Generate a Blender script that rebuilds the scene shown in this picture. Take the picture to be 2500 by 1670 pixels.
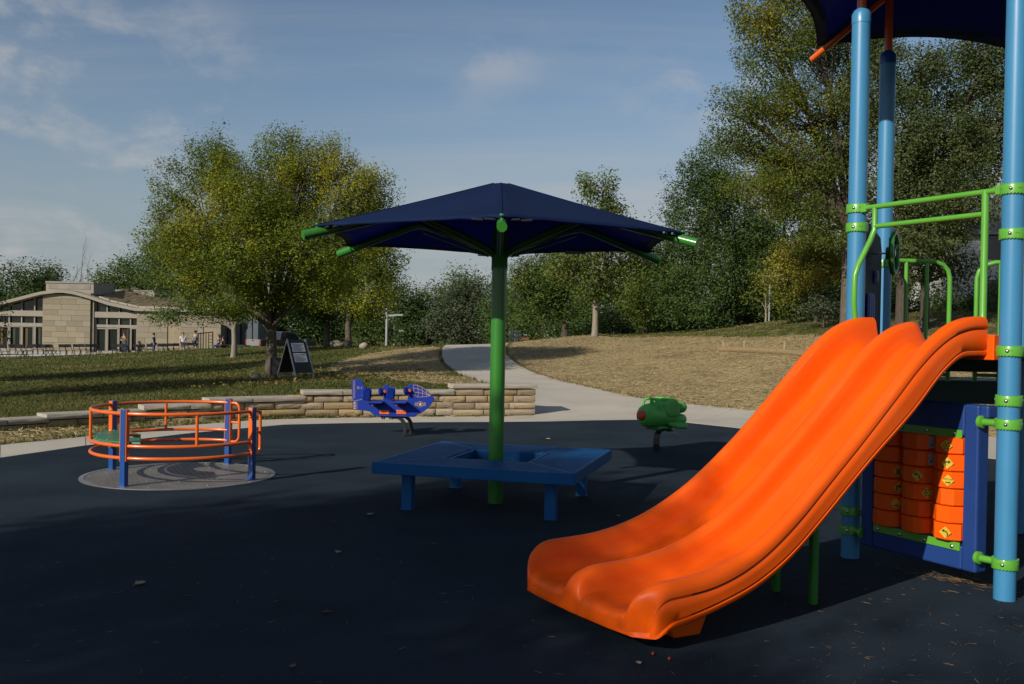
import bpy, bmesh, math, random
import numpy as np
from mathutils import Vector, Matrix, Euler

for o in list(bpy.data.objects):
    bpy.data.objects.remove(o, do_unlink=True)
scene = bpy.context.scene
col = scene.collection
R = math.radians

# ------------------------------------------------------------------ camera
CAM_H, FPX, PITCH, ROLL = 1.65, 2372.85, -0.0086, 0.0185
cam_data = bpy.data.cameras.new('camera')
cam_data.sensor_width = 36.0
cam_data.sensor_fit = 'HORIZONTAL'
cam_data.lens = FPX / 2500.0 * 36.0
cam_data.clip_start = 0.05
cam_data.clip_end = 6000.0
camera = bpy.data.objects.new('camera', cam_data)
col.objects.link(camera)
camera.matrix_world = (Matrix.Translation((0, 0, CAM_H)) @ Matrix.Rotation(math.pi / 2 + PITCH, 4, 'X')
                       @ Matrix.Rotation(ROLL, 4, 'Z'))
scene.camera = camera

# ------------------------------------------------------------------ sky
SUN_FROM = Vector((-1.31, -1.50, 1.0)).normalized()
SUN_EL = math.asin(SUN_FROM.z)
SUN_AZ = math.atan2(SUN_FROM.x, SUN_FROM.y)
world = bpy.data.worlds.new('World')
scene.world = world
world.use_nodes = True
wt = world.node_tree
wt.nodes.clear()
wo = wt.nodes.new('ShaderNodeOutputWorld')
bg = wt.nodes.new('ShaderNodeBackground')
bg.inputs['Strength'].default_value = 0.075
sky = wt.nodes.new('ShaderNodeTexSky')
sky.sky_type = 'NISHITA'
sky.sun_disc = False
sky.sun_elevation = SUN_EL
sky.sun_rotation = SUN_AZ
sky.altitude = 200
sky.air_density = 1.0
sky.dust_density = 0.6
sky.ozone_density = 1.8
tc = wt.nodes.new('ShaderNodeTexCoord')
sep = wt.nodes.new('ShaderNodeSeparateXYZ')
wt.links.new(tc.outputs['Generated'], sep.inputs[0])


def wmath(op, a, b=None, clamp=False):
    n = wt.nodes.new('ShaderNodeMath')
    n.operation = op
    n.use_clamp = clamp
    for i, v in enumerate((a, b)):
        if v is None:
            continue
        if isinstance(v, (int, float)):
            n.inputs[i].default_value = v
        else:
            wt.links.new(v, n.inputs[i])
    return n.outputs[0]


def wnode(kind, **kw):
    n = wt.nodes.new(kind)
    for k, v in kw.items():
        n.inputs[k].default_value = v
    return n


def wramp(fac_, p0, p1):
    r_ = wt.nodes.new('ShaderNodeMapRange')
    r_.interpolation_type = 'SMOOTHSTEP'
    r_.inputs[1].default_value, r_.inputs[2].default_value = p0, p1
    wt.links.new(fac_, r_.inputs[0])
    return r_.outputs[0]


# clouds lie on a flat layer: direction / height
zc = wmath('ADD', wmath('MAXIMUM', sep.outputs['Z'], 0.0), 0.15)
comb = wt.nodes.new('ShaderNodeCombineXYZ')
wt.links.new(wmath('DIVIDE', sep.outputs['X'], zc), comb.inputs[0])
wt.links.new(wmath('DIVIDE', sep.outputs['Y'], zc), comb.inputs[1])


def cloud_layer(scale, stretch, rot, off, detail, rough, dist, p0, p1, flat=True):
    mp = wnode('ShaderNodeMapping', Rotation=(0, 0, R(rot)), Location=off, Scale=stretch)
    wt.links.new(comb.outputs[0] if flat else tc.outputs['Generated'], mp.inputs['Vector'])
    n = wnode('ShaderNodeTexNoise', Scale=scale, Detail=detail, Roughness=rough, Distortion=dist)
    wt.links.new(mp.outputs[0], n.inputs['Vector'])
    return wramp(n.outputs['Fac'], p0, p1)


puff = cloud_layer(6.5, (1.0, 1.0, 1.7), 0, (0.9, 0.2, 0.8), 8, 0.60, 0.25, 0.47, 0.66, False)
puff_zone = cloud_layer(2.1, (1, 1, 1.5), 0, (0.13, 0.22, 0.11), 2, 0.5, 0.0, 0.42, 0.58, False)
wisp = cloud_layer(0.55, (0.35, 1.7, 1), 34, (5.1, 1.2, 0), 7, 0.62, 0.9, 0.46, 0.76)
sheet = cloud_layer(0.8, (0.6, 1.0, 1), 8, (9.2, 4.4, 0), 9, 0.60, 0.4, 0.42, 0.64)
low = wramp(sep.outputs['Z'], 0.27, 0.02)
dens = wmath('MULTIPLY', puff, wmath('MULTIPLY', puff_zone, 0.78))
dens = wmath('ADD', dens, wmath('MULTIPLY', wisp, 0.28))
dens = wmath('ADD', dens, wmath('MULTIPLY', wmath('MULTIPLY', sheet, low), 0.75), True)
vmix = wt.nodes.new('ShaderNodeMixRGB')
vmix.inputs[2].default_value = (3.35, 3.85, 4.3, 1)
wt.links.new(wmath('MULTIPLY', low, 0.78), vmix.inputs[0])
wt.links.new(sky.outputs[0], vmix.inputs[1])
cmix = wt.nodes.new('ShaderNodeMixRGB')
cmix.inputs[2].default_value = (5.4, 5.5, 5.65, 1)
wt.links.new(dens, cmix.inputs[0])
wt.links.new(vmix.outputs[0], cmix.inputs[1])
wt.links.new(cmix.outputs[0], bg.inputs['Color'])
wt.links.new(bg.outputs[0], wo.inputs['Surface'])

# ------------------------------------------------------------------ sun and exposure
sun_data = bpy.data.lights.new('sun', 'SUN')
sun_data.energy = 4.4
sun_data.angle = R(0.53)
sun_data.color = (1.0, 0.925, 0.82)
sun = bpy.data.objects.new('sun', sun_data)
col.objects.link(sun)
sun.rotation_euler = (-SUN_FROM).to_track_quat('-Z', 'Y').to_euler()
sun.location = (-20, -20, 30)
vs = scene.view_settings
vs.view_transform = 'Standard'
vs.look = 'None'
vs.exposure = 0.15
vs.gamma = 1.0
vs.use_curve_mapping = False
scene.cycles.use_denoising = True
scene.cycles.max_bounces = 6
scene.cycles.diffuse_bounces = 3
scene.cycles.glossy_bounces = 3
scene.cycles.transmission_bounces = 4
scene.cycles.caustics_reflective = False
scene.cycles.caustics_refractive = False
scene.cycles.sample_clamp_indirect = 4.0

# ------------------------------------------------------------------ measuring helpers (photo pixel + known depth -> world point)
_F = np.array([0, math.cos(PITCH), math.sin(PITCH)])
_U = np.array([0, -math.sin(PITCH), math.cos(PITCH)])


def _ray(px, py):
    a, b = px - 1250.0, py - 835.0
    c, s = math.cos(ROLL), math.sin(ROLL)
    x, y = c * a + s * b, -s * a + c * b
    return np.array([x / FPX, 0, 0]) - _U * (y / FPX) + _F


def P(px, py, Y):
    d = _ray(px, py)
    return np.array([0, 0, CAM_H]) + d * (Y / d[1])


def G(px, py, z=0.0):
    d = _ray(px, py)
    return np.array([0, 0, CAM_H]) + d * ((z - CAM_H) / d[2])


# ------------------------------------------------------------------ mesh builder
class MB:
    def __init__(self, o=(0, 0, 0)):
        self.v, self.f, self.o = [], [], np.array(o, float)

    def add(self, verts, faces):
        b = len(self.v)
        self.v.extend([tuple(float(c) for c in p) for p in verts])
        self.f.extend([tuple(i + b for i in f) for f in faces])
        return self

    def box(self, c, size, rz=0.0, rx=0.0, ry=0.0):
        m = Euler((rx, ry, rz)).to_matrix()
        hx, hy, hz = size[0] / 2, size[1] / 2, size[2] / 2
        vs_ = [Vector(c) + m @ Vector((x * hx, y * hy, z * hz)) for x in (-1, 1) for y in (-1, 1) for z in (-1, 1)]
        return self.add(vs_, [(0, 1, 3, 2), (4, 6, 7, 5), (0, 4, 5, 1), (2, 3, 7, 6), (0, 2, 6, 4), (1, 5, 7, 3)])

    def bar(self, a, b, w, h):
        """box from a to b, width w horizontally, height h"""
        a, b = Vector(a), Vector(b)
        d = (b - a).normalized()
        s = d.cross(Vector((0, 0, 1)))
        s = Vector((1, 0, 0)) if s.length < 1e-4 else s.normalized()
        u = s.cross(d)
        vs_ = [p + s * (x * w / 2) + u * (z * h / 2) for p in (a, b) for x in (-1, 1) for z in (-1, 1)]
        return self.add(vs_, [(0, 1, 3, 2), (4, 6, 7, 5), (0, 4, 5, 1), (2, 3, 7, 6), (0, 2, 6, 4), (1, 5, 7, 3)])

    def tube(self, pts, r, n=10, caps=True, closed=False):
        pts = [Vector(p) for p in pts]
        m = len(pts)
        rs = list(r) if hasattr(r, '__len__') else [r] * m
        rings, prev = [], None
        for i, p in enumerate(pts):
            if closed:
                d = pts[(i + 1) % m] - pts[i - 1]
            else:
                d = pts[min(i + 1, m - 1)] - pts[max(i - 1, 0)]
            d.normalize()
            if prev is None:
                a = Vector((0, 0, 1)) if abs(d.z) < 0.9 else Vector((1, 0, 0))
                s = d.cross(a).normalized()
            else:
                s = (prev - d * prev.dot(d))
                s = s.normalized() if s.length > 1e-6 else d.orthogonal().normalized()
            prev = s
            u = d.cross(s)
            rings.append([p + (s * math.cos(2 * math.pi * k / n) + u * math.sin(2 * math.pi * k / n)) * rs[i] for k in range(n)])
        vs_ = [q for ring in rings for q in ring]
        fs = []
        for i in range(m if closed else m - 1):
            j = (i + 1) % m
            for k in range(n):
                fs.append((i * n + k, i * n + (k + 1) % n, j * n + (k + 1) % n, j * n + k))
        if caps and not closed:
            fs.append(tuple(range(n - 1, -1, -1)))
            fs.append(tuple((m - 1) * n + k for k in range(n)))
        return self.add(vs_, fs)

    def lathe(self, prof, c=(0, 0, 0), n=24, axis=(0, 0, 1), caps=True):
        """prof: list of (radius, height along the axis)"""
        q = Vector((0, 0, 1)).rotation_difference(Vector(axis))
        c = Vector(c)
        vs_, fs = [], []
        for r_, z in prof:
            for k in range(n):
                a = 2 * math.pi * k / n
                vs_.append(c + q @ Vector((r_ * math.cos(a), r_ * math.sin(a), z)))
        for i in range(len(prof) - 1):
            for k in range(n):
                fs.append((i * n + k, i * n + (k + 1) % n, (i + 1) * n + (k + 1) % n, (i + 1) * n + k))
        if caps:
            fs.append(tuple(range(n - 1, -1, -1)))
            fs.append(tuple((len(prof) - 1) * n + k for k in range(n)))
        return self.add(vs_, fs)

    def prism(self, poly, o, ex, ey, depth):
        """poly (u,v) in plane o + u*ex + v*ey, extruded +-depth/2 along ex x ey"""
        o, ex, ey = Vector(o), Vector(ex).normalized(), Vector(ey).normalized()
        nrm = ex.cross(ey).normalized()
        n = len(poly)
        a = [o + ex * u + ey * v + nrm * (depth / 2) for u, v in poly]
        b = [o + ex * u + ey * v - nrm * (depth / 2) for u, v in poly]
        fs = [tuple(range(n)), tuple(range(2 * n - 1, n - 1, -1))]
        for i in range(n):
            j = (i + 1) % n
            fs.append((i, n + i, n + j, j))
        return self.add(a + b, fs)

    def grid(self, pts2d, flip=False):
        nr, nc = len(pts2d), len(pts2d[0])
        fs = []
        for i in range(nr - 1):
            for j in range(nc - 1):
                q = (i * nc + j, i * nc + j + 1, (i + 1) * nc + j + 1, (i + 1) * nc + j)
                fs.append(q[::-1] if flip else q)
        return self.add([p for row in pts2d for p in row], fs)

    def mesh(self, name):
        me = bpy.data.meshes.new(name)
        me.from_pydata([tuple(np.array(p) - self.o) for p in self.v], [], self.f)
        me.update()
        return me

    def build(self, name, m, parent=None, smooth=True, angle=38, bevel=0, seg=2, kind=None, label=None, recalc=True):
        me = self.mesh(name)
        if recalc:
            bm = bmesh.new()
            bm.from_mesh(me)
            bmesh.ops.recalc_face_normals(bm, faces=bm.faces)
            bm.to_mesh(me)
            bm.free()
        finish(me, m, smooth, angle)
        ob = bpy.data.objects.new(name, me)
        col.objects.link(ob)
        if parent is not None:
            ob.parent = parent
        if bevel:
            b = ob.modifiers.new('edge', 'BEVEL')
            b.width = bevel
            b.segments = seg
            b.limit_method = 'ANGLE'
            b.angle_limit = R(40)
            b.harden_normals = False
        if kind:
            ob['kind'] = kind
        if label:
            ob['label'] = label
        return ob


def finish(me, m, smooth=True, angle=38):
    if m is not None:
        me.materials.append(m)
    if smooth:
        me.polygons.foreach_set('use_smooth', np.ones(len(me.polygons), dtype=bool))
        me.set_sharp_from_angle(angle=R(angle))


def fast_mesh(name, verts, faces_flat, nside, m, parent=None, smooth=False):
    """numpy mesh with faces of nside corners each"""
    me = bpy.data.meshes.new(name)
    nv, nl = len(verts), len(faces_flat)
    nf = nl // nside
    me.vertices.add(nv)
    me.vertices.foreach_set('co', np.ascontiguousarray(verts, dtype=np.float32).ravel())
    me.loops.add(nl)
    me.loops.foreach_set('vertex_index', np.ascontiguousarray(faces_flat, dtype=np.int32))
    me.polygons.add(nf)
    me.polygons.foreach_set('loop_start', np.arange(0, nl, nside, dtype=np.int32))
    if smooth:
        me.polygons.foreach_set('use_smooth', np.ones(nf, dtype=bool))
    me.update(calc_edges=True)
    me.materials.append(m)
    ob = bpy.data.objects.new(name, me)
    col.objects.link(ob)
    if parent is not None:
        ob.parent = parent
    return ob


def tag(o, label=None, cat=None, group=None, kind=None):
    if label:
        o['label'] = label
    if cat:
        o['category'] = cat
    if group:
        o['group'] = group
    if kind:
        o['kind'] = kind
    return o


def thing(name, label, cat, loc=(0, 0, 0), rz=0.0, group=None):
    o = bpy.data.objects.new(name, None)
    o.empty_display_size = 0.2
    col.objects.link(o)
    o.location = tuple(float(c) for c in loc)
    o.rotation_euler = (0, 0, rz)
    return tag(o, label, cat, group)


def copy_tree(o, parent=None):
    c = o.copy()
    col.objects.link(c)
    c.parent = parent
    for ch in list(o.children):
        copy_tree(ch, c)
    return c


# ------------------------------------------------------------------ materials
MATS = {}


def mat(name, c1, c2=None, scale=6.0, detail=5.0, rough=0.5, rough2=None, bump=0.0, bscale=None, metal=0.0, spec=0.5,
        ramp=(0.35, 0.65), coat=0.0, objrand=0.0, c3=None, stretch=None, bdist=0.02, speck=None):
    if name in MATS:
        return MATS[name]
    m = bpy.data.materials.new(name)
    m.use_nodes = True
    nt = m.node_tree
    bs = nt.nodes['Principled BSDF']
    bs.inputs['Metallic'].default_value = metal
    bs.inputs['Specular IOR Level'].default_value = spec
    bs.inputs['Roughness'].default_value = rough
    if coat:
        bs.inputs['Coat Weight'].default_value = coat
        bs.inputs['Coat Roughness'].default_value = 0.15
    c2 = c2 or tuple(c * 0.82 for c in c1)
    t = nt.nodes.new('ShaderNodeTexCoord')
    vec = t.outputs['Object']
    if stretch:
        mp = nt.nodes.new('ShaderNodeMapping')
        mp.inputs['Scale'].default_value = stretch
        nt.links.new(vec, mp.inputs[0])
        vec = mp.outputs[0]
    n = nt.nodes.new('ShaderNodeTexNoise')
    n.inputs['Scale'].default_value = scale
    n.inputs['Detail'].default_value = detail
    n.inputs['Roughness'].default_value = 0.6
    nt.links.new(vec, n.inputs['Vector'])
    r = nt.nodes.new('ShaderNodeValToRGB')
    r.color_ramp.elements[0].position, r.color_ramp.elements[1].position = ramp
    r.color_ramp.elements[0].color = (*c1, 1)
    r.color_ramp.elements[1].color = (*c2, 1)
    if c3:
        e = r.color_ramp.elements.new((ramp[0] + ramp[1]) / 2)
        e.color = (*c3, 1)
    nt.links.new(n.outputs['Fac'], r.inputs[0])
    out = r.outputs[0]
    if speck:
        sc_, amt, scol = speck
        n3 = nt.nodes.new('ShaderNodeTexNoise')
        n3.inputs['Scale'].default_value = sc_
        n3.inputs['Detail'].default_value = 1
        nt.links.new(t.outputs['Object'], n3.inputs['Vector'])
        r3 = nt.nodes.new('ShaderNodeValToRGB')
        r3.color_ramp.elements[0].position = 0.60
        r3.color_ramp.elements[1].position = 0.72
        r3.color_ramp.elements[1].color = (amt, amt, amt, 1)
        nt.links.new(n3.outputs['Fac'], r3.inputs[0])
        mx = nt.nodes.new('ShaderNodeMixRGB')
        mx.inputs[2].default_value = (*scol, 1)
        nt.links.new(r3.outputs[0], mx.inputs[0])
        nt.links.new(out, mx.inputs[1])
        out = mx.outputs[0]
    if objrand:
        oi = nt.nodes.new('ShaderNodeObjectInfo')
        mr = nt.nodes.new('ShaderNodeMapRange')
        mr.inputs[3].default_value = 1 - objrand
        mr.inputs[4].default_value = 1 + objrand
        nt.links.new(oi.outputs['Random'], mr.inputs[0])
        hs = nt.nodes.new('ShaderNodeHueSaturation')
        nt.links.new(mr.outputs[0], hs.inputs['Value'])
        mr2 = nt.nodes.new('ShaderNodeMath')
        mr2.operation = 'MULTIPLY_ADD'
        mr2.inputs[1].default_value = objrand * 2.2
        mr2.inputs[2].default_value = 1 - objrand * 1.1
        wn = nt.nodes.new('ShaderNodeTexWhiteNoise')
        wn.noise_dimensions = '1D'
        nt.links.new(oi.outputs['Random'], wn.inputs['W'])
        nt.links.new(wn.outputs['Value'], mr2.inputs[0])
        nt.links.new(mr2.outputs[0], hs.inputs['Saturation'])
        nt.links.new(out, hs.inputs['Color'])
        out = hs.outputs[0]
    nt.links.new(out, bs.inputs['Base Color'])
    if rough2 is not None:
        rr = nt.nodes.new('ShaderNodeMapRange')
        rr.inputs[3].default_value = rough
        rr.inputs[4].default_value = rough2
        nt.links.new(n.outputs['Fac'], rr.inputs[0])
        nt.links.new(rr.outputs[0], bs.inputs['Roughness'])
    if bump:
        n2 = nt.nodes.new('ShaderNodeTexNoise')
        n2.inputs['Scale'].default_value = bscale or scale * 8
        n2.inputs['Detail'].default_value = 4
        nt.links.new(vec, n2.inputs['Vector'])
        b = nt.nodes.new('ShaderNodeBump')
        b.inputs['Strength'].default_value = bump
        b.inputs['Distance'].default_value = bdist
        nt.links.new(n2.outputs['Fac'], b.inputs['Height'])
        nt.links.new(b.outputs[0], bs.inputs['Normal'])
    MATS[name] = m
    return m


def leaf_mat(name, dark, light, alt, alt_amt=0.3, patch=0.5, trans=0.35):
    if name in MATS:
        return MATS[name]
    m = bpy.data.materials.new(name)
    m.use_nodes = True
    nt = m.node_tree
    nt.nodes.clear()
    out = nt.nodes.new('ShaderNodeOutputMaterial')
    ge = nt.nodes.new('ShaderNodeNewGeometry')
    r = nt.nodes.new('ShaderNodeValToRGB')
    r.color_ramp.elements[0].color = (*[a * 0.72 + b * 0.28 for a, b in zip(dark, light)], 1)
    r.color_ramp.elements[1].color = (*[a * 0.14 + b * 0.86 for a, b in zip(dark, light)], 1)
    nt.links.new(ge.outputs['Random Per Island'], r.inputs[0])
    t = nt.nodes.new('ShaderNodeTexCoord')
    n = nt.nodes.new('ShaderNodeTexNoise')
    n.inputs['Scale'].default_value = patch
    n.inputs['Detail'].default_value = 4
    nt.links.new(t.outputs['Object'], n.inputs['Vector'])
    wn = nt.nodes.new('ShaderNodeTexWhiteNoise')
    wn.noise_dimensions = '1D'
    nt.links.new(ge.outputs['Random Per Island'], wn.inputs['W'])
    ad = nt.nodes.new('ShaderNodeMath')
    ad.operation = 'MULTIPLY_ADD'
    ad.inputs[1].default_value = 0.20
    nt.links.new(wn.outputs['Value'], ad.inputs[0])
    nt.links.new(n.outputs['Fac'], ad.inputs[2])
    r2 = nt.nodes.new('ShaderNodeValToRGB')
    r2.color_ramp.elements[0].position = 0.80 - alt_amt * 0.5
    r2.color_ramp.elements[1].position = 0.96 - alt_amt * 0.5
    nt.links.new(ad.outputs[0], r2.inputs[0])
    mx = nt.nodes.new('ShaderNodeMixRGB')
    mx.inputs[2].default_value = (*alt, 1)
    nt.links.new(r2.outputs[0], mx.inputs[0])
    nt.links.new(r.outputs[0], mx.inputs[1])
    bs = nt.nodes.new('ShaderNodeBsdfPrincipled')
    bs.inputs['Roughness'].default_value = 0.55
    bs.inputs['Specular IOR Level'].default_value = 0.15
    nt.links.new(mx.outputs[0], bs.inputs['Base Color'])
    tr = nt.nodes.new('ShaderNodeBsdfTranslucent')
    nt.links.new(mx.outputs[0], tr.inputs['Color'])
    ms = nt.nodes.new('ShaderNodeMixShader')
    ms.inputs[0].default_value = trans
    nt.links.new(bs.outputs[0], ms.inputs[1])
    nt.links.new(tr.outputs[0], ms.inputs[2])
    nt.links.new(ms.outputs[0], out.inputs['Surface'])
    MATS[name] = m
    return m


M_orange = mat('orange_plastic', (0.83, 0.100, 0.001), (0.77, 0.088, 0.001), scale=2.2, rough=0.36, rough2=0.52, spec=0.24, bump=0.04, bscale=120, bdist=0.004)
M_orange_paint = mat('orange_paint', (0.72, 0.13, 0.015), (0.66, 0.11, 0.012), scale=3, rough=0.3, spec=0.5, coat=0.2)
M_seam = mat('seam_dark', (0.17, 0.024, 0.003), scale=20, rough=0.7)
M_skyblue = mat('sky_blue_paint', (0.045, 0.215, 0.40), (0.04, 0.195, 0.36), scale=1.5, rough=0.33, rough2=0.45, coat=0.15, bump=0.03, bscale=60, bdist=0.003)
M_lime = mat('lime_paint', (0.105, 0.36, 0.035), (0.09, 0.32, 0.03), scale=5, rough=0.35, coat=0.15)
M_green = mat('green_paint', (0.030, 0.185, 0.020), (0.026, 0.165, 0.018), scale=3, rough=0.32, coat=0.2)
M_blue = mat('blue_paint', (0.004, 0.062, 0.25), (0.004, 0.055, 0.22), scale=3, rough=0.35, coat=0.2)
M_bench = mat('bench_blue', (0.002, 0.082, 0.25), (0.002, 0.072, 0.22), scale=3, spec=0.2, rough=0.45, rough2=0.6, bump=0.03, bscale=90, bdist=0.003)
M_navy = mat('navy_plastic', (0.014, 0.046, 0.19), (0.012, 0.04, 0.165), scale=3, spec=0.3, rough=0.45, bump=0.04, bscale=90, bdist=0.003)
M_hdpe = mat('blue_board', (0.010, 0.036, 0.27), (0.009, 0.032, 0.245), scale=3, spec=0.25, rough=0.42, bump=0.05, bscale=120, bdist=0.003)
M_fabric = mat('navy_fabric', (0.007, 0.024, 0.090), (0.005, 0.019, 0.075), scale=1.6, rough=0.75, bump=0.25, bscale=260, spec=0.25, bdist=0.003)
M_black = mat('black_metal', (0.012, 0.012, 0.012), (0.02, 0.019, 0.017), scale=8, rough=0.4)
M_deck = mat('deck_coating', (0.012, 0.016, 0.016), (0.02, 0.026, 0.024), scale=30, rough=0.75)
M_steel = mat('bolt_steel', (0.55, 0.55, 0.54), scale=12, rough=0.28, metal=1.0)
M_yellow = mat('yellow_decal', (0.62, 0.42, 0.02), scale=20, rough=0.5)
M_ink = mat('black_ink', (0.015, 0.014, 0.012), scale=20, rough=0.6)
M_tan_line = mat('routed_tan', (0.55, 0.36, 0.16), scale=30, rough=0.6)
M_gold = mat('star_gold', (0.75, 0.50, 0.03), scale=30, rough=0.5)
M_rubber = mat('rubber_surface', (0.0090, 0.0165, 0.0260), (0.0195, 0.0310, 0.0440), scale=0.8, detail=9, ramp=(0.34, 0.70), rough=0.9, spec=0.12,
               bump=0.75, bscale=170, bdist=0.006, speck=(120, 0.7, (0.040, 0.054, 0.072)))
M_conc = mat('concrete', (0.47, 0.42, 0.345), (0.40, 0.355, 0.29), scale=0.9, detail=9, rough=0.85, spec=0.25, bump=0.25, bscale=60, bdist=0.006, c3=(0.44, 0.40, 0.33))
M_base = mat('gravel_bed', (0.10, 0.09, 0.07), scale=12, rough=0.95, bump=0.5)
M_stone = mat('buff_limestone', (0.40, 0.285, 0.145), (0.30, 0.215, 0.12), scale=3.2, detail=8, rough=0.9, spec=0.2, bump=0.6, bscale=22, bdist=0.02, objrand=0.22, c3=(0.37, 0.29, 0.18))
M_cap = mat('cap_stone', (0.40, 0.355, 0.28), (0.31, 0.28, 0.23), scale=3.5, detail=8, rough=0.9, spec=0.2, bump=0.55, bscale=26, bdist=0.02, objrand=0.1)
M_bark = mat('bark_grey', (0.14, 0.115, 0.085), (0.07, 0.055, 0.04), scale=5, rough=0.95, bump=0.9, bscale=7, stretch=(6, 6, 0.9), bdist=0.03)
M_bark2 = mat('bark_dark', (0.085, 0.065, 0.05), (0.045, 0.035, 0.027), scale=5, rough=0.95, bump=0.9, bscale=6, stretch=(6, 6, 0.9), bdist=0.04)
M_bark3 = mat('bark_pale', (0.26, 0.225, 0.17), (0.17, 0.145, 0.11), scale=4, rough=0.95, bump=0.5, bscale=7, stretch=(5, 5, 0.9), bdist=0.02)

_nt = M_fabric.node_tree
_bs = _nt.nodes['Principled BSDF']
_tr = _nt.nodes.new('ShaderNodeBsdfTranslucent')
_tr.inputs['Color'].default_value = (0.010, 0.055, 0.27, 1)
_mx = _nt.nodes.new('ShaderNodeMixShader')
_mx.inputs[0].default_value = 0.45
_out = [n for n in _nt.nodes if n.type == 'OUTPUT_MATERIAL'][0]
_nt.links.new(_bs.outputs[0], _mx.inputs[1])
_nt.links.new(_tr.outputs[0], _mx.inputs[2])
_nt.links.new(_mx.outputs[0], _out.inputs['Surface'])


def slide_material():
    """the slide's orange plastic with faded, finely scratched run lanes"""
    m = M_orange.copy()
    m.name = 'slide_plastic'
    nt = m.node_tree
    bs = nt.nodes['Principled BSDF']
    src = bs.inputs['Base Color'].links[0].from_socket
    t = nt.nodes.new('ShaderNodeTexCoord')
    mp = nt.nodes.new('ShaderNodeMapping')
    mp.vector_type = 'TEXTURE'
    mp.inputs['Rotation'].default_value = (0, R(-40), R(208))
    mp.inputs['Scale'].default_value = (1.0, 0.03, 1.0)
    nt.links.new(t.outputs['Object'], mp.inputs[0])
    n = nt.nodes.new('ShaderNodeTexNoise')
    n.inputs['Scale'].default_value = 1.6
    n.inputs['Detail'].default_value = 8
    n.inputs['Roughness'].default_value = 0.7
    nt.links.new(mp.outputs[0], n.inputs['Vector'])
    n2 = nt.nodes.new('ShaderNodeTexNoise')
    n2.inputs['Scale'].default_value = 2.4
    n2.inputs['Detail'].default_value = 6
    nt.links.new(t.outputs['Object'], n2.inputs['Vector'])
    mu = nt.nodes.new('ShaderNodeMath')
    mu.operation = 'MULTIPLY'
    r1 = nt.nodes.new('ShaderNodeMapRange')
    r1.inputs[1].default_value, r1.inputs[2].default_value = 0.48, 0.75
    nt.links.new(n.outputs['Fac'], r1.inputs[0])
    r2 = nt.nodes.new('ShaderNodeMapRange')
    r2.inputs[1].default_value, r2.inputs[2].default_value, r2.inputs[4].default_value = 0.42, 0.68, 0.5
    nt.links.new(n2.outputs['Fac'], r2.inputs[0])
    nt.links.new(r1.outputs[0], mu.inputs[0])
    nt.links.new(r2.outputs[0], mu.inputs[1])
    mx = nt.nodes.new('ShaderNodeMixRGB')
    mx.inputs[2].default_value = (0.62, 0.17, 0.055, 1)
    nt.links.new(mu.outputs[0], mx.inputs[0])
    nt.links.new(src, mx.inputs[1])
    nt.links.new(mx.outputs[0], bs.inputs['Base Color'])
    return m


M_slide = slide_material()
# =================================================================== TERRAIN
WALL = np.array([(-13.5, 6.0), (-11.4, 10.4), (-9.2, 13.35), (-7.83, 14.9), (-7.35, 15.44), (-6.25, 16.58), (-5.28, 17.24), (-4.6, 17.72),
                 (-3.87, 18.22), (-1.97, 18.9), (0.5, 19.68)])
PAD_IN = [(-7.6, -9.0), (-7.5, 2.0), (-6.95, 8.0), (-6.58, 10.5), (-6.29, 11.98), (-5.84, 13.37), (-5.01, 15.17), (-3.88, 16.86), (-2.9, 17.33), (-1.34, 17.85),
          (-0.14, 18.13), (0.81, 18.44), (1.66, 18.85), (2.66, 19.19), (3.4, 18.7), (4.05, 17.9), (5.4, 16.1), (6.9, 13.7), (8.2, 10.5), (9.0, 7.0),
          (9.3, 3.0), (9.4, -9.0)]
BAND_OUT = [(-9.2, -9.0), (-8.9, 2.0), (-8.15, 8.0), (-7.75, 10.8), (-6.95, 13.24), (-6.32, 14.45), (-5.84, 15.86), (-4.6, 17.58), (-3.8, 18.12), (-1.97, 18.75),
            (0.5, 19.62), (1.6, 20.05), (2.7, 20.45), (3.8, 20.87), (4.9, 21.25), (6.5, 19.7), (8.4, 17.0), (10.0, 13.8), (11.0, 10.0), (11.8, 6.0),
            (12.0, 2.0), (12.0, -9.0)]
CTRL = []
for a in [(660, 925, 27), (570, 873, 45), (795, 848, 52), (848, 848, 50), (0, 872, 70), (376, 868, 73), (200, 868, 72), (450, 856, 57), (600, 847, 60), (700, 848, 58),
          (650, 852, 75), (900, 862, 36), (1000, 848, 38), (945, 847, 60), (0, 1010, 16.5), (0, 930, 30), (200, 940, 28), (400, 930, 27), (300, 900, 38),
          (450, 885, 42), (900, 925, 24), (800, 900, 30), (1000, 920, 25), (-300, 930, 30), (-300, 880, 60),
          (1451, 817, 45), (1350, 829, 44), (1583, 821, 44), (1700, 812, 43), (1817, 798, 41), (1869, 787, 40), (2069, 772, 36), (2250, 775, 33),
          (1760, 858, 31), (1940, 868, 28), (1600, 900, 29), (1750, 930, 25.5), (1500, 870, 33), (2373, 922, 23), (2410, 1000, 18.5), (2295, 808, 30),
          (1583, 977, 22.3), (1496, 960, 23.5), (1186, 936, 25), (1377, 933, 26), (1138, 919, 27.3), (1309, 912.6, 28.3), (1104, 902, 29.5), (1280, 900, 30),
          (1085, 885, 31.8), (1252, 882, 32.2), (1079, 868, 33.8), (1234, 865, 34), (1080, 849, 36), (1232, 850, 36), (1817, 1007, 20.6), (1080, 843, 38), (1232, 843.5, 38)]:
    CTRL.append(P(*a))
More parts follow.
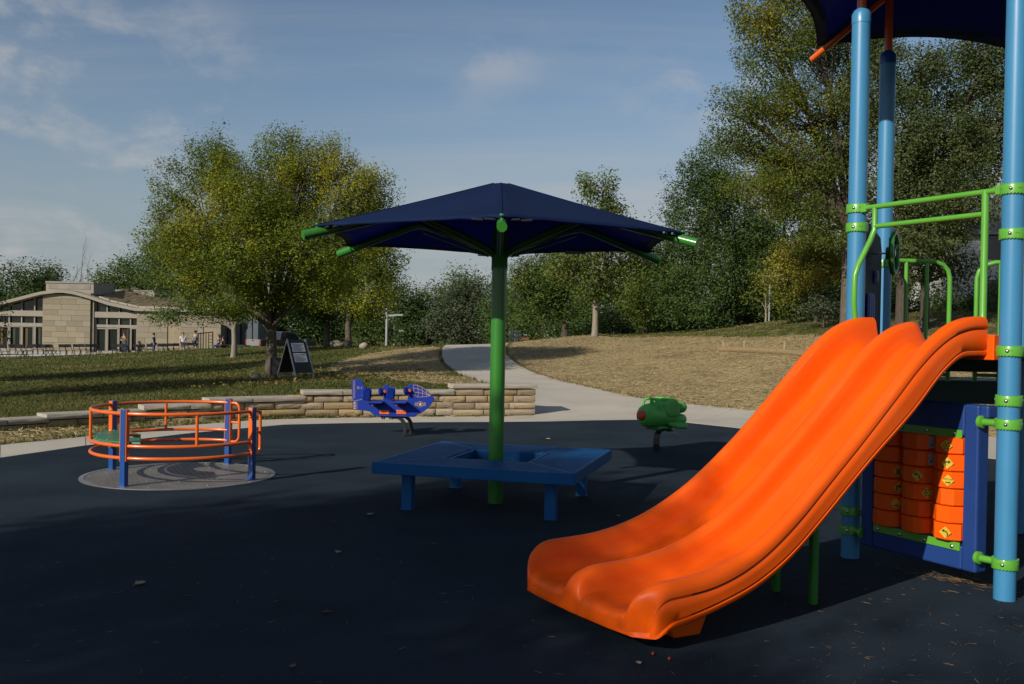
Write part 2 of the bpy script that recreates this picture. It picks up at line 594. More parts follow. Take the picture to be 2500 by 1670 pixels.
CTRL += [np.array(a, float) for a in [(-45, 90, -0.6), (-20, 95, -0.4), (-30, 82, -0.55), (-2, 46, 0.95), (-3, 62, 0.6), (0, 90, 0.3), (10, 62, 2.1), (25, 58, 3.0), (6, 60, 1.5),
                                      (30, 40, 3.2), (20, 28, 2.2), (14, 20, 0.8), (-12, 12, 0.12), (12, 8, 0.0), (-14, 2, 0.1), (14, 0, 0.0), (0, -12, 0.0), (-18, -14, 0.2), (18, -14, 0.2),
                                      (8.4, 17, 0.0), (6.5, 19.7, 0.04), (10, 13.8, 0.0), (0.5, 19.9, 0.06), (1.6, 20.2, 0.06), (3.2, 20.8, 0.08), (4.9, 21.3, 0.08),
                                      (-60, 40, -0.3), (-60, 120, -0.8), (60, 120, 2.5), (60, 30, 3.0), (0, 150, 0.3), (-8.3, 15.2, 0.13), (-7.1, 16.3, 0.18), (-5.9, 17.3, 0.25),
                                      (-4.3, 18.4, 0.36), (-2.9, 19.0, 0.44), (-1.0, 19.7, 0.36), (0.1, 20.3, 0.2)]]
CTRL = np.array(CTRL)


def _phi(r2):
    return 0.5 * r2 * np.log(np.maximum(r2, 1e-9))


_n = len(CTRL)
_S = 20.0
_c = CTRL[:, :2] / _S
_K = _phi(((_c[:, None] - _c[None]) ** 2).sum(-1)) + 0.004 * np.eye(_n)
_Pm = np.c_[np.ones(_n), _c]
_A = np.block([[_K, _Pm], [_Pm.T, np.zeros((3, 3))]])
_w = np.linalg.solve(_A, np.r_[CTRL[:, 2], 0, 0, 0])


def tps(x, y):
    x, y = np.asarray(x, float), np.asarray(y, float)
    sh = x.shape
    q = np.c_[x.ravel(), y.ravel()] / _S
    out = np.empty(len(q))
    for i in range(0, len(q), 20000):
        b = q[i:i + 20000]
        k = _phi(((b[:, None] - _c[None]) ** 2).sum(-1))
        out[i:i + 20000] = k @ _w[:_n] + _w[_n] + b @ _w[_n + 1:]
    return out.reshape(sh)


def sstep(t):
    t = np.clip(t, 0, 1)
    return t * t * (3 - 2 * t)


_fr = np.array([(0.5, 19.2), (2.7, 19.5), (4.6, 19.4), (8.0, 15.6), (10.0, 11.0), (12.0, 4.0), (12.5, -30)])


def inside(poly, x, y):
    poly = np.asarray(poly, float)
    r_ = np.zeros(np.shape(x), bool)
    n = len(poly)
    for i in range(n):
        x1, y1 = poly[i]
        x2, y2 = poly[(i + 1) % n]
        c_ = ((y1 > y) != (y2 > y)) & (x < (x2 - x1) * (y - y1) / (y2 - y1 + 1e-12) + x1)
        r_ ^= c_
    return r_


def hsmooth(x, y):
    """height of the land without the wall step, flat over the play area"""
    x, y = np.asarray(x, float), np.asarray(y, float)
    z = tps(x, y)
    r_ = np.hypot(x, y - 30)
    z = z * (1 - sstep((r_ - 90) / 80)) + 0.6 * sstep((r_ - 90) / 80)
    yf = np.interp(x, [-14, 0.5, 2.7, 4.6, 8.0, 10.0, 12.0, 14.0], [19.2, 19.2, 19.5, 19.4, 15.6, 11.0, 4.0, -30])
    w_ = sstep((y - yf) / 2.2)
    return np.where(x > 0.35, z * w_, z)


def wall_y(x):
    return np.interp(x, WALL[:, 0], WALL[:, 1])


def height(x, y):
    x, y = np.asarray(x, float), np.asarray(y, float)
    z = hsmooth(x, y)
    front = (x < 0.55) & (x > -60) & (y < wall_y(x) + 0.2)
    front |= (x > 0.55) & (y < np.interp(x, [0.5, 2.7, 4.6, 8.0, 10.0, 12.0, 13.0], [19.2, 19.5, 19.4, 15.6, 11.0, 4.0, -30]))
    return np.where(front, 0.012, z)


PATH_L = [(0.5, 19.62), (0.25, 21.2), (-0.25, 23.2)] + [tuple(P(*a)[:2]) for a in ((1186, 936, 25), (1138, 919, 27.3), (1104, 902, 29.5), (1085, 885, 31.8), (1079, 868, 33.8), (1080, 849, 36))] + [(-2.6, 40), (-2.6, 46), (-2.4, 56)]
PATH_R = [(4.9, 21.25)] + [tuple(P(*a)[:2]) for a in ((1583, 977, 22.3), (1496, 960, 23.5), (1377, 933, 26), (1309, 912.6, 28.3), (1280, 900, 30), (1252, 882, 32.2), (1234, 865, 34), (1232, 850, 36))] + [(-0.1, 40), (0.0, 46), (0.2, 56)]

# ---- ground sheet
gx = np.unique(np.r_[-np.geomspace(14, 2500, 60), np.arange(-14, 16.01, 0.2), np.geomspace(16.2, 2500, 60)])
gy = np.unique(np.r_[-np.geomspace(8, 2500, 30), np.arange(-8, 10, 1.0), np.arange(10, 46, 0.22), np.geomspace(46.2, 3000, 90)])
GX, GY = np.meshgrid(gx, gy)
GZ = height(GX, GY)
mask = inside(PAD_IN, GX, GY)
quads = [(PAD_IN[i], PAD_IN[i + 1], BAND_OUT[i + 1], BAND_OUT[i]) for i in range(len(PAD_IN) - 1)]
quads += [(PATH_L[i], PATH_R[i], PATH_R[i + 1], PATH_L[i + 1]) for i in range(len(PATH_L) - 1)]
for q in quads:
    mask |= inside(q, GX, GY)
GZ = GZ - np.where(mask, 0.06, 0)
# straw cover: share of the ground hidden by straw
hillw = sstep((GX - np.interp(GY, [18, 24, 30, 36, 46], [1.0, 0.0, -0.6, -1.0, -1.5])) / 0.8)
upper = np.interp(GX, [0, 3, 5, 8, 12, 20, 40], [47, 46.5, 40, 32.5, 28.5, 24, 20])
straw = hillw * (1 - sstep((GY - upper + 0.5) / 3.0)) * sstep((GY - 14) / 2) * (1 - 0.55 * sstep((GX - 22) / 6))
straw = np.maximum(straw, 0.30 * sstep((GX - 1.5) / 2) * sstep((GY - 18) / 3) * (1 - sstep((GY - 60) / 10)))
straw = np.where(GX < -1.2, 0, straw)
lp = ((GX + 3.5) / 2.3) ** 2 + ((GY - 32.0) / 5.2) ** 2
straw = np.maximum(straw, 1 - sstep((lp - 0.72) / 0.45))
lp2 = ((GX + 1.9) / 1.5) ** 2 + ((GY - 25.2) / 2.3) ** 2
straw = np.maximum(straw, 0.75 * (1 - sstep((lp2 - 0.5) / 0.6)))
strip = (GX < -1.5) & (GY < wall_y(GX) + 0.2) & (GY > 8)
straw = np.where(strip, 0.48, straw)
nyv, nxv = GX.shape
idx = np.arange(nyv * nxv).reshape(nyv, nxv)
fq = np.stack([idx[:-1, :-1], idx[:-1, 1:], idx[1:, 1:], idx[1:, :-1]], -1).reshape(-1)


def ground_material():
    m = bpy.data.materials.new('lawn_and_straw')
    m.use_nodes = True
    nt = m.node_tree
    bs = nt.nodes['Principled BSDF']
    bs.inputs['Roughness'].default_value = 0.95
    bs.inputs['Specular IOR Level'].default_value = 0.1
    t = nt.nodes.new('ShaderNodeTexCoord')

    def noise(scale, detail=4, stretch=None):
        n = nt.nodes.new('ShaderNodeTexNoise')
        n.inputs['Scale'].default_value = scale
        n.inputs['Detail'].default_value = detail
        n.inputs['Roughness'].default_value = 0.65
        if stretch:
            mp = nt.nodes.new('ShaderNodeMapping')
            mp.inputs['Scale'].default_value = stretch
            mp.inputs['Rotation'].default_value = (0, 0, 0.6)
            nt.links.new(t.outputs['Object'], mp.inputs[0])
            nt.links.new(mp.outputs[0], n.inputs['Vector'])
        else:
            nt.links.new(t.outputs['Object'], n.inputs['Vector'])
        return n.outputs['Fac']

    def ramp(fac_, stops):
        r = nt.nodes.new('ShaderNodeValToRGB')
        while len(r.color_ramp.elements) < len(stops):
            r.color_ramp.elements.new(0.5)
        for e, (p_, c_) in zip(r.color_ramp.elements, stops):
            e.position = p_
            e.color = (*c_, 1) if hasattr(c_, '__len__') else (c_, c_, c_, 1)
        nt.links.new(fac_, r.inputs[0])
        return r.outputs[0]

    def mix(f_, a, b, mode='MIX'):
        x = nt.nodes.new('ShaderNodeMixRGB')
        x.blend_type = mode
        if isinstance(f_, float):
            x.inputs[0].default_value = f_
        else:
            nt.links.new(f_, x.inputs[0])
        nt.links.new(a, x.inputs[1])
        nt.links.new(b, x.inputs[2])
        return x.outputs[0]

    grass = ramp(noise(9, 6), [(0.3, (0.045, 0.062, 0.014)), (0.55, (0.074, 0.092, 0.021)), (0.75, (0.110, 0.115, 0.036))])
    dry = ramp(noise(14, 6), [(0.3, (0.11, 0.092, 0.036)), (0.7, (0.175, 0.135, 0.06))])
    grass = mix(ramp(noise(0.16, 6), [(0.45, 0.0), (0.67, 0.62)]), grass, dry)
    st = ramp(noise(11, 9), [(0.28, (0.22, 0.160, 0.070)), (0.5, (0.38, 0.290, 0.145)), (0.72, (0.50, 0.40, 0.21))])
    soil = ramp(noise(5, 6), [(0.35, (0.085, 0.062, 0.038)), (0.7, (0.15, 0.115, 0.07))])
    st = mix(ramp(noise(0.7, 7), [(0.46, 0.0), (0.70, 0.62)]), st, soil)
    st = mix(ramp(noise(2.1, 5), [(0.59, 0.0), (0.74, 0.55)]), st, grass)
    at_ = nt.nodes.new('ShaderNodeAttribute')
    at_.attribute_name = 'straw'
    ad = nt.nodes.new('ShaderNodeMath')
    ad.operation = 'ADD'
    nt.links.new(at_.outputs['Fac'], ad.inputs[0])
    nt.links.new(noise(1.7, 6), ad.inputs[1])
    fac_ = ramp(ad.outputs[0], [(0.80, 0.0), (1.08, 1.0)])
    c_ = mix(fac_, grass, st)
    nt.links.new(c_, bs.inputs['Base Color'])
    b = nt.nodes.new('ShaderNodeBump')
    b.inputs['Strength'].default_value = 0.9
    b.inputs['Distance'].default_value = 0.05
    nt.links.new(noise(26, 5), b.inputs['Height'])
    nt.links.new(b.outputs[0], bs.inputs['Normal'])
    return m


M_ground = ground_material()
ground = fast_mesh('ground', np.stack([GX, GY, GZ], -1).reshape(-1, 3), fq, 4, M_ground, smooth=True)
att = ground.data.attributes.new('straw', 'FLOAT', 'POINT')
att.data.foreach_set('value', straw.astype(np.float32).ravel())
tag(ground, 'lawn with straw covered slopes around the play area', kind='structure')

# ---- rubber surface
mb = MB()
mb.prism(PAD_IN, (0, 0, -0.045), (1, 0, 0), (0, 1, 0), 0.09)
rub = mb.build('rubber_surface', M_rubber, smooth=False)
tag(rub, 'dark blue black rubber safety surface of the playground', kind='structure')


# ---- concrete band, plaza and path, cast in slabs
def conc_z(x, y):
    return np.where(np.asarray(y) < 19.4, 0.004, np.maximum(hsmooth(x, y), 0) + 0.012 * sstep((np.asarray(y) - 19.4) / 1.5) + 0.004)


path_root = bpy.data.objects.new('concrete_path', None)
col.objects.link(path_root)
tag(path_root, 'pale concrete band and curving path around the rubber surface', kind='structure')


def slab(c00, c10, c11, c01, nu=4, nv=4, gap=0.006):
    c = [np.array(q, float) for q in (c00, c10, c11, c01)]
    cen = sum(c) / 4
    c = [q + (cen - q) / np.linalg.norm(cen - q) * gap for q in c]
    rows = []
    for j in range(nv + 1):
        a, b = c[0] + (c[3] - c[0]) * j / nv, c[1] + (c[2] - c[1]) * j / nv
        rows.append([a + (b - a) * i / nu for i in range(nu + 1)])
    top = [[(p[0], p[1], float(conc_z(p[0], p[1]))) for p in r_] for r_ in rows]
    m = MB()
    m.grid(top)
    rim = top[0] + [r_[-1] for r_ in top[1:]] + top[-1][-2::-1] + [r_[0] for r_ in top[-2:0:-1]]
    n = len(rim)
    m.add(rim + [(p[0], p[1], p[2] - 0.14) for p in rim], [(i, (i + 1) % n, n + (i + 1) % n, n + i) for i in range(n)])
    return m.build('slab', M_conc, path_root, smooth=True, angle=30)


def resample(a, b, step):
    """cut a pair of polylines into about step long pieces"""
    out = []
    for i in range(len(a) - 1):
        n = max(1, int(round(np.linalg.norm(np.subtract(a[i + 1], a[i])) / step)))
        for k in range(n):
            t = k / n
            out.append((np.array(a[i]) * (1 - t) + np.array(a[i + 1]) * t, np.array(b[i]) * (1 - t) + np.array(b[i + 1]) * t))
    out.append((np.array(a[-1]), np.array(b[-1])))
    return out


for (a0, b0), (a1, b1) in [(p_, q_) for p_, q_ in zip(*(lambda r_: (r_[:-1], r_[1:]))(resample(PAD_IN[2:20], BAND_OUT[2:20], 1.9)))]:
    slab(a0, b0, b1, a1)
_pr = resample(PATH_L, PATH_R, 2.6)
for (a0, b0), (a1, b1) in zip(_pr[:-1], _pr[1:]):
    slab(a0, b0, b1, a1, 5, 6)

# =================================================================== RETAINING WALL
wall_cum = np.r_[0, np.cumsum(np.hypot(*np.diff(WALL, axis=0).T))]


def wall_at(u):
    p_ = np.array([np.interp(u, wall_cum, WALL[:, 0]), np.interp(u, wall_cum, WALL[:, 1])])
    q_ = np.array([np.interp(u + 0.3, wall_cum, WALL[:, 0]), np.interp(u + 0.3, wall_cum, WALL[:, 1])])
    o_ = np.array([np.interp(u - 0.3, wall_cum, WALL[:, 0]), np.interp(u - 0.3, wall_cum, WALL[:, 1])])
    d_ = q_ - o_
    return p_, math.atan2(d_[1], d_[0])


def u_of_px(px):
    best, bu = 1e9, 0
    for u in np.linspace(0, wall_cum[-1], 1200):
        p_, _ = wall_at(u)
        e = abs(p_[0] / p_[1] - (px - 1250 + ROLL * 180) / FPX)
        if e < best:
            best, bu = e, u
    return bu


def stone_mesh(seed, rough_top=False, amp=0.05):
    """unit block, x -.5...5, front at y=-.5, z 0..1, with a broken face"""
    rg = random.Random(seed)
    nu, nv = 6, 3
    m = MB()
    fr = []
    for j in range(nv + 1):
        row = []
        for i in range(nu + 1):
            e = (i in (0, nu)) or (j in (0, nv))
            x = -0.5 + i / nu
            z = j / nv
            if not e:
                x += rg.uniform(-0.04, 0.04)
                z += rg.uniform(-0.08, 0.08)
            y = -0.5 - (rg.uniform(0.0, amp * 0.4) if e else rg.uniform(amp * 0.6, amp * 2.2))
            if e:
                x *= 0.985
                z = 0.5 + (z - 0.5) * 0.95
            row.append((x, y, z))
        fr.append(row)
    m.grid(fr)
    rim = fr[0] + [r_[-1] for r_ in fr[1:]] + fr[-1][-2::-1] + [r_[0] for r_ in fr[-2:0:-1]]
    n = len(rim)
    m.add(rim + [(p[0] * 1.0, 0.5, p[2]) for p in rim], [(i, (i + 1) % n, n + (i + 1) % n, n + i) for i in range(n)] + [tuple(range(2 * n - 1, n - 1, -1))])
    me = m.mesh('stone')
    bm = bmesh.new()
    bm.from_mesh(me)
    bmesh.ops.remove_doubles(bm, verts=bm.verts, dist=1e-4)
    bmesh.ops.recalc_face_normals(bm, faces=bm.faces)
    bm.to_mesh(me)
    bm.free()
    return me


stone_meshes, cap_meshes = [], []
for k in range(9):
    me = stone_mesh(k)
    finish(me, M_stone, True, 28)
    stone_meshes.append(me)
for k in range(6):
    me = stone_mesh(50 + k, amp=0.035)
    finish(me, M_cap, True, 28)
    cap_meshes.append(me)
rnd = random.Random(4)
wall_root = thing('stone_wall', 'low stepped buff stone retaining wall with pale cap stones beside the lawn', 'wall', (-3.87, 18.22, 0))
wr = np.array([-3.87, 18.22, 0])


def put_block(me, name, p_, z, ang, L_, D_, H_, parent, jit=0.0, org=wr):
    ob = bpy.data.objects.new(name, me)
    col.objects.link(ob)
    ob.parent = parent
    # front face at the wall line, block body behind it
    off = np.array([-math.sin(ang), math.cos(ang)]) * (D_ / 2 + jit)
    ob.location = (p_[0] + off[0] - org[0], p_[1] + off[1] - org[1], z - org[2])
    ob.rotation_euler = (0, 0, ang)
    ob.scale = (L_, D_, H_)
    return ob


segs = [(0.4, u_of_px(116), 0.185), (u_of_px(116), u_of_px(356), 0.235), (u_of_px(356), u_of_px(514), 0.31), (u_of_px(514), u_of_px(743), 0.405),
        (u_of_px(743), u_of_px(1108), 0.515), (u_of_px(1108), wall_cum[-1], 0.635)]
COURSE = 0.136
for si, (ua, ub, zt) in enumerate(segs):
    last = si == len(segs) - 1
    u = ua - 0.05
    while u < ub + (0.03 if last else 0) - 0.12:
        L_ = min(rnd.uniform(0.75, 1.15), ub + (0.03 if last else 0.0) - u)
        if ub - (u + L_) < 0.3:
            L_ = ub + (0.03 if last else 0.0) - u
        p_, a_ = wall_at(u + L_ / 2)
        put_block(rnd.choice(cap_meshes), 'cap_stone', p_, zt - 0.085, a_, L_ - 0.006, 0.42, 0.085, wall_root, jit=-0.045)
        u += L_
    z = zt - 0.085 - 0.003
    row = 0
    while z > 0.0:
        h_ = COURSE * rnd.uniform(0.96, 1.04)
        u = ua + (-rnd.uniform(0.0, 0.25) if si else 0)
        while u < ub - 0.04:
            L_ = rnd.uniform(0.34, 0.72)
            if ub - (u + L_) < 0.2:
                L_ = ub - u
            p_, a_ = wall_at(u + L_ / 2)
            put_block(rnd.choice(stone_meshes), 'stone', p_, z - h_, a_, L_ - 0.012, 0.34, h_ - 0.012, wall_root, jit=rnd.uniform(-0.012, 0.012))
            u += L_
        z -= h_
        row += 1
# earth and shadow core behind the joints
core = MB(wr)
for si, (ua, ub, zt) in enumerate(segs):
    n = max(2, int((ub - ua) / 0.5))
    for k in range(n):
        p0, a0 = wall_at(ua + (ub - ua) * k / n)
        p1, a1 = wall_at(ua + (ub - ua) * (k + 1) / n)
        nrm = np.array([-math.sin(a0), math.cos(a0)])
        m0, m1 = p0 + nrm * 0.18, p1 + nrm * 0.18
        if si == len(segs) - 1 and k == n - 1:
            m1 = m0 + (m1 - m0) * 0.8
        core.bar((m0[0], m0[1], zt / 2 - 0.07), (m1[0], m1[1], zt / 2 - 0.07), 0.28, zt - 0.05)
core.build('wall_core', M_base, wall_root, smooth=False)

# =================================================================== GRASS AND STRAW
rng = np.random.default_rng(7)


def straw_at(x, y):
    ix = np.clip(np.searchsorted(gx, x), 0, len(gx) - 1)
    iy = np.clip(np.searchsorted(gy, y), 0, len(gy) - 1)
    return straw[iy, ix], mask[iy, ix]


M_blade = leaf_mat('grass_blade', (0.052, 0.066, 0.014), (0.115, 0.122, 0.030), (0.20, 0.165, 0.065), 0.34, 0.35, 0.25)
M_straw = leaf_mat('straw_strand', (0.33, 0.25, 0.115), (0.56, 0.46, 0.25), (0.22, 0.16, 0.075), 0.25, 0.9, 0.1)


def scatter(n, y0, y1):
    """points with about even density in the picture"""
    y = y0 * (y1 / y0) ** rng.random(n)
    x = (rng.random(n) - 0.5) * 1.2 * y
    return x, y


x, y = scatter(230000, 13.0, 60.0)
s_, mk = straw_at(x, y)
wz = np.abs(y - (wall_y(x) + 0.15)) < 0.22
ok = (~mk) & (rng.random(len(x)) > s_ * 1.05) & ~(wz & (x < 0.6)) & ~inside(PAD_IN, x, y)
x, y = x[ok], y[ok]
z = height(x, y) - 0.004
n = len(x)
h_ = rng.uniform(0.022, 0.06, n) * (1 + 0.4 * (y > 30))
w_ = rng.uniform(0.008, 0.020, n) * (y / 24) ** 0.8
a_ = rng.random(n) * 2 * np.pi
lean = rng.normal(0, 0.035, (n, 2))
V = np.empty((n, 3, 3))
V[:, 0] = np.stack([x - np.cos(a_) * w_, y - np.sin(a_) * w_, z], -1)
V[:, 1] = np.stack([x + np.cos(a_) * w_, y + np.sin(a_) * w_, z], -1)
V[:, 2] = np.stack([x + lean[:, 0], y + lean[:, 1], z + h_], -1)
ob = fast_mesh('grass', V.reshape(-1, 3), np.arange(3 * n), 3, M_blade)
tag(ob, 'short mown lawn grass behind the stone wall', 'grass', kind='stuff')

x, y = scatter(260000, 13.0, 50.0)
s_, mk = straw_at(x, y)
wz = np.abs(y - (wall_y(x) + 0.15)) < 0.22
ok = (~mk) & (rng.random(len(x)) < s_ ** 1.3 * 0.9) & ~(wz & (x < 0.6)) & ~inside(PAD_IN, x, y)
x, y = x[ok], y[ok]
z = height(x, y)
n = len(x)
L_ = rng.uniform(0.04, 0.14, n)
w_ = rng.uniform(0.003, 0.007, n) * (y / 20) ** 0.8
a_ = rng.random(n) * 2 * np.pi
tl = rng.normal(0, 0.13, n)
dx, dy, dz = np.cos(a_) * L_, np.sin(a_) * L_, np.abs(tl) * L_
V = np.empty((n, 4, 3))
z0 = z + rng.uniform(0.004, 0.022, n)
V[:, 0] = np.stack([x - np.sin(a_) * w_, y + np.cos(a_) * w_, z0], -1)
V[:, 1] = np.stack([x + np.sin(a_) * w_, y - np.cos(a_) * w_, z0 + 0.004], -1)
V[:, 2] = np.stack([x + dx + np.sin(a_) * w_, y + dy - np.cos(a_) * w_, z0 + dz + 0.004], -1)
V[:, 3] = np.stack([x + dx - np.sin(a_) * w_, y + dy + np.cos(a_) * w_, z0 + dz], -1)
ob = fast_mesh('straw', V.reshape(-1, 3), np.arange(4 * n), 4, M_straw)
tag(ob, 'loose golden straw mulch spread over the seeded slopes', 'straw', kind='stuff')

# fringe of longer blades along the path and wall edges
pts = []
for line, off in ((PATH_L, -1), (PATH_R, 1)):
    for i in range(len(line) - 1):
        a, b = np.array(line[i]), np.array(line[i + 1])
        nn = int(np.linalg.norm(b - a) * 45)
        d_ = (b - a) / np.linalg.norm(b - a)
        nrm = np.array([d_[1], -d_[0]]) * off
        for k in range(nn):
            q = a + (b - a) * random.Random(i * 7919 + k).random() + nrm * abs(rng.normal(0, 0.06)) + nrm * 0.02
            if q[1] > 20.2:
                pts.append(q)
for i in range(3, len(BAND_OUT[:9])):
    a, b = np.array(BAND_OUT[i]), np.array(BAND_OUT[i + 1])
    for k in range(int(np.linalg.norm(b - a) * 60)):
        q = a + (b - a) * rng.random() + np.array([-0.05, 0.05]) * abs(rng.normal(0.3, 0.8))
        pts.append(q)
u_ = rng.random(2600) * wall_cum[-1]
for u in u_:
    p_, a0 = wall_at(u)
    nrm = np.array([math.sin(a0), -math.cos(a0)])
    if p_[0] < -3.4:
        pts.append(p_ + nrm * abs(rng.normal(0.02, 0.10)))
pts = np.array(pts)
x, y = pts[:, 0], pts[:, 1]
z = height(x, y) - 0.01
n = len(x)
h_ = rng.uniform(0.04, 0.11, n)
w_ = rng.uniform(0.005, 0.012, n)
a_ = rng.random(n) * 2 * np.pi
lean = rng.normal(0, 0.05, (n, 2))
V = np.empty((n, 3, 3))
V[:, 0] = np.stack([x - np.cos(a_) * w_, y - np.sin(a_) * w_, z], -1)
V[:, 1] = np.stack([x + np.cos(a_) * w_, y + np.sin(a_) * w_, z], -1)
V[:, 2] = np.stack([x + lean[:, 0], y + lean[:, 1], z + h_], -1)
ob = fast_mesh('grass', V.reshape(-1, 3), np.arange(3 * n), 3, M_blade)
tag(ob, 'ragged longer grass fringing the path and the wall foot', 'grass', kind='stuff')
# =================================================================== PLAY STRUCTURE WITH DOUBLE SLIDE
PL, PR = np.array([2.598, 7.373]), np.array([3.198, 6.24])
SW = (PR - PL) / np.linalg.norm(PR - PL)            # across the slide, towards the near post
SD = np.array([SW[1], -SW[0]])                      # down the slide
SC = (PL + PR) / 2
HEXC = np.array([3.88, 7.33])
HO = (HEXC[0], HEXC[1], 0)


def S(s, t, z):
    p_ = SC + SD * s + SW * t
    return (p_[0], p_[1], z)


play = thing('play_structure', 'play structure with sky blue posts, lime clamps and a double orange slide', 'playground', HO)
posts = {'near': PR, 'left': PL, 'rear': np.array([3.225, 8.475]), 'back': np.array([4.42, 8.46]), 'far': np.array([5.16, 7.28]), 'side': np.array([4.50, 6.19])}
POST_TOP = {'near': 4.16, 'left': 4.16, 'rear': 4.17, 'back': 4.17, 'far': 4.16, 'side': 4.16}
PRAD = 0.067


def clamp_mesh():
    m = MB()
    r0 = PRAD + 0.001
    m.lathe([(r0, -0.026), (r0 + 0.012, -0.030), (r0 + 0.013, 0.022), (r0 + 0.010, 0.030), (r0, 0.030)], n=40, caps=False)
    for zz, dz in ((-0.032, 1), (0.031, -1)):
        for k in range(24):
            a = 2 * math.pi * k / 24
            m.box(((r0 + 0.006) * math.cos(a), (r0 + 0.006) * math.sin(a), zz), (0.011, 0.009, 0.006), rz=a)
    for k in range(4):
        a = 0.5 + k * math.pi / 2
        m.box(((r0 + 0.0135) * math.cos(a), (r0 + 0.0125) * math.sin(a), 0.006), (0.004, 0.024, 0.010), rz=a)
    me = m.mesh('clamp')
    finish(me, M_lime, True, 35)
    return me


ME_clamp = clamp_mesh()
m = MB()
for k in range(6):
    a = 2 * math.pi * k / 6
    m.add([(0.006 * math.cos(a + d), 0.006 * math.sin(a + d), 0) for d in (0,)], [])
m = MB().lathe([(0.011, 0), (0.011, 0.004), (0.007, 0.008), (0.001, 0.010)], n=10)
ME_bolt = m.mesh('bolt')
finish(ME_bolt, M_steel, True, 40)


def put(me, name, parent, loc, rot=(0, 0, 0), scale=(1, 1, 1)):
    ob = bpy.data.objects.new(name, me)
    col.objects.link(ob)
    ob.parent = parent
    ob.location = tuple(float(c) for c in loc)
    ob.rotation_euler = rot
    ob.scale = scale
    return ob


def look(nrm):
    """euler that turns +z to nrm"""
    return Vector((0, 0, 1)).rotation_difference(Vector(nrm)).to_euler()


clamps = {'near': [0.234, 1.129, 1.28, 1.598, 2.347, 2.633], 'left': [0.215, 0.359, 1.30, 1.6, 2.501, 2.643], 'rear': [1.6, 2.32], 'back': [1.55, 2.30], 'far': [1.55, 2.3], 'side': [1.3, 1.6, 2.4]}
post_ob = {}
for nm, p_ in posts.items():
    zt = POST_TOP[nm]
    m = MB().lathe([(PRAD, -0.02), (PRAD, zt - 0.12)], n=40)
    ob = m.build('post', M_skyblue, play, angle=50)
    ob.location = (p_[0] - HEXC[0], p_[1] - HEXC[1], 0)
    m = MB().lathe([(PRAD + 0.003, zt - 0.12), (PRAD + 0.003, zt - 0.05), (PRAD - 0.01, zt - 0.022), (0.04, zt - 0.01), (0.032, zt)], n=40)
    m.build('cap', M_blue if nm != 'left' else M_skyblue, ob, angle=30)
    for z in clamps[nm]:
        c = put(ME_clamp, 'clamp', ob, (0, 0, z), (0, 0, 0.4 * z))
        put(ME_bolt, 'bolt', ob, (-(PRAD + 0.014) * 0.62, -(PRAD + 0.014) * 0.78, z), look((-0.62, -0.78, 0)))
    post_ob[nm] = ob



def lettering(body, size, mt_, m_, parent, align='LEFT'):
    cu = bpy.data.curves.new('lettering', 'FONT')
    cu.body, cu.size, cu.align_x, cu.extrude, cu.resolution_u = body, size, align, 0.0005, 3
    tmp = bpy.data.objects.new('tmp_text', cu)
    col.objects.link(tmp)
    me = bpy.data.meshes.new_from_object(tmp)
    bpy.data.objects.remove(tmp, do_unlink=True)
    me.materials.clear()
    me.materials.append(m_)
    ob_ = bpy.data.objects.new('lettering', me)
    col.objects.link(ob_)
    ob_.parent = parent
    ob_.matrix_local = mt_
    ob_['kind'] = 'stuff'
    return ob_


# ---- double slide
_cz = np.array([(-0.06, 1.82), (0.0, 1.82), (0.2, 1.808), (0.36, 1.762), (0.52, 1.672), (0.66, 1.565), (0.88, 1.360), (1.36, 0.930), (1.73, 0.645), (2.02, 0.487), (2.3, 0.402), (2.6, 0.372), (2.95, 0.366)])
_bz = np.array([(-0.06, 1.615), (0.12, 1.615), (0.28, 1.598), (0.42, 1.515), (0.70, 1.262), (1.09, 0.950), (1.45, 0.648), (1.72, 0.456), (2.0, 0.325), (2.28, 0.250), (2.5, 0.207), (2.75, 0.172), (2.95, 0.16)])


def crv(tab, s):
    """smooth (Catmull-Rom like) interpolation of a table"""
    x, y = tab[:, 0], tab[:, 1]
    mslope = np.gradient(y, x)
    i = int(np.clip(np.searchsorted(x, s) - 1, 0, len(x) - 2))
    h = x[i + 1] - x[i]
    t = (s - x[i]) / h
    return ((2 * t ** 3 - 3 * t ** 2 + 1) * y[i] + (t ** 3 - 2 * t ** 2 + t) * h * mslope[i] + (-2 * t ** 3 + 3 * t ** 2) * y[i + 1] + (t ** 3 - t ** 2) * h * mslope[i + 1])


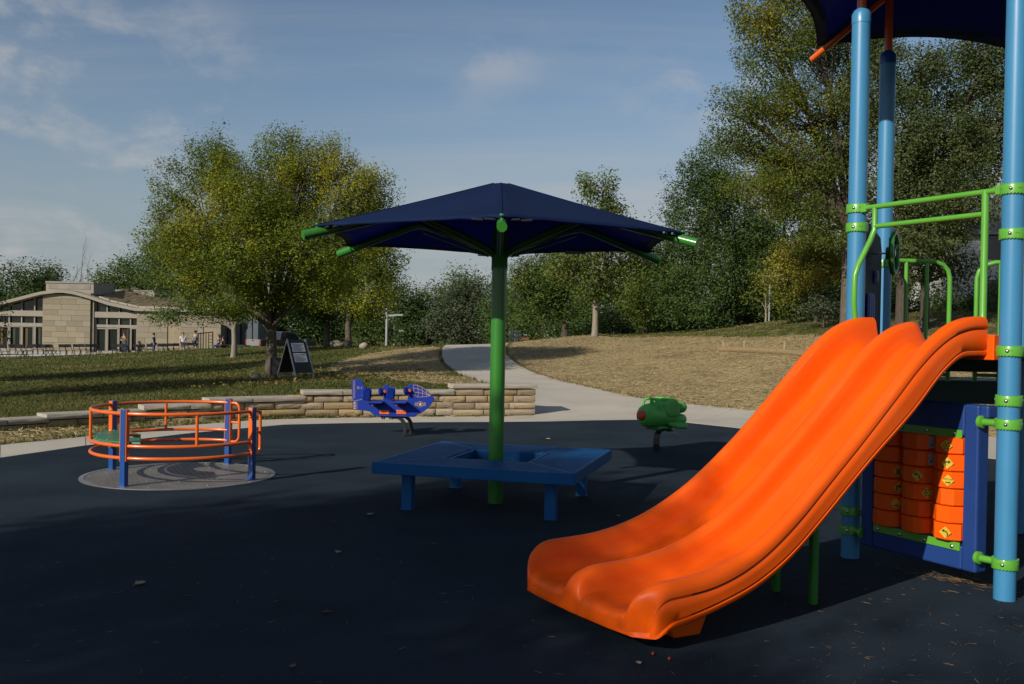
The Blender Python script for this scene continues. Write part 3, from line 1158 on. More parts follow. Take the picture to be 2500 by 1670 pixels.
def half_profile(s, flare):
    """(t, z) from the middle hump out over the near lane and rail, down the outer wall and back under"""
    c_, b_ = crv(_cz, s), crv(_bz, s)
    hump = b_ + (c_ - 0.03 - b_) * float(sstep((s - 0.005) / 0.15))     # the middle hump starts rounded at the deck
    d = c_ - b_
    hd_ = hump - b_
    pts = [(0.0, hump), (0.022, hump - 0.001), (0.038, hump - 0.010 * min(1, hd_ / 0.1)), (0.050, hump - 0.032 * min(1, hd_ / 0.1)), (0.060, b_ + hd_ * 0.55), (0.074, b_ + hd_ * 0.22), (0.090, b_ + hd_ * 0.07 + 0.006), (0.110, b_ + 0.006), (0.14, b_),
           (0.25, b_ - 0.004), (0.355, b_), (0.378, b_ + 0.006), (0.395, b_ + d * 0.07 + 0.006), (0.409, b_ + d * 0.24), (0.421, b_ + d * 0.56), (0.432, b_ + d * 0.84), (0.444, c_ - 0.013), (0.460, c_ - 0.001), (0.488, c_), (0.508, c_ - 0.007),
           (0.522, c_ - 0.026), (0.527, c_ - 0.052), (0.527, c_ - 0.072), (0.514, c_ - 0.079), (0.514, c_ - 0.085), (0.522, c_ - 0.091),
           (0.522, (c_ + b_) / 2 - 0.05), (0.523, b_ - 0.008), (0.514, b_ - 0.013), (0.514, b_ - 0.019), (0.525, b_ - 0.025), (0.524, b_ - 0.046), (0.514, b_ - 0.056), (0.490, b_ - 0.058), (0.455, b_ - 0.045), (0.30, b_ - 0.040), (0.0, b_ - 0.040)]
    return [(t * (1 + flare), z) for t, z in pts]


def flare_(s):
    return -0.045 + 0.235 * float(sstep((s - 1.25) / 1.45))


st = list(np.linspace(0.032, 0.6, 20)) + list(np.linspace(0.66, 2.0, 30)) + list(np.linspace(2.04, 2.62, 16))
rows = []
for s in st:
    hp = half_profile(s, flare_(s))
    nh = len(hp)
    prof = [(-t, z) for t, z in hp[::-1]] + hp[1:-1]
    rows.append([(s, t, z) for t, z in prof])
hidx = list(range(nh))[::-1] + list(range(nh))[1:-1]
# rolled open end: every line of the section swings forward and meets in one rounded front edge
base = rows[-1]
bE = float(crv(_bz, st[-1]))
nk = 22
for k in range(1, nk + 1):
    a = k / nk * math.pi / 2
    ca_, sa_ = math.cos(a), math.sin(a)
    row = []
    for (s0, t, z), hi_ in zip(base, hidx):
        lane = float(sstep(1 - abs(abs(t) - 0.29) / 0.2))
        reach = 0.262 - 0.03 * (abs(t) / 0.6) ** 2 - 0.028 * (t / 0.6) - 0.085 * float(sstep((abs(t) - 0.52) / 0.12))
        if hi_ >= 28 or z < 0.1:                                       # underside
            zb = z + (0.062 - z) * min(1, k / nk * 1.1)
            zz = 0.112 + (zb - 0.112) * ca_ ** 0.42
        elif z < bE + 0.03:                                            # lane floor, ending in a raised lip
            zz = 0.112 + (z + 0.022 * float(sstep(k / nk * 1.5)) - 0.112) * ca_ ** 0.34
        else:                                                          # rails and hump
            zz = 0.112 + (z - 0.112) * ca_ ** 0.50
        row.append((s0 + reach * sa_ ** 0.88, t * (1 - 0.075 * (1 - ca_) ** 2), zz))
    rows.append(row)
npf = len(rows[0])
m = MB(HO)
vsl = [S(*p_) for r_ in rows for p_ in r_]
fsl = []
for i in range(len(rows) - 1):
    for j in range(npf):
        jj = (j + 1) % npf
        fsl.append((i * npf + j, i * npf + jj, (i + 1) * npf + jj, (i + 1) * npf + j))
fsl.append(tuple(range(npf)))
m.add(vsl, fsl)
slide = m.build('slide', M_slide, play, angle=62)
# seams routed along both outer walls, mounting flange, foot and legs
for sg in (1, -1):
    for off, tab in ((-0.082, _cz), (-0.016, _bz)):
        m = MB(HO)
        pts = []
        for s in np.linspace(0.06, 2.5, 46):
            pts.append(S(s, sg * 0.5165 * (1 + flare_(s)), crv(tab, s) + off))
        m.tube(pts, 0.0042, n=6)
        m.build('seam', M_seam, slide)
m = MB(HO)
m.prism([(-0.55, 1.535), (0.55, 1.535), (0.55, 1.70), (0.50, 1.70), (0.50, 1.612), (-0.50, 1.612), (-0.50, 1.70), (-0.55, 1.70)], S(-0.03, 0, 0), (SW[0], SW[1], 0), (0, 0, 1), 0.125)
m.build('flange', M_orange, slide, smooth=False, bevel=0.006)
for t in (0.36, -0.36):
    m = MB(HO)
    m.prism([(2.20, 0.18), (2.55, 0.14), (2.46, 0.0), (2.28, 0.0)], S(0, t, 0), (SD[0], SD[1], 0), (0, 0, 1), 0.10)
    m.build('foot', M_orange, slide, smooth=False, bevel=0.01)
for t, s in ((0.20, 1.225), (-0.13, 1.225)):
    m = MB(HO)
    m.tube([S(s, t, -0.02), S(s, t, float(crv(_bz, s)) - 0.03)], 0.030, n=20)
    m.build('leg', M_green, slide, angle=50)
m = MB(HO)
m.bar(S(1.225, -0.35, float(crv(_bz, 1.225)) - 0.05), S(1.225, 0.42, float(crv(_bz, 1.225)) - 0.05), 0.06, 0.03)
m.build('cross_bar', M_green, slide, smooth=False)

# ---- guard rail over the slide mouth
m = MB(HO)
zt_ = 2.638
m.tube([S(0.02, -0.56, zt_), S(0.02, 0.565, zt_)], 0.0195, n=14)
m.tube([S(0.02, -0.452, zt_ - 0.145), S(0.02, 0.455, zt_ - 0.145)], 0.0185, n=14)
m.tube([S(0.02, 0.455, zt_ + 0.01), S(0.02, 0.455, 1.86), S(0.03, 0.462, 1.80)], 0.0235, n=14)
m.tube([S(0.02, -0.455, zt_ + 0.005), S(0.02, -0.455, 2.47), S(0.06, -0.46, 2.38), S(0.17, -0.465, 2.20), S(0.20, -0.467, 2.12), S(0.20, -0.47, 1.92), S(0.18, -0.475, 1.80)], 0.0205, n=14)
m.build('guard_rail', M_lime, play, angle=50)
for t in (-0.565, 0.57):
    m = MB(HO)
    m.box(S(0.015, t, zt_), (0.05, 0.075, 0.066), rz=math.atan2(SD[1], SD[0]))
    m.build('rail_bracket', M_lime, play, smooth=False, bevel=0.008)

# ---- deck
ang = [math.atan2(p_[1] - HEXC[1], p_[0] - HEXC[0]) for p_ in (posts['near'], posts['side'], posts['far'], posts['back'], posts['rear'], posts['left'])]
hexp = [tuple(np.array(posts[k]) - HEXC) for k in ('near', 'side', 'far', 'back', 'rear', 'left')]
m = MB()
m.prism([(x * 0.955, y * 0.955) for x, y in hexp], (0, 0, 1.568), (1, 0, 0), (0, 1, 0), 0.07)
m.build('deck', M_deck, play, smooth=False, bevel=0.01)
m = MB(HO)
m.bar((posts['rear'][0] + 0.08, posts['rear'][1], 1.462), (posts['back'][0] - 0.08, posts['back'][1], 1.462), 0.06, 0.14)
m.build('deck_beam', M_deck, play, smooth=False, bevel=0.005)
m = MB((3.88, 7.33, 0))
m.prism([(3.55, 8.72), (5.2, 8.72), (5.2, 9.6), (3.55, 9.6)], (0, 0, 1.20), (1, 0, 0), (0, 1, 0), 0.21)
m.build('step_deck', mat('deck_green', (0.020, 0.042, 0.034), (0.03, 0.05, 0.04), scale=20, rough=0.7), play, smooth=False, bevel=0.01)
for x, y in ((3.62, 8.8), (5.1, 8.8), (3.62, 9.5), (5.1, 9.5)):
    m = MB(HO)
    m.tube([(x, y, 0), (x, y, 1.1)], 0.03, n=10)
    m.build('step_leg', M_black, play)

# ---- hand loops at the far opening
for x0, x1, y0, y1, rev in ((3.30, 3.86, 8.54, 8.60, 0), (4.34, 4.10, 8.52, 8.60, 1)):
    m = MB(HO)
    zt2 = 2.355
    d_ = np.array([x1 - x0, y1 - y0])
    q = lambda f_: (x0 + d_[0] * f_, y0 + d_[1] * f_)
    c_ = 0.14 / abs(d_[0])
    m.tube([(*q(-0.05), zt2), (*q(1 - c_), zt2), (*q(1 - c_ * 0.45), zt2 - 0.025), (*q(1 - c_ * 0.12), zt2 - 0.075), (*q(1), zt2 - 0.14), (*q(1), 1.30)], 0.0195, n=12)
    for f_ in ((0.28, 0.62) if not rev else (0.25,)):
        m.tube([(*q(f_), zt2), (*q(f_), 1.30)], 0.0165, n=12)
    m.tube([(*q(0.0), 1.36), (*q(1), 1.36)], 0.016, n=12)
    m.build('hand_loop', M_lime, play, angle=50)

# ---- side panel with steering wheel
pd = posts['rear'] - posts['left']
pd = pd / np.linalg.norm(pd)
pn = np.array([pd[1], -pd[0]])
pm = (posts['rear'] + posts['left']) / 2


def W2(a, n_, z):
    p_ = pm + pd * a + pn * n_
    return (p_[0], p_[1], z)


m = MB(HO)
m.prism([(-0.44, 1.52), (0.44, 1.52), (0.44, 2.40), (0.36, 2.52), (-0.30, 2.60), (-0.44, 2.55)], W2(0, 0, 0), (pd[0], pd[1], 0), (0, 0, 1), 0.03)
pan = m.build('side_panel', mat('dark_navy_board', (0.006, 0.012, 0.045), scale=5, rough=0.6, spec=0.1), play, smooth=False, bevel=0.006)
m = MB(HO)
for a in (-0.30, -0.21, -0.12):
    m.tube([W2(a, 0.03, 1.56), W2(a, 0.035, 1.60), W2(a, 0.035, 1.98), W2(a, 0.028, 2.02)], 0.024, n=12)
for a in (0.06, 0.12):
    m.tube([W2(a, 0.02, 2.12), W2(a, 0.028, 2.17), W2(a, 0.02, 2.22)], 0.02, n=10)
m.build('rib', mat('royal_blue_plastic', (0.01, 0.025, 0.24), scale=4, rough=0.25), pan)
wc = np.array(W2(0.05, 0.17, 2.36))
ax = Vector((pn[0], pn[1], 0))
m = MB(HO)
e1, e2 = Vector((pd[0], pd[1], 0)), Vector((0, 0, 1))
ring = [Vector(wc) + (e1 * math.cos(a) + e2 * math.sin(a)) * 0.165 for a in np.linspace(0, 2 * math.pi, 40, endpoint=False)]
m.tube(ring, [0.020 + 0.004 * (k % 4 == 0) for k in range(40)], n=10, closed=True)
for k in range(3):
    a = 0.5 + k * 2 * math.pi / 3
    d_ = e1 * math.cos(a) + e2 * math.sin(a)
    m.tube([Vector(wc) - ax * 0.03, Vector(wc) + d_ * 0.16], 0.018, n=8)
m.lathe([(0.05, -0.06), (0.055, -0.03), (0.03, 0.01)], wc, 16, ax)
wh = m.build('steering_wheel', M_green, play)
m = MB(HO).tube([W2(0.05, 0.0, 2.36), W2(0.05, 0.16, 2.36)], 0.008, n=8)
m.build('axle', M_steel, wh)

# ---- roller panel under the deck
m = MB(HO)
RW = math.atan2(SW[1], SW[0])


def fr_bar(t0, t1, z0, z1, dep=0.11, s=-0.02):
    m.prism([(t0, z0), (t1, z0), (t1, z1), (t0, z1)], S(s, 0, 0), (SW[0], SW[1], 0), (0, 0, 1), dep)


fr_bar(-0.515, -0.40, 0.125, 1.235)
fr_bar(0.345, 0.455, 0.125, 1.235)
fr_bar(-0.402, 0.347, 0.125, 0.285, 0.107)
fr_bar(-0.402, 0.347, 1.02, 1.235, 0.107)
fr_bar(0.452, 0.52, 1.15, 1.235, 0.10)
panel = m.build('roller_panel', M_navy, play, smooth=False, bevel=0.014)
for z0 in (0.25, 1.005):
    m = MB(HO)
    m.prism([(-0.39, z0 + 0.055), (0.335, z0 + 0.055), (0.335, z0), (-0.39, z0)], S(0.038, 0, 0), (SW[0], SW[1], 0), (0, 0, 1), 0.012)
    m.build('retainer_strip', M_lime, panel, smooth=False, bevel=0.003)
for t in (-0.34, -0.15, 0.06, 0.28):
    for z in (0.274, 1.035):
        q = np.array(S(0.046, t, z)) - np.array(HO)
        put(ME_bolt, 'bolt', panel, q, look((SD[0], SD[1], 0)), (1.2, 1.2, 1.2))
cols_t = (-0.285, -0.035, 0.225)
m = MB(HO)
for t in cols_t:
    m.tube([S(-0.02, t, 0.27), S(-0.02, t, 1.03)], 0.02, n=10)
m.build('spindle', M_lime, panel)
rr = random.Random(12)
DEC = {}


def roller_mesh(n, r, h, b=0.010):
    m_ = MB()
    m_.lathe([(r - b, 0), (r, b * 0.8), (r, h - b * 0.8), (r - b, h)], n=n)
    me = m_.mesh('roller')
    finish(me, M_orange, True, 25)
    return me


ROL = [roller_mesh(14, 0.122, 0.112), roller_mesh(10, 0.126, 0.112), roller_mesh(8, 0.124, 0.112)]
decal_of = {(0, 1): 'flat', (0, 2): 'turn', (0, 3): 'walk', (1, 2): 'bolt', (1, 3): 'bend', (1, 4): 'plate', (1, 5): 'plate', (2, 0): 'bend', (2, 3): 'detour', (2, 4): 'turn', (2, 5): 'bolt'}
for ci, t in enumerate(cols_t):
    for ri in range(6):
        z = 0.312 + ri * 0.1165
        k = 2 if ci == 2 else (0 if (ri + ci) % 2 else 1)
        sc_ = 0.90 if (ci, ri) == (2, 2) else rr.uniform(0.965, 1.0)
        q = np.array(S(-0.02, t, z)) - np.array(HO)
        rl = put(ROL[k], 'roller', panel, q, (0, 0, rr.uniform(0, 6.28)), (sc_, sc_, 1))
        if (ci, ri) in decal_of:
            kind_ = decal_of[(ci, ri)]
            # sticker on the face turned to the viewer, with its own offset round the roller
            tw = (1.3 if kind_ == 'plate' else 1.05 if (ci, ri) == (1, 2) else {0: 1.05, 1: 0.58, 2: 0.36}[ci]) + rr.uniform(-0.08, 0.08)
            dr = Vector((SD[0], SD[1], 0))
            dr.rotate(Euler((0, 0, tw)))
            sd = Vector((-dr.y, dr.x, 0))
            o_ = Vector(S(-0.02, t, z + 0.056)) + dr * (0.1275 * sc_ if k == 1 else 0.1255 * sc_ if k == 2 else 0.1235 * sc_)
            mm = MB(HO)
            if kind_ == 'plate':
                mm.prism([(-0.022, -0.04), (0.022, -0.04), (0.022, 0.04), (-0.022, 0.04)], o_, sd, (0, 0, 1), 0.003)
                mm.build('sticker', mat('grey_sticker', (0.35, 0.34, 0.33), scale=20, rough=0.5), panel, smooth=False)
            else:
                mm.prism([(0, -0.040), (0.040, 0), (0, 0.040), (-0.040, 0)], o_, sd, (0, 0, 1), 0.003)
                mm.build('sticker', M_yellow, panel, smooth=False)
            mm = MB(HO)
            o2 = o_ + dr * 0.0022
            if kind_ == 'bend':
                mm.prism([(0.012, -0.022), (0.019, -0.022), (0.019, -0.005), (0.012, 0.007), (-0.006, 0.013), (-0.006, 0.022), (-0.022, 0.010), (-0.006, -0.001), (-0.006, 0.006), (0.008, 0.001), (0.012, -0.007)], o2, sd, (0, 0, 1), 0.002)
            elif kind_ == 'turn':
                mm.prism([(-0.018, -0.022), (-0.010, -0.022), (-0.010, 0.004), (0.006, 0.004), (0.006, -0.004), (0.021, 0.009), (0.006, 0.021), (0.006, 0.013), (-0.018, 0.013)], o2, sd, (0, 0, 1), 0.002)
            elif kind_ in ('detour', 'flat'):
                mm.prism([(-0.016, -0.016), (0.006, -0.016), (0.006, -0.021), (0.018, -0.013), (0.006, -0.005), (0.006, -0.010), (-0.016, -0.010)], o2, sd, (0, 0, 1), 0.002)
            elif kind_ == 'bolt':
                for a in range(6):
                    b_ = a * math.pi / 3
                    mm.prism([(0.004 + 0.02 * math.cos(b_) + 0.006 * math.cos(g), 0.02 * math.sin(b_) + 0.006 * math.sin(g)) for g in np.linspace(0, 6.28, 7)[:-1]], o2, sd, (0, 0, 1), 0.002)
                mm.prism([(0.006 * math.cos(g), 0.006 * math.sin(g)) for g in np.linspace(0, 6.28, 7)[:-1]], o2, sd, (0, 0, 1), 0.002)
            elif kind_ == 'walk':
                mm.prism([(-0.012, -0.025), (-0.004, -0.025), (-0.002, 0.0), (-0.004, 0.02), (-0.012, 0.012)], o2, sd, (0, 0, 1), 0.002)
                mm.prism([(0.004, -0.025), (0.012, -0.025), (0.013, 0.005), (0.010, 0.025), (0.003, 0.015)], o2, sd, (0, 0, 1), 0.002)
            else:
                mm.prism([(-0.012, -0.02), (0.012, -0.02), (0.0, -0.008)], o2, sd, (0, 0, 1), 0.002)
            mm.build('symbol', M_ink, panel, smooth=False)
            if kind_ == 'detour':
                mt = Matrix((sd, Vector((0, 0, 1)), dr)).transposed().to_4x4()
                mt.translation = o_ + dr * 0.0025 + Vector((0, 0, 0.004)) - Vector(HO)
                lettering('DETOUR', 0.016, mt, M_ink, panel, 'CENTER')
# struts that hold the panel to the posts
for t, z in ((0.50, 1.128), (0.50, 0.234), (-0.53, 0.215)):
    m = MB(HO)
    sg = 1 if t > 0 else -1
    m.tube([S(0.03, t - sg * 0.03, z), S(0.015, t + sg * 0.085, z)], 0.024, n=12)
    m.lathe([(0.042, -0.012), (0.042, 0.012), (0.02, 0.02)], S(0.03, t - sg * 0.03, z), 14, (SW[0] * sg, SW[1] * sg, 0))
    m.build('strut', M_lime, play, angle=40)


# ---- fabric roofs
def roof(parent, org, cx, cy, corners, z_eave, z_apex, sag, flat=0.05, lift=0.0, hem=0.06, m_=None, name='canopy', thick=0.012, puff=0.0):
    """hipped fabric canopy on the given plan corners; edges are cut in a shallow curve"""
    k = len(corners)
    nu, nv = 14, 10
    mbv = MB(org)
    per_u = []
    for i in range(k):
        a, b = np.array(corners[i], float), np.array(corners[(i + 1) % k], float)
        for j in range(nu):
            u = j / nu
            e = a + (b - a) * u
            bow = 4 * u * (1 - u)
            cxy = np.array([cx, cy])
            e = e + (cxy - e) * sag * bow
            per_u.append((e, z_eave + lift * bow + (z_apex - z_eave) * sag * bow, bow))
    n = len(per_u)
    rows_ = []
    for v in range(nv + 1):
        f_ = v / nv
        r_ = []
        for e, ze, bow in per_u:
            cxy = np.array([cx, cy])
            q = cxy + (e - cxy) * (flat + (1 - flat) * f_)
            z = z_apex + (ze - z_apex) * f_ - puff * math.sin(math.pi * f_) * (0.35 + 0.65 * bow)
            z += 0.010 * f_ ** 3 * (1 - bow) * (1 if len(r_) % 2 else -1) * (1 if 0 < len(r_) % nu < 4 or len(r_) % nu > nu - 4 else 0)
            r_.append((q[0], q[1], z))
        rows_.append(r_)
    vs_ = [p_ for r_ in rows_ for p_ in r_]
    fs_ = []
    for v in range(nv):
        for j in range(n):
            fs_.append((v * n + j, v * n + (j + 1) % n, (v + 1) * n + (j + 1) % n, (v + 1) * n + j))
    fs_.append(tuple(range(n)))
    mbv.add(vs_, fs_)
    ob_ = mbv.build(name, m_ or M_fabric, parent, angle=50)
    so = ob_.modifiers.new('cloth', 'SOLIDIFY')
    so.thickness = thick
    # stitched seam over each hip
    for i in range(k):
        ms = MB(org)
        ms.tube([(rows_[v][i * nu][0], rows_[v][i * nu][1], rows_[v][i * nu][2] + 0.002) for v in range(nv + 1)], 0.0045, n=6)
        ms.build('seam', m_ or M_fabric, ob_)
    # hem: a doubled strip along the edge
    mh = MB(org)
    rim = [(p_[0], p_[1], p_[2] - 0.006) for p_ in rows_[-1]]
    mh.tube(rim, 0.011, n=6, closed=True)
    mh.build('hem', M_fabric, ob_)
    mh2 = MB(org)
    a_ = [(p_[0], p_[1], p_[2] - thick - 0.004) for p_ in rows_[-1]]
    b_ = []
    for p_ in rows_[-1]:
        d_ = np.array([cx, cy, z_apex]) - np.array(p_)
        q = np.array(p_) + d_ / np.linalg.norm(d_) * hem
        b_.append((q[0], q[1], q[2] - thick - 0.004))
    mh2.add(a_ + b_, [(i, (i + 1) % n, n + (i + 1) % n, n + i) for i in range(n)])
    mh2.build('edge_band', mat('hem_fabric', (0.008, 0.018, 0.06), scale=4, rough=0.8), ob_, smooth=False)
    return ob_


rc = []
for k in ('near', 'side', 'far', 'back', 'rear', 'left'):
    d_ = np.array(posts[k]) - HEXC
    d_ = d_ / np.linalg.norm(d_)
    rc.append(HEXC + d_ * 2.12)
roof_ob = roof(play, HO, HEXC[0], HEXC[1], rc, 4.42, 5.42, 0.075, lift=0.0, hem=0.11, puff=0.05)
m_all = []
for k, c_ in zip(('near', 'side', 'far', 'back', 'rear', 'left'), rc):
    d_ = (np.array(c_) - HEXC) / 2.12
    m = MB(HO)
    e_ = HEXC + d_ * 2.19
    m.tube([(e_[0], e_[1], 4.30), (HEXC[0] + d_[0] * 1.28, HEXC[1] + d_[1] * 1.28, 4.68), (HEXC[0] + d_[0] * 0.1, HEXC[1] + d_[1] * 0.1, 5.28)], 0.03, n=14)
    m.tube([(posts[k][0], posts[k][1], 4.1), (posts[k][0], posts[k][1], 4.70)], 0.034, n=14)
    m.build('roof_tube', M_orange_paint, play, angle=50)
    m = MB(HO)
    m.lathe([(0.012, -0.05), (0.012, 0.05)], (c_[0], c_[1], 4.37), 8, (-d_[1], d_[0], 0))
    m.lathe([(0.02, -0.055), (0.02, -0.04)], (c_[0], c_[1], 4.37), 8, (-d_[1], d_[0], 0))
    m.build('shackle', M_steel, play)

# =================================================================== SHADE UMBRELLA
UX, UY = -0.135, 9.45
umb = thing('shade_umbrella', 'green pole shade umbrella with navy hexagonal fabric top over the bench', 'umbrella', (UX, UY, 0))
UO = (UX, UY, 0)
m = MB(UO).lathe([(0.073, -0.02), (0.073, 2.28)], (UX, UY, 0), 40)
m.build('pole', M_green, umb, angle=50)
m = MB(UO).lathe([(0.080, 2.26), (0.080, 2.30), (0.078, 2.305), (0.078, 2.62), (0.05, 2.72), (0.04, 2.98), (0.02, 3.0)], (UX, UY, 0), 40)
m.build('mast_head', M_green, umb, angle=40)
ucs = []
for k in range(6):
    a = R(-90 + 60 * k + 1.2)
    d_ = np.array([math.cos(a), math.sin(a)])
    ucs.append((UX + d_[0] * 1.86, UY + d_[1] * 1.86))
    m = MB(UO)
    pts = []
    ctrl = [(0.07, 2.42), (0.16, 2.475), (0.5, 2.60), (0.84, 2.712), (0.96, 2.735), (1.08, 2.712), (1.5, 2.60), (1.98, 2.468)]
    for r_, z in ctrl:
        pts.append((UX + d_[0] * r_, UY + d_[1] * r_, z))
    m.tube(pts, [0.036, 0.036, 0.036, 0.037, 0.038, 0.038, 0.04, 0.041], n=16)
    m.build('arm', M_green, umb, angle=50)
    m = MB(UO)
    m.tube([(UX + d_[0] * 0.13, UY + d_[1] * 0.13, 2.40), (UX + d_[0] * 0.9, UY + d_[1] * 0.9, 2.655)], 0.007, n=8)
    m.build('stay_cable', M_steel if k == 0 else M_green, umb)
    m = MB(UO)
    m.lathe([(0.014, 0), (0.014, 0.07), (0.02, 0.07), (0.02, 0.085)], (UX + d_[0] * 1.85, UY + d_[1] * 1.85, 2.50), 10)
    m.build('corner_pin', M_green, umb)
    m = MB(UO)
    sd_ = np.array([-d_[1], d_[0]])
    for sgn in (-1, 1):
        for j in range(2):
            q = np.array([UX, UY]) + d_ * (1.80 - 0.04 * j) + sd_ * sgn * (0.05 + 0.10 * j)
            m.tube([(q[0], q[1], 2.545), (q[0] + sd_[0] * 0.09 * sgn, q[1] + sd_[1] * 0.09 * sgn, 2.548)], 0.010, n=8)
    m.build('corner_strap', M_black, umb)
roof(umb, UO, UX, UY, ucs, 2.565, 3.10, 0.035, flat=0.045, lift=-0.004, hem=0.07, puff=0.022)
m = MB(UO)
m.box((UX + 0.82, UY + 1.30, 2.558), (0.22, 0.002, 0.05), rx=0.9)
m.build('care_label', mat('white_label', (0.5, 0.5, 0.5), scale=10, rough=0.7), umb, smooth=False)

# =================================================================== SQUARE BENCH
BX, BY, BTH, BS = -0.098, 9.498, -0.273, 1.886
bench = thing('square_bench', 'blue square metal bench with a hole in the middle around the green pole', 'bench', (BX, BY, 0), BTH)
hs = BS / 2
hi = 0.40
for k in range(4):
    a = k * math.pi / 2
    m = MB()
    m.prism([(-hs, -hs), (hs, -hs), (hs, -hs + 0.035), (-hs, -hs + 0.035)], (0, 0, 0.405), (1, 0, 0), (0, 1, 0), 0.105)
    ob = m.build('outer_rail', M_bench, bench, smooth=False, bevel=0.006)
    ob.rotation_euler = (0, 0, a)
    if k % 2:
        ob.scale = (0.96, 1, 1.0)
    m = MB()
    m.prism([(-hi, -hi), (hi, -hi), (hi, -hi + 0.03), (-hi, -hi + 0.03)], (0, 0, 0.405), (1, 0, 0), (0, 1, 0), 0.100)
    ob = m.build('inner_rail', M_bench, bench, smooth=False, bevel=0.005)
    ob.rotation_euler = (0, 0, a)
    if k % 2:
        ob.scale = (0.92, 1, 1)
    # mitre bar at each corner
    m = MB()
    m.bar((-hs + 0.02, -hs + 0.02, 0.452), (-hi, -hi, 0.452), 0.045, 0.016)
    ob = m.build('corner_bar', M_bench, bench, smooth=False, bevel=0.003)
    ob.rotation_euler = (0, 0, a)
    m = MB()
    m.prism([(-0.05, -0.05), (0.05, -0.05), (0.05, 0.05), (-0.05, 0.05)], (-0.682 * 0.999, -0.682 * 0.999, 0.18), (1, 0, 0), (0, 1, 0), 0.36)
    m.prism([(-0.055, -0.055), (0.055, -0.055), (0.055, 0.055), (-0.055, 0.055)], (-0.682, -0.682, 0.004), (1, 0, 0), (0, 1, 0), 0.016)
    ob = m.build('leg', M_bench, bench, smooth=False, bevel=0.006)
    ob.rotation_euler = (0, 0, a)


def clip_poly(poly, pl):
    """keep the part of poly where n.x <= c for every (n, c) in pl"""
    for nx, ny, c in pl:
        out = []
        for i in range(len(poly)):
            a, b = poly[i], poly[(i + 1) % len(poly)]
            da, db = nx * a[0] + ny * a[1] - c, nx * b[0] + ny * b[1] - c
            if da <= 0:
                out.append(a)
            if (da < 0) != (db < 0) and abs(da - db) > 1e-12:
                t = da / (da - db)
                out.append((a[0] + (b[0] - a[0]) * t, a[1] + (b[1] - a[1]) * t))
        poly = out
        if len(poly) < 3:
            return None
    return poly


r2 = math.sqrt(0.5)
planes = [(0, -1, hs - 0.03), (0, 1, -hi - 0.02), (-r2, r2, 0.0 - 0.018), (r2, r2, 0.0 - 0.018)]
for k in range(4):
    m = MB()
    for dirn, wd, zz in (((1, 0.75), 0.019, 0.455), ((1, -0.75), 0.004, 0.4485)):
        L_ = math.hypot(*dirn)
        dx, dy = dirn[0] / L_, dirn[1] / L_
        px_, py_ = -dy, dx
        for i in range(-80, 81):
            c0 = i * 0.038
            base_ = (px_ * c0 + 0, py_ * c0 - 0.66)
            q = [(base_[0] + dx * s1 + px_ * w1, base_[1] + dy * s1 + py_ * w1) for s1, w1 in ((-2, -wd / 2), (2, -wd / 2), (2, wd / 2), (-2, wd / 2))]
            q = clip_poly(q, planes)
            if q:
                m.prism(q, (0, 0, zz), (1, 0, 0), (0, 1, 0), 0.006)
    ob = m.build('mesh_panel', M_bench, bench, smooth=False, kind='stuff', label='expanded metal mesh seat panel')
    ob.rotation_euler = (0, 0, k * math.pi / 2)

# =================================================================== MERRY-GO-ROUND
MX, MY = -3.679, 10.838
merry = thing('merry_go_round', 'wheelchair merry-go-round with blue posts, orange ring rails and a grey deck', 'merry-go-round', (MX, MY, 0))
MO = (MX, MY, 0)
pf = [np.array(a) for a in ((-3.953, 9.952), (-2.799, 10.536), (-3.409, 11.737), (-4.555, 11.128))]
MRAD = float(np.mean([np.linalg.norm(p_ - np.array([MX, MY])) for p_ in pf]))
m = MB().lathe([(1.037, -0.02), (1.037, 0.008), (0.985, 0.012), (0.985, 0.002)], n=96, caps=False)
m.build('edge_ring', mat('galvanised_ring', (0.33, 0.32, 0.31), (0.26, 0.25, 0.24), scale=6, rough=0.42, metal=0.7), merry, angle=30)


def tread_material():
    mt = bpy.data.materials.new('tread_plate')
    mt.use_nodes = True
    nt = mt.node_tree
    bs = nt.nodes['Principled BSDF']
    bs.inputs['Metallic'].default_value = 0.55
    bs.inputs['Roughness'].default_value = 0.5
    t = nt.nodes.new('ShaderNodeTexCoord')
    n_ = nt.nodes.new('ShaderNodeTexNoise')
    n_.inputs['Scale'].default_value = 3
    n_.inputs['Detail'].default_value = 7
    nt.links.new(t.outputs['Object'], n_.inputs['Vector'])
    r_ = nt.nodes.new('ShaderNodeValToRGB')
    r_.color_ramp.elements[0].position = 0.3
    r_.color_ramp.elements[1].position = 0.7
    r_.color_ramp.elements[0].color = (0.17, 0.155, 0.14, 1)
    r_.color_ramp.elements[1].color = (0.25, 0.235, 0.215, 1)
    nt.links.new(n_.outputs['Fac'], r_.inputs[0])
    nt.links.new(r_.outputs[0], bs.inputs['Base Color'])
    return mt


M_tread = tread_material()
m = MB().lathe([(0.978, -0.01), (0.978, 0.010), (0.9, 0.011)], n=96)
m.build('deck_plate', M_tread, merry, smooth=False)
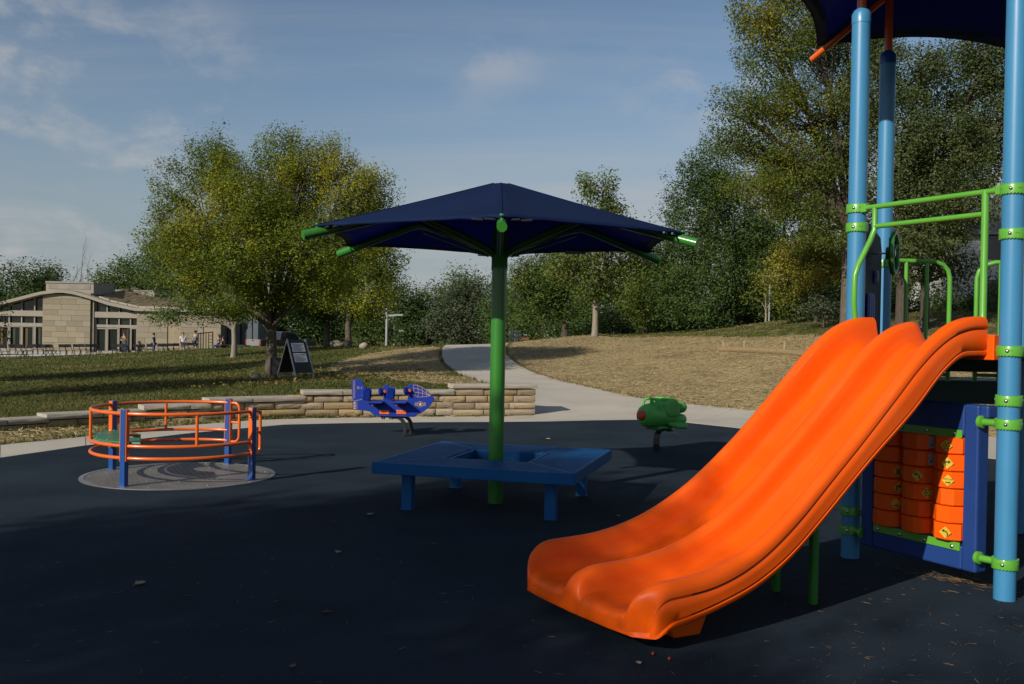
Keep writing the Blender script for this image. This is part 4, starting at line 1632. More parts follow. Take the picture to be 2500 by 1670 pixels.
# raised lugs of the tread plate: real bumps, joined
m = MB()
ca, sa = math.cos(0.45), math.sin(0.45)
i0 = 0
verts, faces = [], []
for i in range(-33, 34):
    for j in range(-33, 34):
        x, y = i * 0.030 + (0.015 if j % 2 else 0), j * 0.028
        if x * x + y * y > 0.95 ** 2:
            continue
        a = 0.45 + (math.pi / 2 if (i + j) % 2 else 0)
        c, s = math.cos(a), math.sin(a)
        X, Y = x * ca - y * sa, x * sa + y * ca
        b = len(verts)
        for u, v, z in ((-0.011, 0, 0.011), (0, -0.0035, 0.011), (0.011, 0, 0.011), (0, 0.0035, 0.011), (0, 0, 0.0145)):
            verts.append((X + u * c - v * s, Y + u * s + v * c, z))
        faces += [(b, b + 1, b + 4), (b + 1, b + 2, b + 4), (b + 2, b + 3, b + 4), (b + 3, b, b + 4)]
m.add(verts, faces)
m.build('tread_lugs', M_tread, merry, smooth=False, kind='stuff', label='raised diamond lugs of the tread plate', recalc=False)
m = MB()
for k in range(20):
    a = k * 2 * math.pi / 20
    r_ = 0.93 if k % 2 else 0.55
    m.lathe([(0.010, 0.012), (0.008, 0.017), (0.001, 0.018)], (r_ * math.cos(a), r_ * math.sin(a), 0), 8)
m.build('deck_screws', M_steel, merry, kind='stuff', label='small screw heads on the deck')
pang = [math.atan2(p_[1] - MY, p_[0] - MX) for p_ in pf]            # front-left, front-right, back-right, back-left


def arc(a0, a1, r_, z, n=28):
    return [(r_ * math.cos(a), r_ * math.sin(a), z) for a in np.linspace(a0, a1, n)]


RA = MRAD - 0.005
af, ar, ab, al = pang
while ar < af:
    ar += 2 * math.pi
# long arc from the near right post over the front, the left bulge and the back to the far right post
a_start = ar
a_end = ab
while a_end > a_start:
    a_end -= 2 * math.pi
for nm, z in (('top_rail', 0.757), ('middle_rail', 0.425), ('lower_rail', 0.30)):
    m = MB().tube(arc(a_start, a_end, RA, z, 96), 0.0185, n=14)
    m.build(nm, M_orange_paint, merry, angle=50)
a2 = al
while a2 > af:
    a2 -= 2 * math.pi
for a in (af + (ar - af) * 0.52, af + (a2 - af) * 0.5, 0):
    if a == 0:
        b0 = ab
        a = al + ((ab - al)) * 0.48
    m = MB().tube([(RA * math.cos(a), RA * math.sin(a), 0.425), (RA * math.cos(a), RA * math.sin(a), 0.757)], 0.0165, n=12)
    m.build('spacer', M_orange_paint, merry, angle=50)
for i, p_ in enumerate(pf):
    a = pang[i]
    q = p_ - np.array([MX, MY])
    m = MB()
    m.box((q[0], q[1], 0.405), (0.062, 0.062, 0.79), rz=a)
    m.box((q[0], q[1], 0.014), (0.10, 0.10, 0.008), rz=a)
    po = m.build('post', M_blue, merry, smooth=False, bevel=0.005)
    e1 = np.array([-math.sin(a), math.cos(a)])
    for sgn in (1, -1):
        c_ = q + e1 * sgn * 0.036
        m = MB()
        m.box((c_[0], c_[1], 0.53), (0.052, 0.013, 0.53), rz=a)
        m.build('side_plate', M_orange_paint, merry, smooth=False, bevel=0.006)
        for z in (0.34, 0.46, 0.70):
            put(ME_bolt, 'bolt', merry, (c_[0] + e1[0] * sgn * 0.007, c_[1] + e1[1] * sgn * 0.007, z), look((e1[0] * sgn, e1[1] * sgn, 0)))
# D shaped grab handles at the entrance
for i, sgn in ((1, 1), (2, -1)):
    a = pang[i]
    e1 = np.array([-math.sin(a), math.cos(a)]) * sgn
    q = pf[i] - np.array([MX, MY])
    o_ = q + e1 * 0.04
    pts = []
    for f_, z in ((0.0, 0.752), (0.055, 0.752), (0.085, 0.74), (0.105, 0.712), (0.11, 0.68), (0.11, 0.36), (0.105, 0.325), (0.085, 0.298), (0.055, 0.286), (0.0, 0.286)):
        pts.append((o_[0] + e1[0] * f_, o_[1] + e1[1] * f_, z))
    m = MB().tube(pts, 0.0165, n=12)
    m.tube([(o_[0], o_[1], 0.52), (o_[0] + e1[0] * 0.11, o_[1] + e1[1] * 0.11, 0.52)], 0.014, n=12)
    m.build('grab_handle', M_orange_paint, merry, angle=50)
# green C shaped table on the left side
amid = af + (a2 - af) * 0.5
outer = [(0.90 * math.cos(a), 0.90 * math.sin(a)) for a in np.linspace(amid - 0.98, amid + 0.98, 26)]
cx_, cy_ = 0.36 * math.cos(amid), 0.36 * math.sin(amid)
inner = [(cx_ + 0.27 * math.cos(a), cy_ + 0.27 * math.sin(a)) for a in np.linspace(amid + 1.25, amid - 1.25, 18)]
m = MB()
m.prism(outer + inner, (0, 0, 0.452), (1, 0, 0), (0, 1, 0), 0.022)
tb = m.build('table', mat('green_board', (0.03, 0.16, 0.075), (0.028, 0.14, 0.065), scale=4, rough=0.45), merry, smooth=False, bevel=0.008)
m = MB().tube([(x, y, 0.445) for x, y in inner], 0.016, n=8)
m.build('table_rim', M_orange_paint, merry)
m = MB()
for x, y in outer[3::5] + inner[3::6]:
    m.lathe([(0.011, 0.463), (0.009, 0.470), (0.001, 0.472)], (x * 0.96, y * 0.96, 0), 8)
m.build('table_bolts', M_steel, merry, kind='stuff', label='round bolt heads on the green table')
for a in (amid - 0.9, amid + 0.9):
    m = MB()
    m.bar((0.86 * math.cos(a), 0.86 * math.sin(a), 0.425), (0.60 * math.cos(a), 0.60 * math.sin(a), 0.40), 0.02, 0.05)
    m.build('table_bracket', M_green, merry, smooth=False)
# =================================================================== AIRPLANE SPRING RIDER
AY = 15.46
A0 = P(980, 1040, AY)
plane = thing('airplane_spring_rider', 'blue cut-out aeroplane spring rider with orange brackets on two black springs', 'spring rider', (A0[0], AY, 0))
AO = (A0[0], AY, 0)


def A(zx, zy, dy=0.0):
    """point on the aeroplane board from its measured drawing position"""
    p_ = P(700 + zx / 5.59, 850 + zy / 5.59, AY)
    return (p_[0], AY + dy, p_[2])


def Auv(pts):
    return [(A(x, y)[0], A(x, y)[2]) for x, y in pts]


out = [(905, 838), (900, 760), (897, 700), (892, 650), (888, 560), (886, 440), (900, 426), (960, 420), (1003, 424), (1026, 446), (1052, 500), (1084, 566), (1110, 640), (1133, 715), (1150, 735),
       (1310, 735), (1320, 720), (1320, 530), (1332, 506), (1355, 498), (1382, 502), (1396, 530), (1420, 620), (1448, 715), (1462, 735), (1640, 735), (1652, 720), (1652, 525), (1662, 502),
       (1690, 492), (1740, 492), (1800, 506), (1860, 535), (1920, 580), (1970, 632), (2005, 672), (2016, 690), (2008, 712), (1975, 765), (1930, 818), (1880, 860), (1820, 895), (1765, 912), (1700, 918),
       (1220, 922), (1195, 912), (1165, 885), (1135, 866), (1090, 855), (1040, 851)]
m = MB(AO)
m.prism(Auv(out), (0, AY, 0), (1, 0, 0), (0, 0, 1), 0.032)
body = m.build('body_panel', M_hdpe, plane, smooth=False, bevel=0.004)
FY = -0.0175


def line(pts, r_=0.0034, mm=M_tan_line, name='routed_line'):
    m_ = MB(AO)
    m_.tube([A(x, y, FY) for x, y in pts], r_, n=5)
    return m_.build(name, mm, body)


line([(912, 436), (912, 684), (932, 684), (932, 436)])
line([(900, 690), (918, 720), (1080, 690)])
line([(962, 730), (962, 834)])
line([(1730, 500), (1733, 560), (1742, 620), (1765, 655), (1800, 668), (1900, 662), (1965, 648)])
line([(1730, 500), (1800, 512), (1870, 545), (1925, 595), (1965, 648)])
line([(1735, 545), (1800, 556), (1870, 590), (1930, 630), (1965, 648)])
line([(1738, 602), (1800, 604), (1880, 622), (1965, 648)])
line([(1790, 510), (1796, 580), (1796, 666)])
line([(1850, 536), (1856, 600), (1856, 664)])
line([(1905, 578), (1912, 620), (1910, 658)])
for k in range(5):
    m = MB(AO)
    a, b = A(914, 738 + k * 20.5, FY), A(944, 738 + k * 20.5, FY)
    m.box(((a[0] + b[0]) / 2, AY + FY, a[2]), (b[0] - a[0], 0.003, 0.012))
    m.build('stripe', M_gold, body, smooth=False)
# roundel: ring, bars and star
c0 = A(1824, 764, FY)
m = MB(AO)
m.tube([(c0[0] + 0.044 * math.cos(a), AY + FY, c0[2] + 0.044 * math.sin(a)) for a in np.linspace(0, 2 * math.pi, 28, endpoint=False)], 0.0032, n=5, closed=True)
for sg in (-1, 1):
    x0, x1 = c0[0] + sg * 0.046, c0[0] + sg * 0.082
    for dz in (-0.022, -0.008, 0.008, 0.022):
        m.tube([(x0, AY + FY, c0[2] + dz), (x1, AY + FY, c0[2] + dz)], 0.003, n=5)
    m.tube([(x1, AY + FY, c0[2] - 0.022), (x1, AY + FY, c0[2] + 0.022)], 0.003, n=5)
m.build('roundel', M_tan_line, body)
m = MB(AO)
star = []
for k in range(10):
    r_ = 0.034 if k % 2 == 0 else 0.0145
    a = math.pi / 2 + k * math.pi / 5
    star.append((c0[0] + r_ * math.cos(a), c0[2] + r_ * math.sin(a)))
m.prism(star, (0, AY + FY, 0), (1, 0, 0), (0, 0, 1), 0.004)
m.build('star', M_gold, body, smooth=False)
q = A(958, 556, FY)
lettering('X-1', 0.062, Matrix.Translation((q[0] - AO[0], FY - 0.001, q[2])) @ Matrix.Rotation(R(90), 4, 'X'), M_tan_line, body)
for side in (-1, 1):
    for zx in (1225, 1548):
        a = A(zx, 733)
        m = MB(AO)
        m.box((a[0], AY + side * 0.14, a[2] + 0.004), (0.24, 0.24, 0.024))
        st_ = m.build('seat', M_hdpe, plane, smooth=False, bevel=0.008)
        m = MB(AO)
        m.prism([(-0.06, 0.0), (0.06, 0.0), (0.0, -0.055)], (a[0], AY + side * 0.10, a[2] - 0.01), (1, 0, 0), (0, 0, 1), 0.16)
        m.build('seat_gusset', M_hdpe, plane, smooth=False)
        m = MB(AO).lathe([(0.014, 0), (0.016, 0.02), (0.006, 0.03)], (a[0] - 0.03, AY + side * 0.185, a[2] - 0.035), 12, (0, side, 0))
        m.build('seat_bolt', M_orange_paint, plane)
    for zx, zy in ((1100, 625), (1425, 612)):
        a = A(zx, zy)
        m = MB(AO)
        m.prism([(-0.055, -0.09), (0.045, -0.10), (0.06, -0.06), (0.05, 0.07), (0.02, 0.095), (-0.05, 0.09), (-0.065, 0.05)], (a[0], AY + side * 0.11, a[2]), (0.92, -side * 0.38, 0), (0.1, 0, 1), 0.024)
        m.build('backrest', M_hdpe, plane, smooth=False, bevel=0.006)
        m = MB(AO)
        m.tube([(a[0] + 0.02, AY + side * 0.11, a[2] - 0.08), (a[0] + 0.05, AY + side * 0.10, a[2] - 0.14)], 0.012, n=8)
        m.build('backrest_stay', M_black, plane)
    for zx, zy in ((1302, 592), (1640, 580)):
        a = A(zx, zy)
        m = MB(AO).lathe([(0.02, -0.022), (0.055, -0.016), (0.068, 0.0), (0.055, 0.016), (0.02, 0.022)], (a[0] - 0.005, AY + side * 0.085, a[2]), 20, (0.9, side * 0.4, 0.25))
        m.build('hand_wheel', M_hdpe, plane, angle=45)
        m = MB(AO).lathe([(0.024, -0.05), (0.027, 0.0), (0.020, 0.04)], (a[0] + 0.045, AY + side * 0.045, a[2] + 0.004), 14, (0.3, side, 0))
        m.build('grip', M_orange_paint, plane)
    for zx in (1336, 1565):
        a = A(zx, 870)
        m = MB(AO)
        m.box((a[0], AY + side * 0.022, a[2]), (0.155, 0.012, 0.066))
        br = m.build('bracket', mat('orange_plate', (0.75, 0.15, 0.02), scale=5, rough=0.4), plane, smooth=False, bevel=0.003)
        for dx in (-0.055, 0, 0.055):
            put(ME_bolt, 'bolt', plane, (a[0] + dx - AO[0], side * 0.029, a[2] + 0.014), look((0, side, 0)), (0.8, 0.8, 0.8))
    a, b = A(1260, 905), A(1760, 905)
    m = MB(AO)
    m.box(((a[0] + b[0]) / 2, AY + side * 0.10, a[2] - 0.006), (b[0] - a[0], 0.16, 0.016))
    m.build('foot_rest', M_hdpe, plane, smooth=False, bevel=0.004)
    c_ = A(1045, 642)
    m = MB(AO).lathe([(0.012, 0), (0.016, 0.012), (0.004, 0.02)], (c_[0], AY + side * 0.016, c_[2]), 10, (0, side, 0))
    m.build('seat_bolt', M_orange_paint, plane)
a = A(1390, 930)
m = MB(AO)
m.box((a[0], AY, a[2] - 0.008), (0.24, 0.16, 0.016))
for dx in (-0.09, -0.06, 0.03, 0.07):
    m.lathe([(0.012, -0.03), (0.012, 0.0)], (a[0] + dx, AY - 0.06, a[2] - 0.012), 8)
m.build('mount_plate', M_black, plane, smooth=False)
for dx, dy in ((0.0, -0.10), (0.085, 0.10)):
    cl = [(1440, 938), (1500, 938), (1545, 950), (1585, 985), (1614, 1040), (1626, 1100), (1620, 1150), (1600, 1205)]
    m = MB(AO)
    top_, bot_ = [], []
    n_ = len(cl)
    for i, (zx, zy) in enumerate(cl):
        p_ = A(zx, zy)
        q0, q1 = A(*cl[max(i - 1, 0)]), A(*cl[min(i + 1, n_ - 1)])
        d_ = np.array([q1[0] - q0[0], q1[2] - q0[2]])
        d_ /= np.linalg.norm(d_)
        nr = np.array([-d_[1], d_[0]]) * 0.025
        top_.append((p_[0] + nr[0] + dx, p_[2] + nr[1]))
        bot_.append((p_[0] - nr[0] + dx, p_[2] - nr[1]))
    zmin = min(top_[-1][1], bot_[-1][1])
    poly = [(x, z - zmin * i / (n_ - 1) * 1.05) for i, (x, z) in enumerate(top_)] + [(x, z - zmin * i / (n_ - 1) * 1.05) for i, (x, z) in reversed(list(enumerate(bot_)))]
    for i in range(n_ - 1):
        qd = [poly[i], poly[i + 1], poly[2 * n_ - 2 - i], poly[2 * n_ - 1 - i]]
        m.prism(qd, (0, AY + dy, 0), (1, 0, 0), (0, 0, 1), 0.075)
    m.build('spring_leg', M_black, plane, smooth=False)

# =================================================================== GREEN ROCKET SPRING RIDER
GB = np.array([2.184, 14.04])
rock = thing('rocket_spring_rider', 'green moulded rocket spring rider with a red nose on one black spring', 'spring rider', (GB[0], GB[1], 0), R(224))
M_gp = mat('green_plastic', (0.085, 0.41, 0.065), (0.075, 0.37, 0.058), scale=4, rough=0.5, bump=0.08, bscale=60, bdist=0.004)
# local +x points at the nose
zc_ = 0.53
m = MB()
prof_ = [(0.03, 0.475), (0.075, 0.468), (0.082, 0.455), (0.105, 0.45), (0.112, 0.435), (0.135, 0.425), (0.142, 0.41), (0.165, 0.385), (0.18, 0.34), (0.188, 0.27), (0.19, 0.19), (0.188, 0.12), (0.18, 0.03), (0.172, -0.08), (0.16, -0.18), (0.135, -0.27), (0.10, -0.33), (0.04, -0.35)]
m.lathe([(r_ * 0.92, z_) for r_, z_ in prof_], (0, 0, zc_ - 0.01), 32, (1, 0, 0.0))
rb = m.build('body', M_gp, rock, angle=50)
m = MB().lathe([(0.075, 0.455), (0.073, 0.475), (0.062, 0.50), (0.04, 0.515), (0.036, 0.515), (0.03, 0.522), (0.012, 0.525)], (0, 0, zc_), 24, (1, 0, 0))
m.build('nose', mat('red_plastic', (0.50, 0.06, 0.03), scale=4, rough=0.5), rock, angle=30)
# ribbed saddle and its flanks
pr = [(-0.20, 0.60), (-0.20, 0.50), (0.10, 0.50), (0.13, 0.58), (0.10, 0.66), (0.04, 0.715), (-0.05, 0.735), (-0.13, 0.72), (-0.18, 0.67)]
m = MB()
m.prism([(x_, z_ + 0.03 * (z_ > 0.6)) for x_, z_ in pr], (0, 0, 0), (1, 0, 0), (0, 0, 1), 0.37)
m.build('saddle', M_gp, rock, smooth=False, bevel=0.035, seg=3)
m = MB()
for k in range(7):
    z = 0.52 + k * 0.025
    for sg in (-1, 1):
        m.box((-0.04, sg * 0.186, z), (0.19 - 0.012 * k, 0.012, 0.008))
for k in range(5):
    m.box((-0.12 + k * 0.045, 0, 0.765 - 0.008 * abs(k - 2) ** 1.5), (0.012, 0.26, 0.012))
m.build('saddle_ribs', M_gp, rock, smooth=False, bevel=0.003)
# windshield shaped hand grip with two openings
m = MB()
hp = [(0.0, -0.165, 0.56), (0.015, -0.16, 0.66), (0.02, -0.14, 0.715), (0.02, -0.10, 0.738), (0.02, 0.0, 0.742), (0.02, 0.10, 0.738), (0.02, 0.14, 0.715), (0.015, 0.16, 0.66), (0.0, 0.165, 0.56)]
m.tube([(x + 0.22, y * 0.95, z + 0.015) for x, y, z in hp], 0.019, n=10)
m.tube([(0.24, 0, 0.66), (0.24, 0, 0.757)], 0.026, n=10)
m.build('hand_grip', M_gp, rock)
# tail: booster bulbs, fins and rear seat bump
m = MB()
for a in range(4):
    b_ = math.pi / 4 + a * math.pi / 2
    y, z = 0.125 * math.cos(b_), 0.125 * math.sin(b_)
    m.lathe([(0.01, -0.43), (0.05, -0.42), (0.075, -0.38), (0.085, -0.32), (0.08, -0.25), (0.055, -0.18), (0.02, -0.14)], (0, y, zc_ + z), 16, (1, 0, 0))
m.build('booster', M_gp, rock, angle=60)
m = MB()
for sg in (-1, 1):
    m.prism([(0.02, 0.0), (-0.10, 0.13), (-0.30, 0.16), (-0.36, 0.10), (-0.30, 0.0)], (0, sg * 0.10, zc_ - 0.13), (1, 0, 0), (0, sg * 0.9, -0.42), 0.07)
m.build('fin', M_gp, rock, smooth=False, bevel=0.03, seg=3)
m = MB().lathe([(0.055, -0.01), (0.06, 0.01), (0.045, 0.05), (0.01, 0.062)], (-0.27, 0, 0.68), 14)
m.build('tail_knob', M_gp, rock, angle=60)
m = MB()
m.box((0.0, 0, 0.338), (0.34, 0.16, 0.05))
m.build('keel', M_gp, rock, smooth=False, bevel=0.02)
m = MB()
m.box((-0.02, 0, 0.305), (0.26, 0.13, 0.016))
m.tube([(0.06, -0.24, 0.312), (0.06, 0.24, 0.312)], 0.014, n=8)
for x in (-0.12, -0.08, 0.06):
    m.lathe([(0.011, -0.03), (0.011, 0.0)], (x, 0.045, 0.30), 8)
m.build('mount_plate', M_black, rock, smooth=False)
m = MB()
cl = [(-0.06, 0.295), (0.0, 0.295), (0.055, 0.28), (0.095, 0.24), (0.112, 0.18), (0.115, 0.10), (0.105, 0.04), (0.095, -0.01)]
for i in range(len(cl) - 1):
    (x0, z0), (x1, z1) = cl[i], cl[i + 1]
    m.bar((x0, 0, z0), (x1, 0, z1), 0.10, 0.014)
m.build('spring_leg', M_black, rock, smooth=False)
for o_ in list(rock.children):
    pass

# =================================================================== SIGN BOARDS, BOULDERS, LAMPS, SMALL STAKES
M_alu = mat('aluminium', (0.45, 0.46, 0.47), scale=8, rough=0.35, metal=0.9)
M_paper = mat('white_sheet', (0.62, 0.64, 0.67), (0.5, 0.52, 0.55), scale=4, rough=0.5)
M_textline = mat('print_grey', (0.14, 0.14, 0.16), scale=8, rough=0.7)


def hz(x, y):
    return float(height(x, y))


def sign_board(name, label, loc, rz, spread, folded=False):
    t = thing(name, label, 'sign', loc, rz)
    H_, Wd = 1.02, 0.62
    tilt = spread
    sides = [(1, 'panel')] if folded else [(1, 'front_leaf'), (-1, 'rear_leaf')]
    for sg, nm in sides:
        m_ = MB()
        # leaf leans from the top hinge outwards: local y is out of the board
        up = Vector((0, math.sin(tilt) * sg, math.cos(tilt)))
        ex = Vector((1, 0, 0))
        top_ = Vector((0, -0.01 * sg, H_))
        o_ = top_ - up * H_
        nrm = ex.cross(up)
        for x in (-Wd / 2, Wd / 2):
            m_.bar(o_ + ex * x, o_ + ex * x + up * (H_ + 0.05), 0.03, 0.03)
        leaf = m_.build(nm, M_alu, t, smooth=False)
        m_ = MB()
        m_.prism([(-Wd / 2 + 0.015, 0.10), (Wd / 2 - 0.015, 0.10), (Wd / 2 - 0.015, H_ - 0.03), (-Wd / 2 + 0.015, H_ - 0.03)], o_, ex, up, 0.012)
        m_.build('board', M_black if not folded else mat('grey_board', (0.12, 0.13, 0.13), (0.17, 0.18, 0.18), scale=3, rough=0.6), leaf, smooth=False)
        if not folded and sg == 1:
            for v0, v1 in ((0.40, 0.655), (0.70, 0.945)):
                m_ = MB()
                oo = o_ + nrm * (0.009 if nrm.y < 0 else -0.009)
                m_.prism([(-Wd / 2 + 0.09, v0), (Wd / 2 - 0.10, v0), (Wd / 2 - 0.10, v1), (-Wd / 2 + 0.09, v1)], oo, ex, up, 0.004)
                sh = m_.build('sheet', M_paper, leaf, smooth=False)
                m_ = MB()
                for k in range(6):
                    v = v1 - 0.035 - k * (v1 - v0 - 0.04) / 6
                    m_.prism([(-Wd / 2 + 0.12, v), (Wd / 2 - 0.13 - 0.05 * (k % 3), v), (Wd / 2 - 0.13 - 0.05 * (k % 3), v - 0.012), (-Wd / 2 + 0.12, v - 0.012)], oo + nrm * (0.003 if nrm.y < 0 else -0.003), ex, up, 0.003)
                m_.build('print', M_textline, leaf, smooth=False)
    return t


p_ = P(722, 928, 26.2)
sg_ = sign_board('sign_board', 'black and silver A-frame sign board with two white sheets beside the tree', (p_[0], 26.2, hz(p_[0], 26.2)), R(52), R(21))
p_ = P(684, 929, 26.25)
sb = sign_board('sign_board', 'folded grey sign board leaning against the tree trunk', (p_[0], 26.35, hz(p_[0], 26.35) - 0.02), R(14), R(-22), folded=True)
sb.scale = (0.9, 1, 0.60)


def boulder(label, px, py, Y, sx, sy, sz, seed, m_=None):
    rg = random.Random(seed)
    p0 = P(px, py, Y)
    bm = bmesh.new()
    bmesh.ops.create_icosphere(bm, subdivisions=3, radius=0.5)
    offs = [(Vector((rg.uniform(-1, 1), rg.uniform(-1, 1), rg.uniform(-1, 1))).normalized(), rg.uniform(0.32, 0.46)) for _ in range(9)]
    for v in bm.verts:
        for n_, d_ in offs:
            e = v.co.dot(n_) - d_
            if e > 0:
                v.co -= n_ * e * 0.85
        v.co = Vector((v.co.x * sx, v.co.y * sy, (v.co.z + 0.38) * sz))
    me = bpy.data.meshes.new('boulder')
    bm.to_mesh(me)
    bm.free()
    finish(me, m_ or mat('boulder_stone', (0.33, 0.28, 0.21), (0.22, 0.19, 0.15), scale=5, rough=0.9, bump=0.5, bscale=20), True, 60)
    o_ = bpy.data.objects.new('boulder', me)
    col.objects.link(o_)
    o_.location = (p0[0], Y, hz(p0[0], Y))
    tag(o_, label, 'rock')
    return o_


boulder('rounded tan boulder at the foot of the yellow-green tree', 625, 930, 26.0, 0.30, 0.26, 0.24, 3)
boulder('grey boulder between the twin tree trunks on the lawn', 823, 849, 51, 0.8, 0.6, 0.45, 5)
boulder('small pale rock on the lawn right of the twin trunks', 888, 850, 48, 0.5, 0.4, 0.36, 8)


def lamp_post(label, px, py_top, Y, h_, arm):
    b_ = P(px, py_top, Y)
    z0 = b_[2] - h_
    z0 = min(z0, hz(b_[0], Y))
    t = thing('lamp_post', label, 'lamp post', (b_[0], Y, z0), group='park lamp posts')
    H_ = b_[2] - z0
    MB().tube([(0, 0, 0), (0, 0, H_)], 0.085, n=10).build('pole', mat('lamp_grey', (0.30, 0.32, 0.32), scale=4, rough=0.5), t)
    if arm:
        m_ = MB()
        m_.box((arm / 2 - 0.1, 0, H_ - 0.5), (arm, 0.16, 0.12))
        m_.build('arm', MATS['lamp_grey'], t, smooth=False)
        m_ = MB()
        m_.box((arm * 0.72, 0, H_ - 0.47), (arm * 0.5, 0.42, 0.13))
        m_.build('lamp_head', MATS['lamp_grey'], t, smooth=False, bevel=0.03)
    return t


lamp_post('taller grey lamp post with a flat arm to the right', 945, 752, 66, 3.2, 1.15)
lamp_post('smaller farther grey lamp post right of the taller one', 963, 795, 92, 3.4, 1.0)

# erosion sock with stakes on the slope
pts = []
for px in np.linspace(1758, 2010, 16):
    Yk = 31 - (px - 1758) / 252 * 4.0
    p_ = P(px, 858, Yk)
    pts.append((p_[0], Yk, hz(p_[0], Yk) + 0.07))
o0 = np.array([pts[5][0], pts[5][1], hz(pts[5][0], pts[5][1])])
sock = thing('straw_sock', 'long straw erosion sock lying across the slope with thin wooden stakes', 'erosion sock', o0)
m = MB(o0)
m.tube(pts, [0.10 + 0.012 * math.sin(k * 2.3) for k in range(len(pts))], n=10)
m.build('sock', mat('straw_roll', (0.24, 0.175, 0.085), (0.17, 0.12, 0.06), scale=18, rough=0.95, bump=0.7, bscale=40), sock)
for px in (1763, 1814, 1912):
    Yk = 31 - (px - 1758) / 252 * 4.0
    p_ = P(px, 858, Yk)
    z = hz(p_[0], Yk)
    m = MB(o0)
    m.box((p_[0], Yk - 0.10, z + 0.16), (0.03, 0.03, 0.40))
    m.build('stake', mat('stake_wood', (0.42, 0.31, 0.18), scale=10, rough=0.9), sock, smooth=False)

# =================================================================== BUILDING
BYd = 82.0
K = BYd / FPX
bz0 = -0.62
borg = P(165, 861, BYd)
bld = thing('park_building', 'tan stone park building with a curved roof edge and dark glazed doors', 'building', (borg[0], BYd, bz0))
BO = (borg[0], BYd, bz0)


def B(px, py, dy=0.0):
    p_ = P(px, py, BYd)
    return (p_[0], BYd + dy, p_[2])


def bbox(px0, py0, px1, py1, y0, y1, name, m_, parent=bld, **kw):
    a, b = B(px0, py1), B(px1, py0)
    mm = MB(BO)
    mm.box(((a[0] + b[0]) / 2, BYd + (y0 + y1) / 2, (a[2] + b[2]) / 2), (b[0] - a[0], y1 - y0, b[2] - a[2]))
    return mm.build(name, m_, parent, smooth=False, **kw)


M_wallstone = mat('ashlar', (0.265, 0.225, 0.155), (0.225, 0.20, 0.15), scale=0.9, detail=7, rough=0.9, spec=0.15, bump=0.2, bscale=9, objrand=0.13)
M_wallplain = mat('wall_plain', (0.24, 0.21, 0.16), scale=2, rough=0.9)
M_mortar = mat('mortar', (0.24, 0.20, 0.14), scale=6, rough=0.95)
M_glass = mat('dark_glass', (0.010, 0.014, 0.012), (0.016, 0.02, 0.016), scale=0.7, rough=0.06, spec=0.6)
M_frame = mat('window_frame', (0.25, 0.225, 0.18), scale=3, rough=0.6)
M_fascia = mat('fascia', (0.27, 0.24, 0.19), (0.24, 0.215, 0.17), scale=1, rough=0.8)
M_unlit = mat('unlit_inside', (0.02, 0.015, 0.012), scale=2, rough=0.9)
unit = MB().box((0, 0, 0), (1, 1, 1)).mesh('stone')
finish(unit, M_wallstone, False)


def ashlar(px0, px1, py_top_fn, py_bot, yface, seed, holes=()):
    """stone blocks in courses; py_top_fn gives the roof line"""
    rg = random.Random(seed)
    zb, ch = B(px0, py_bot)[2], 0.46
    xa, xb = B(px0, py_bot)[0], B(px1, py_bot)[0]
    z = zb
    while True:
        x = xa
        any_ = False
        first = True
        while x < xb - 0.02:
            w = rg.uniform(0.7, 1.7) * (0.6 if first and rg.random() < 0.5 else 1)
            first = False
            if xb - (x + w) < 0.35:
                w = xb - x
            xm = x + w / 2
            ztop = py_top_fn(xm)
            h = min(ch, ztop - z)
            if h > 0.05:
                any_ = True
                pieces = [(x, x + w, z, z + h)]
                for h0, h1, hz1 in holes:
                    nxt = []
                    for (xa_, xb_, za_, zb_) in pieces:
                        if xb_ <= h0 or xa_ >= h1 or za_ >= hz1:
                            nxt.append((xa_, xb_, za_, zb_))
                            continue
                        if xa_ < h0 - 0.06:
                            nxt.append((xa_, h0, za_, zb_))
                        if xb_ > h1 + 0.06:
                            nxt.append((h1, xb_, za_, zb_))
                        if zb_ > hz1 + 0.05:
                            nxt.append((max(xa_, h0), min(xb_, h1), hz1, zb_))
                    pieces = nxt
                for (xa_, xb_, za_, zb_) in pieces:
                    ob_ = bpy.data.objects.new('stone', unit)
                    col.objects.link(ob_)
                    ob_.parent = bld
                    ob_.location = ((xa_ + xb_) / 2 - BO[0], BYd + yface + 0.06 - BO[1] + rg.uniform(-0.008, 0.008), (za_ + zb_) / 2 - BO[2])
                    ob_.scale = (xb_ - xa_ - 0.018, 0.12, zb_ - za_ - 0.018)
            x += w
        if not any_:
            break
        z += ch


roofpts = [(-30, 748), (0, 744), (51, 731), (107, 716.5), (145, 712), (162, 712), (187, 715.5), (221, 725), (272, 742), (337, 756), (420, 757.5), (545, 760)]


def roof_z(x, dpy=0.0):
    xs = [B(a, 800)[0] for a, b in roofpts]
    zs = [B(a, b + dpy)[2] for a, b in roofpts]
    return float(np.interp(x, xs, zs))


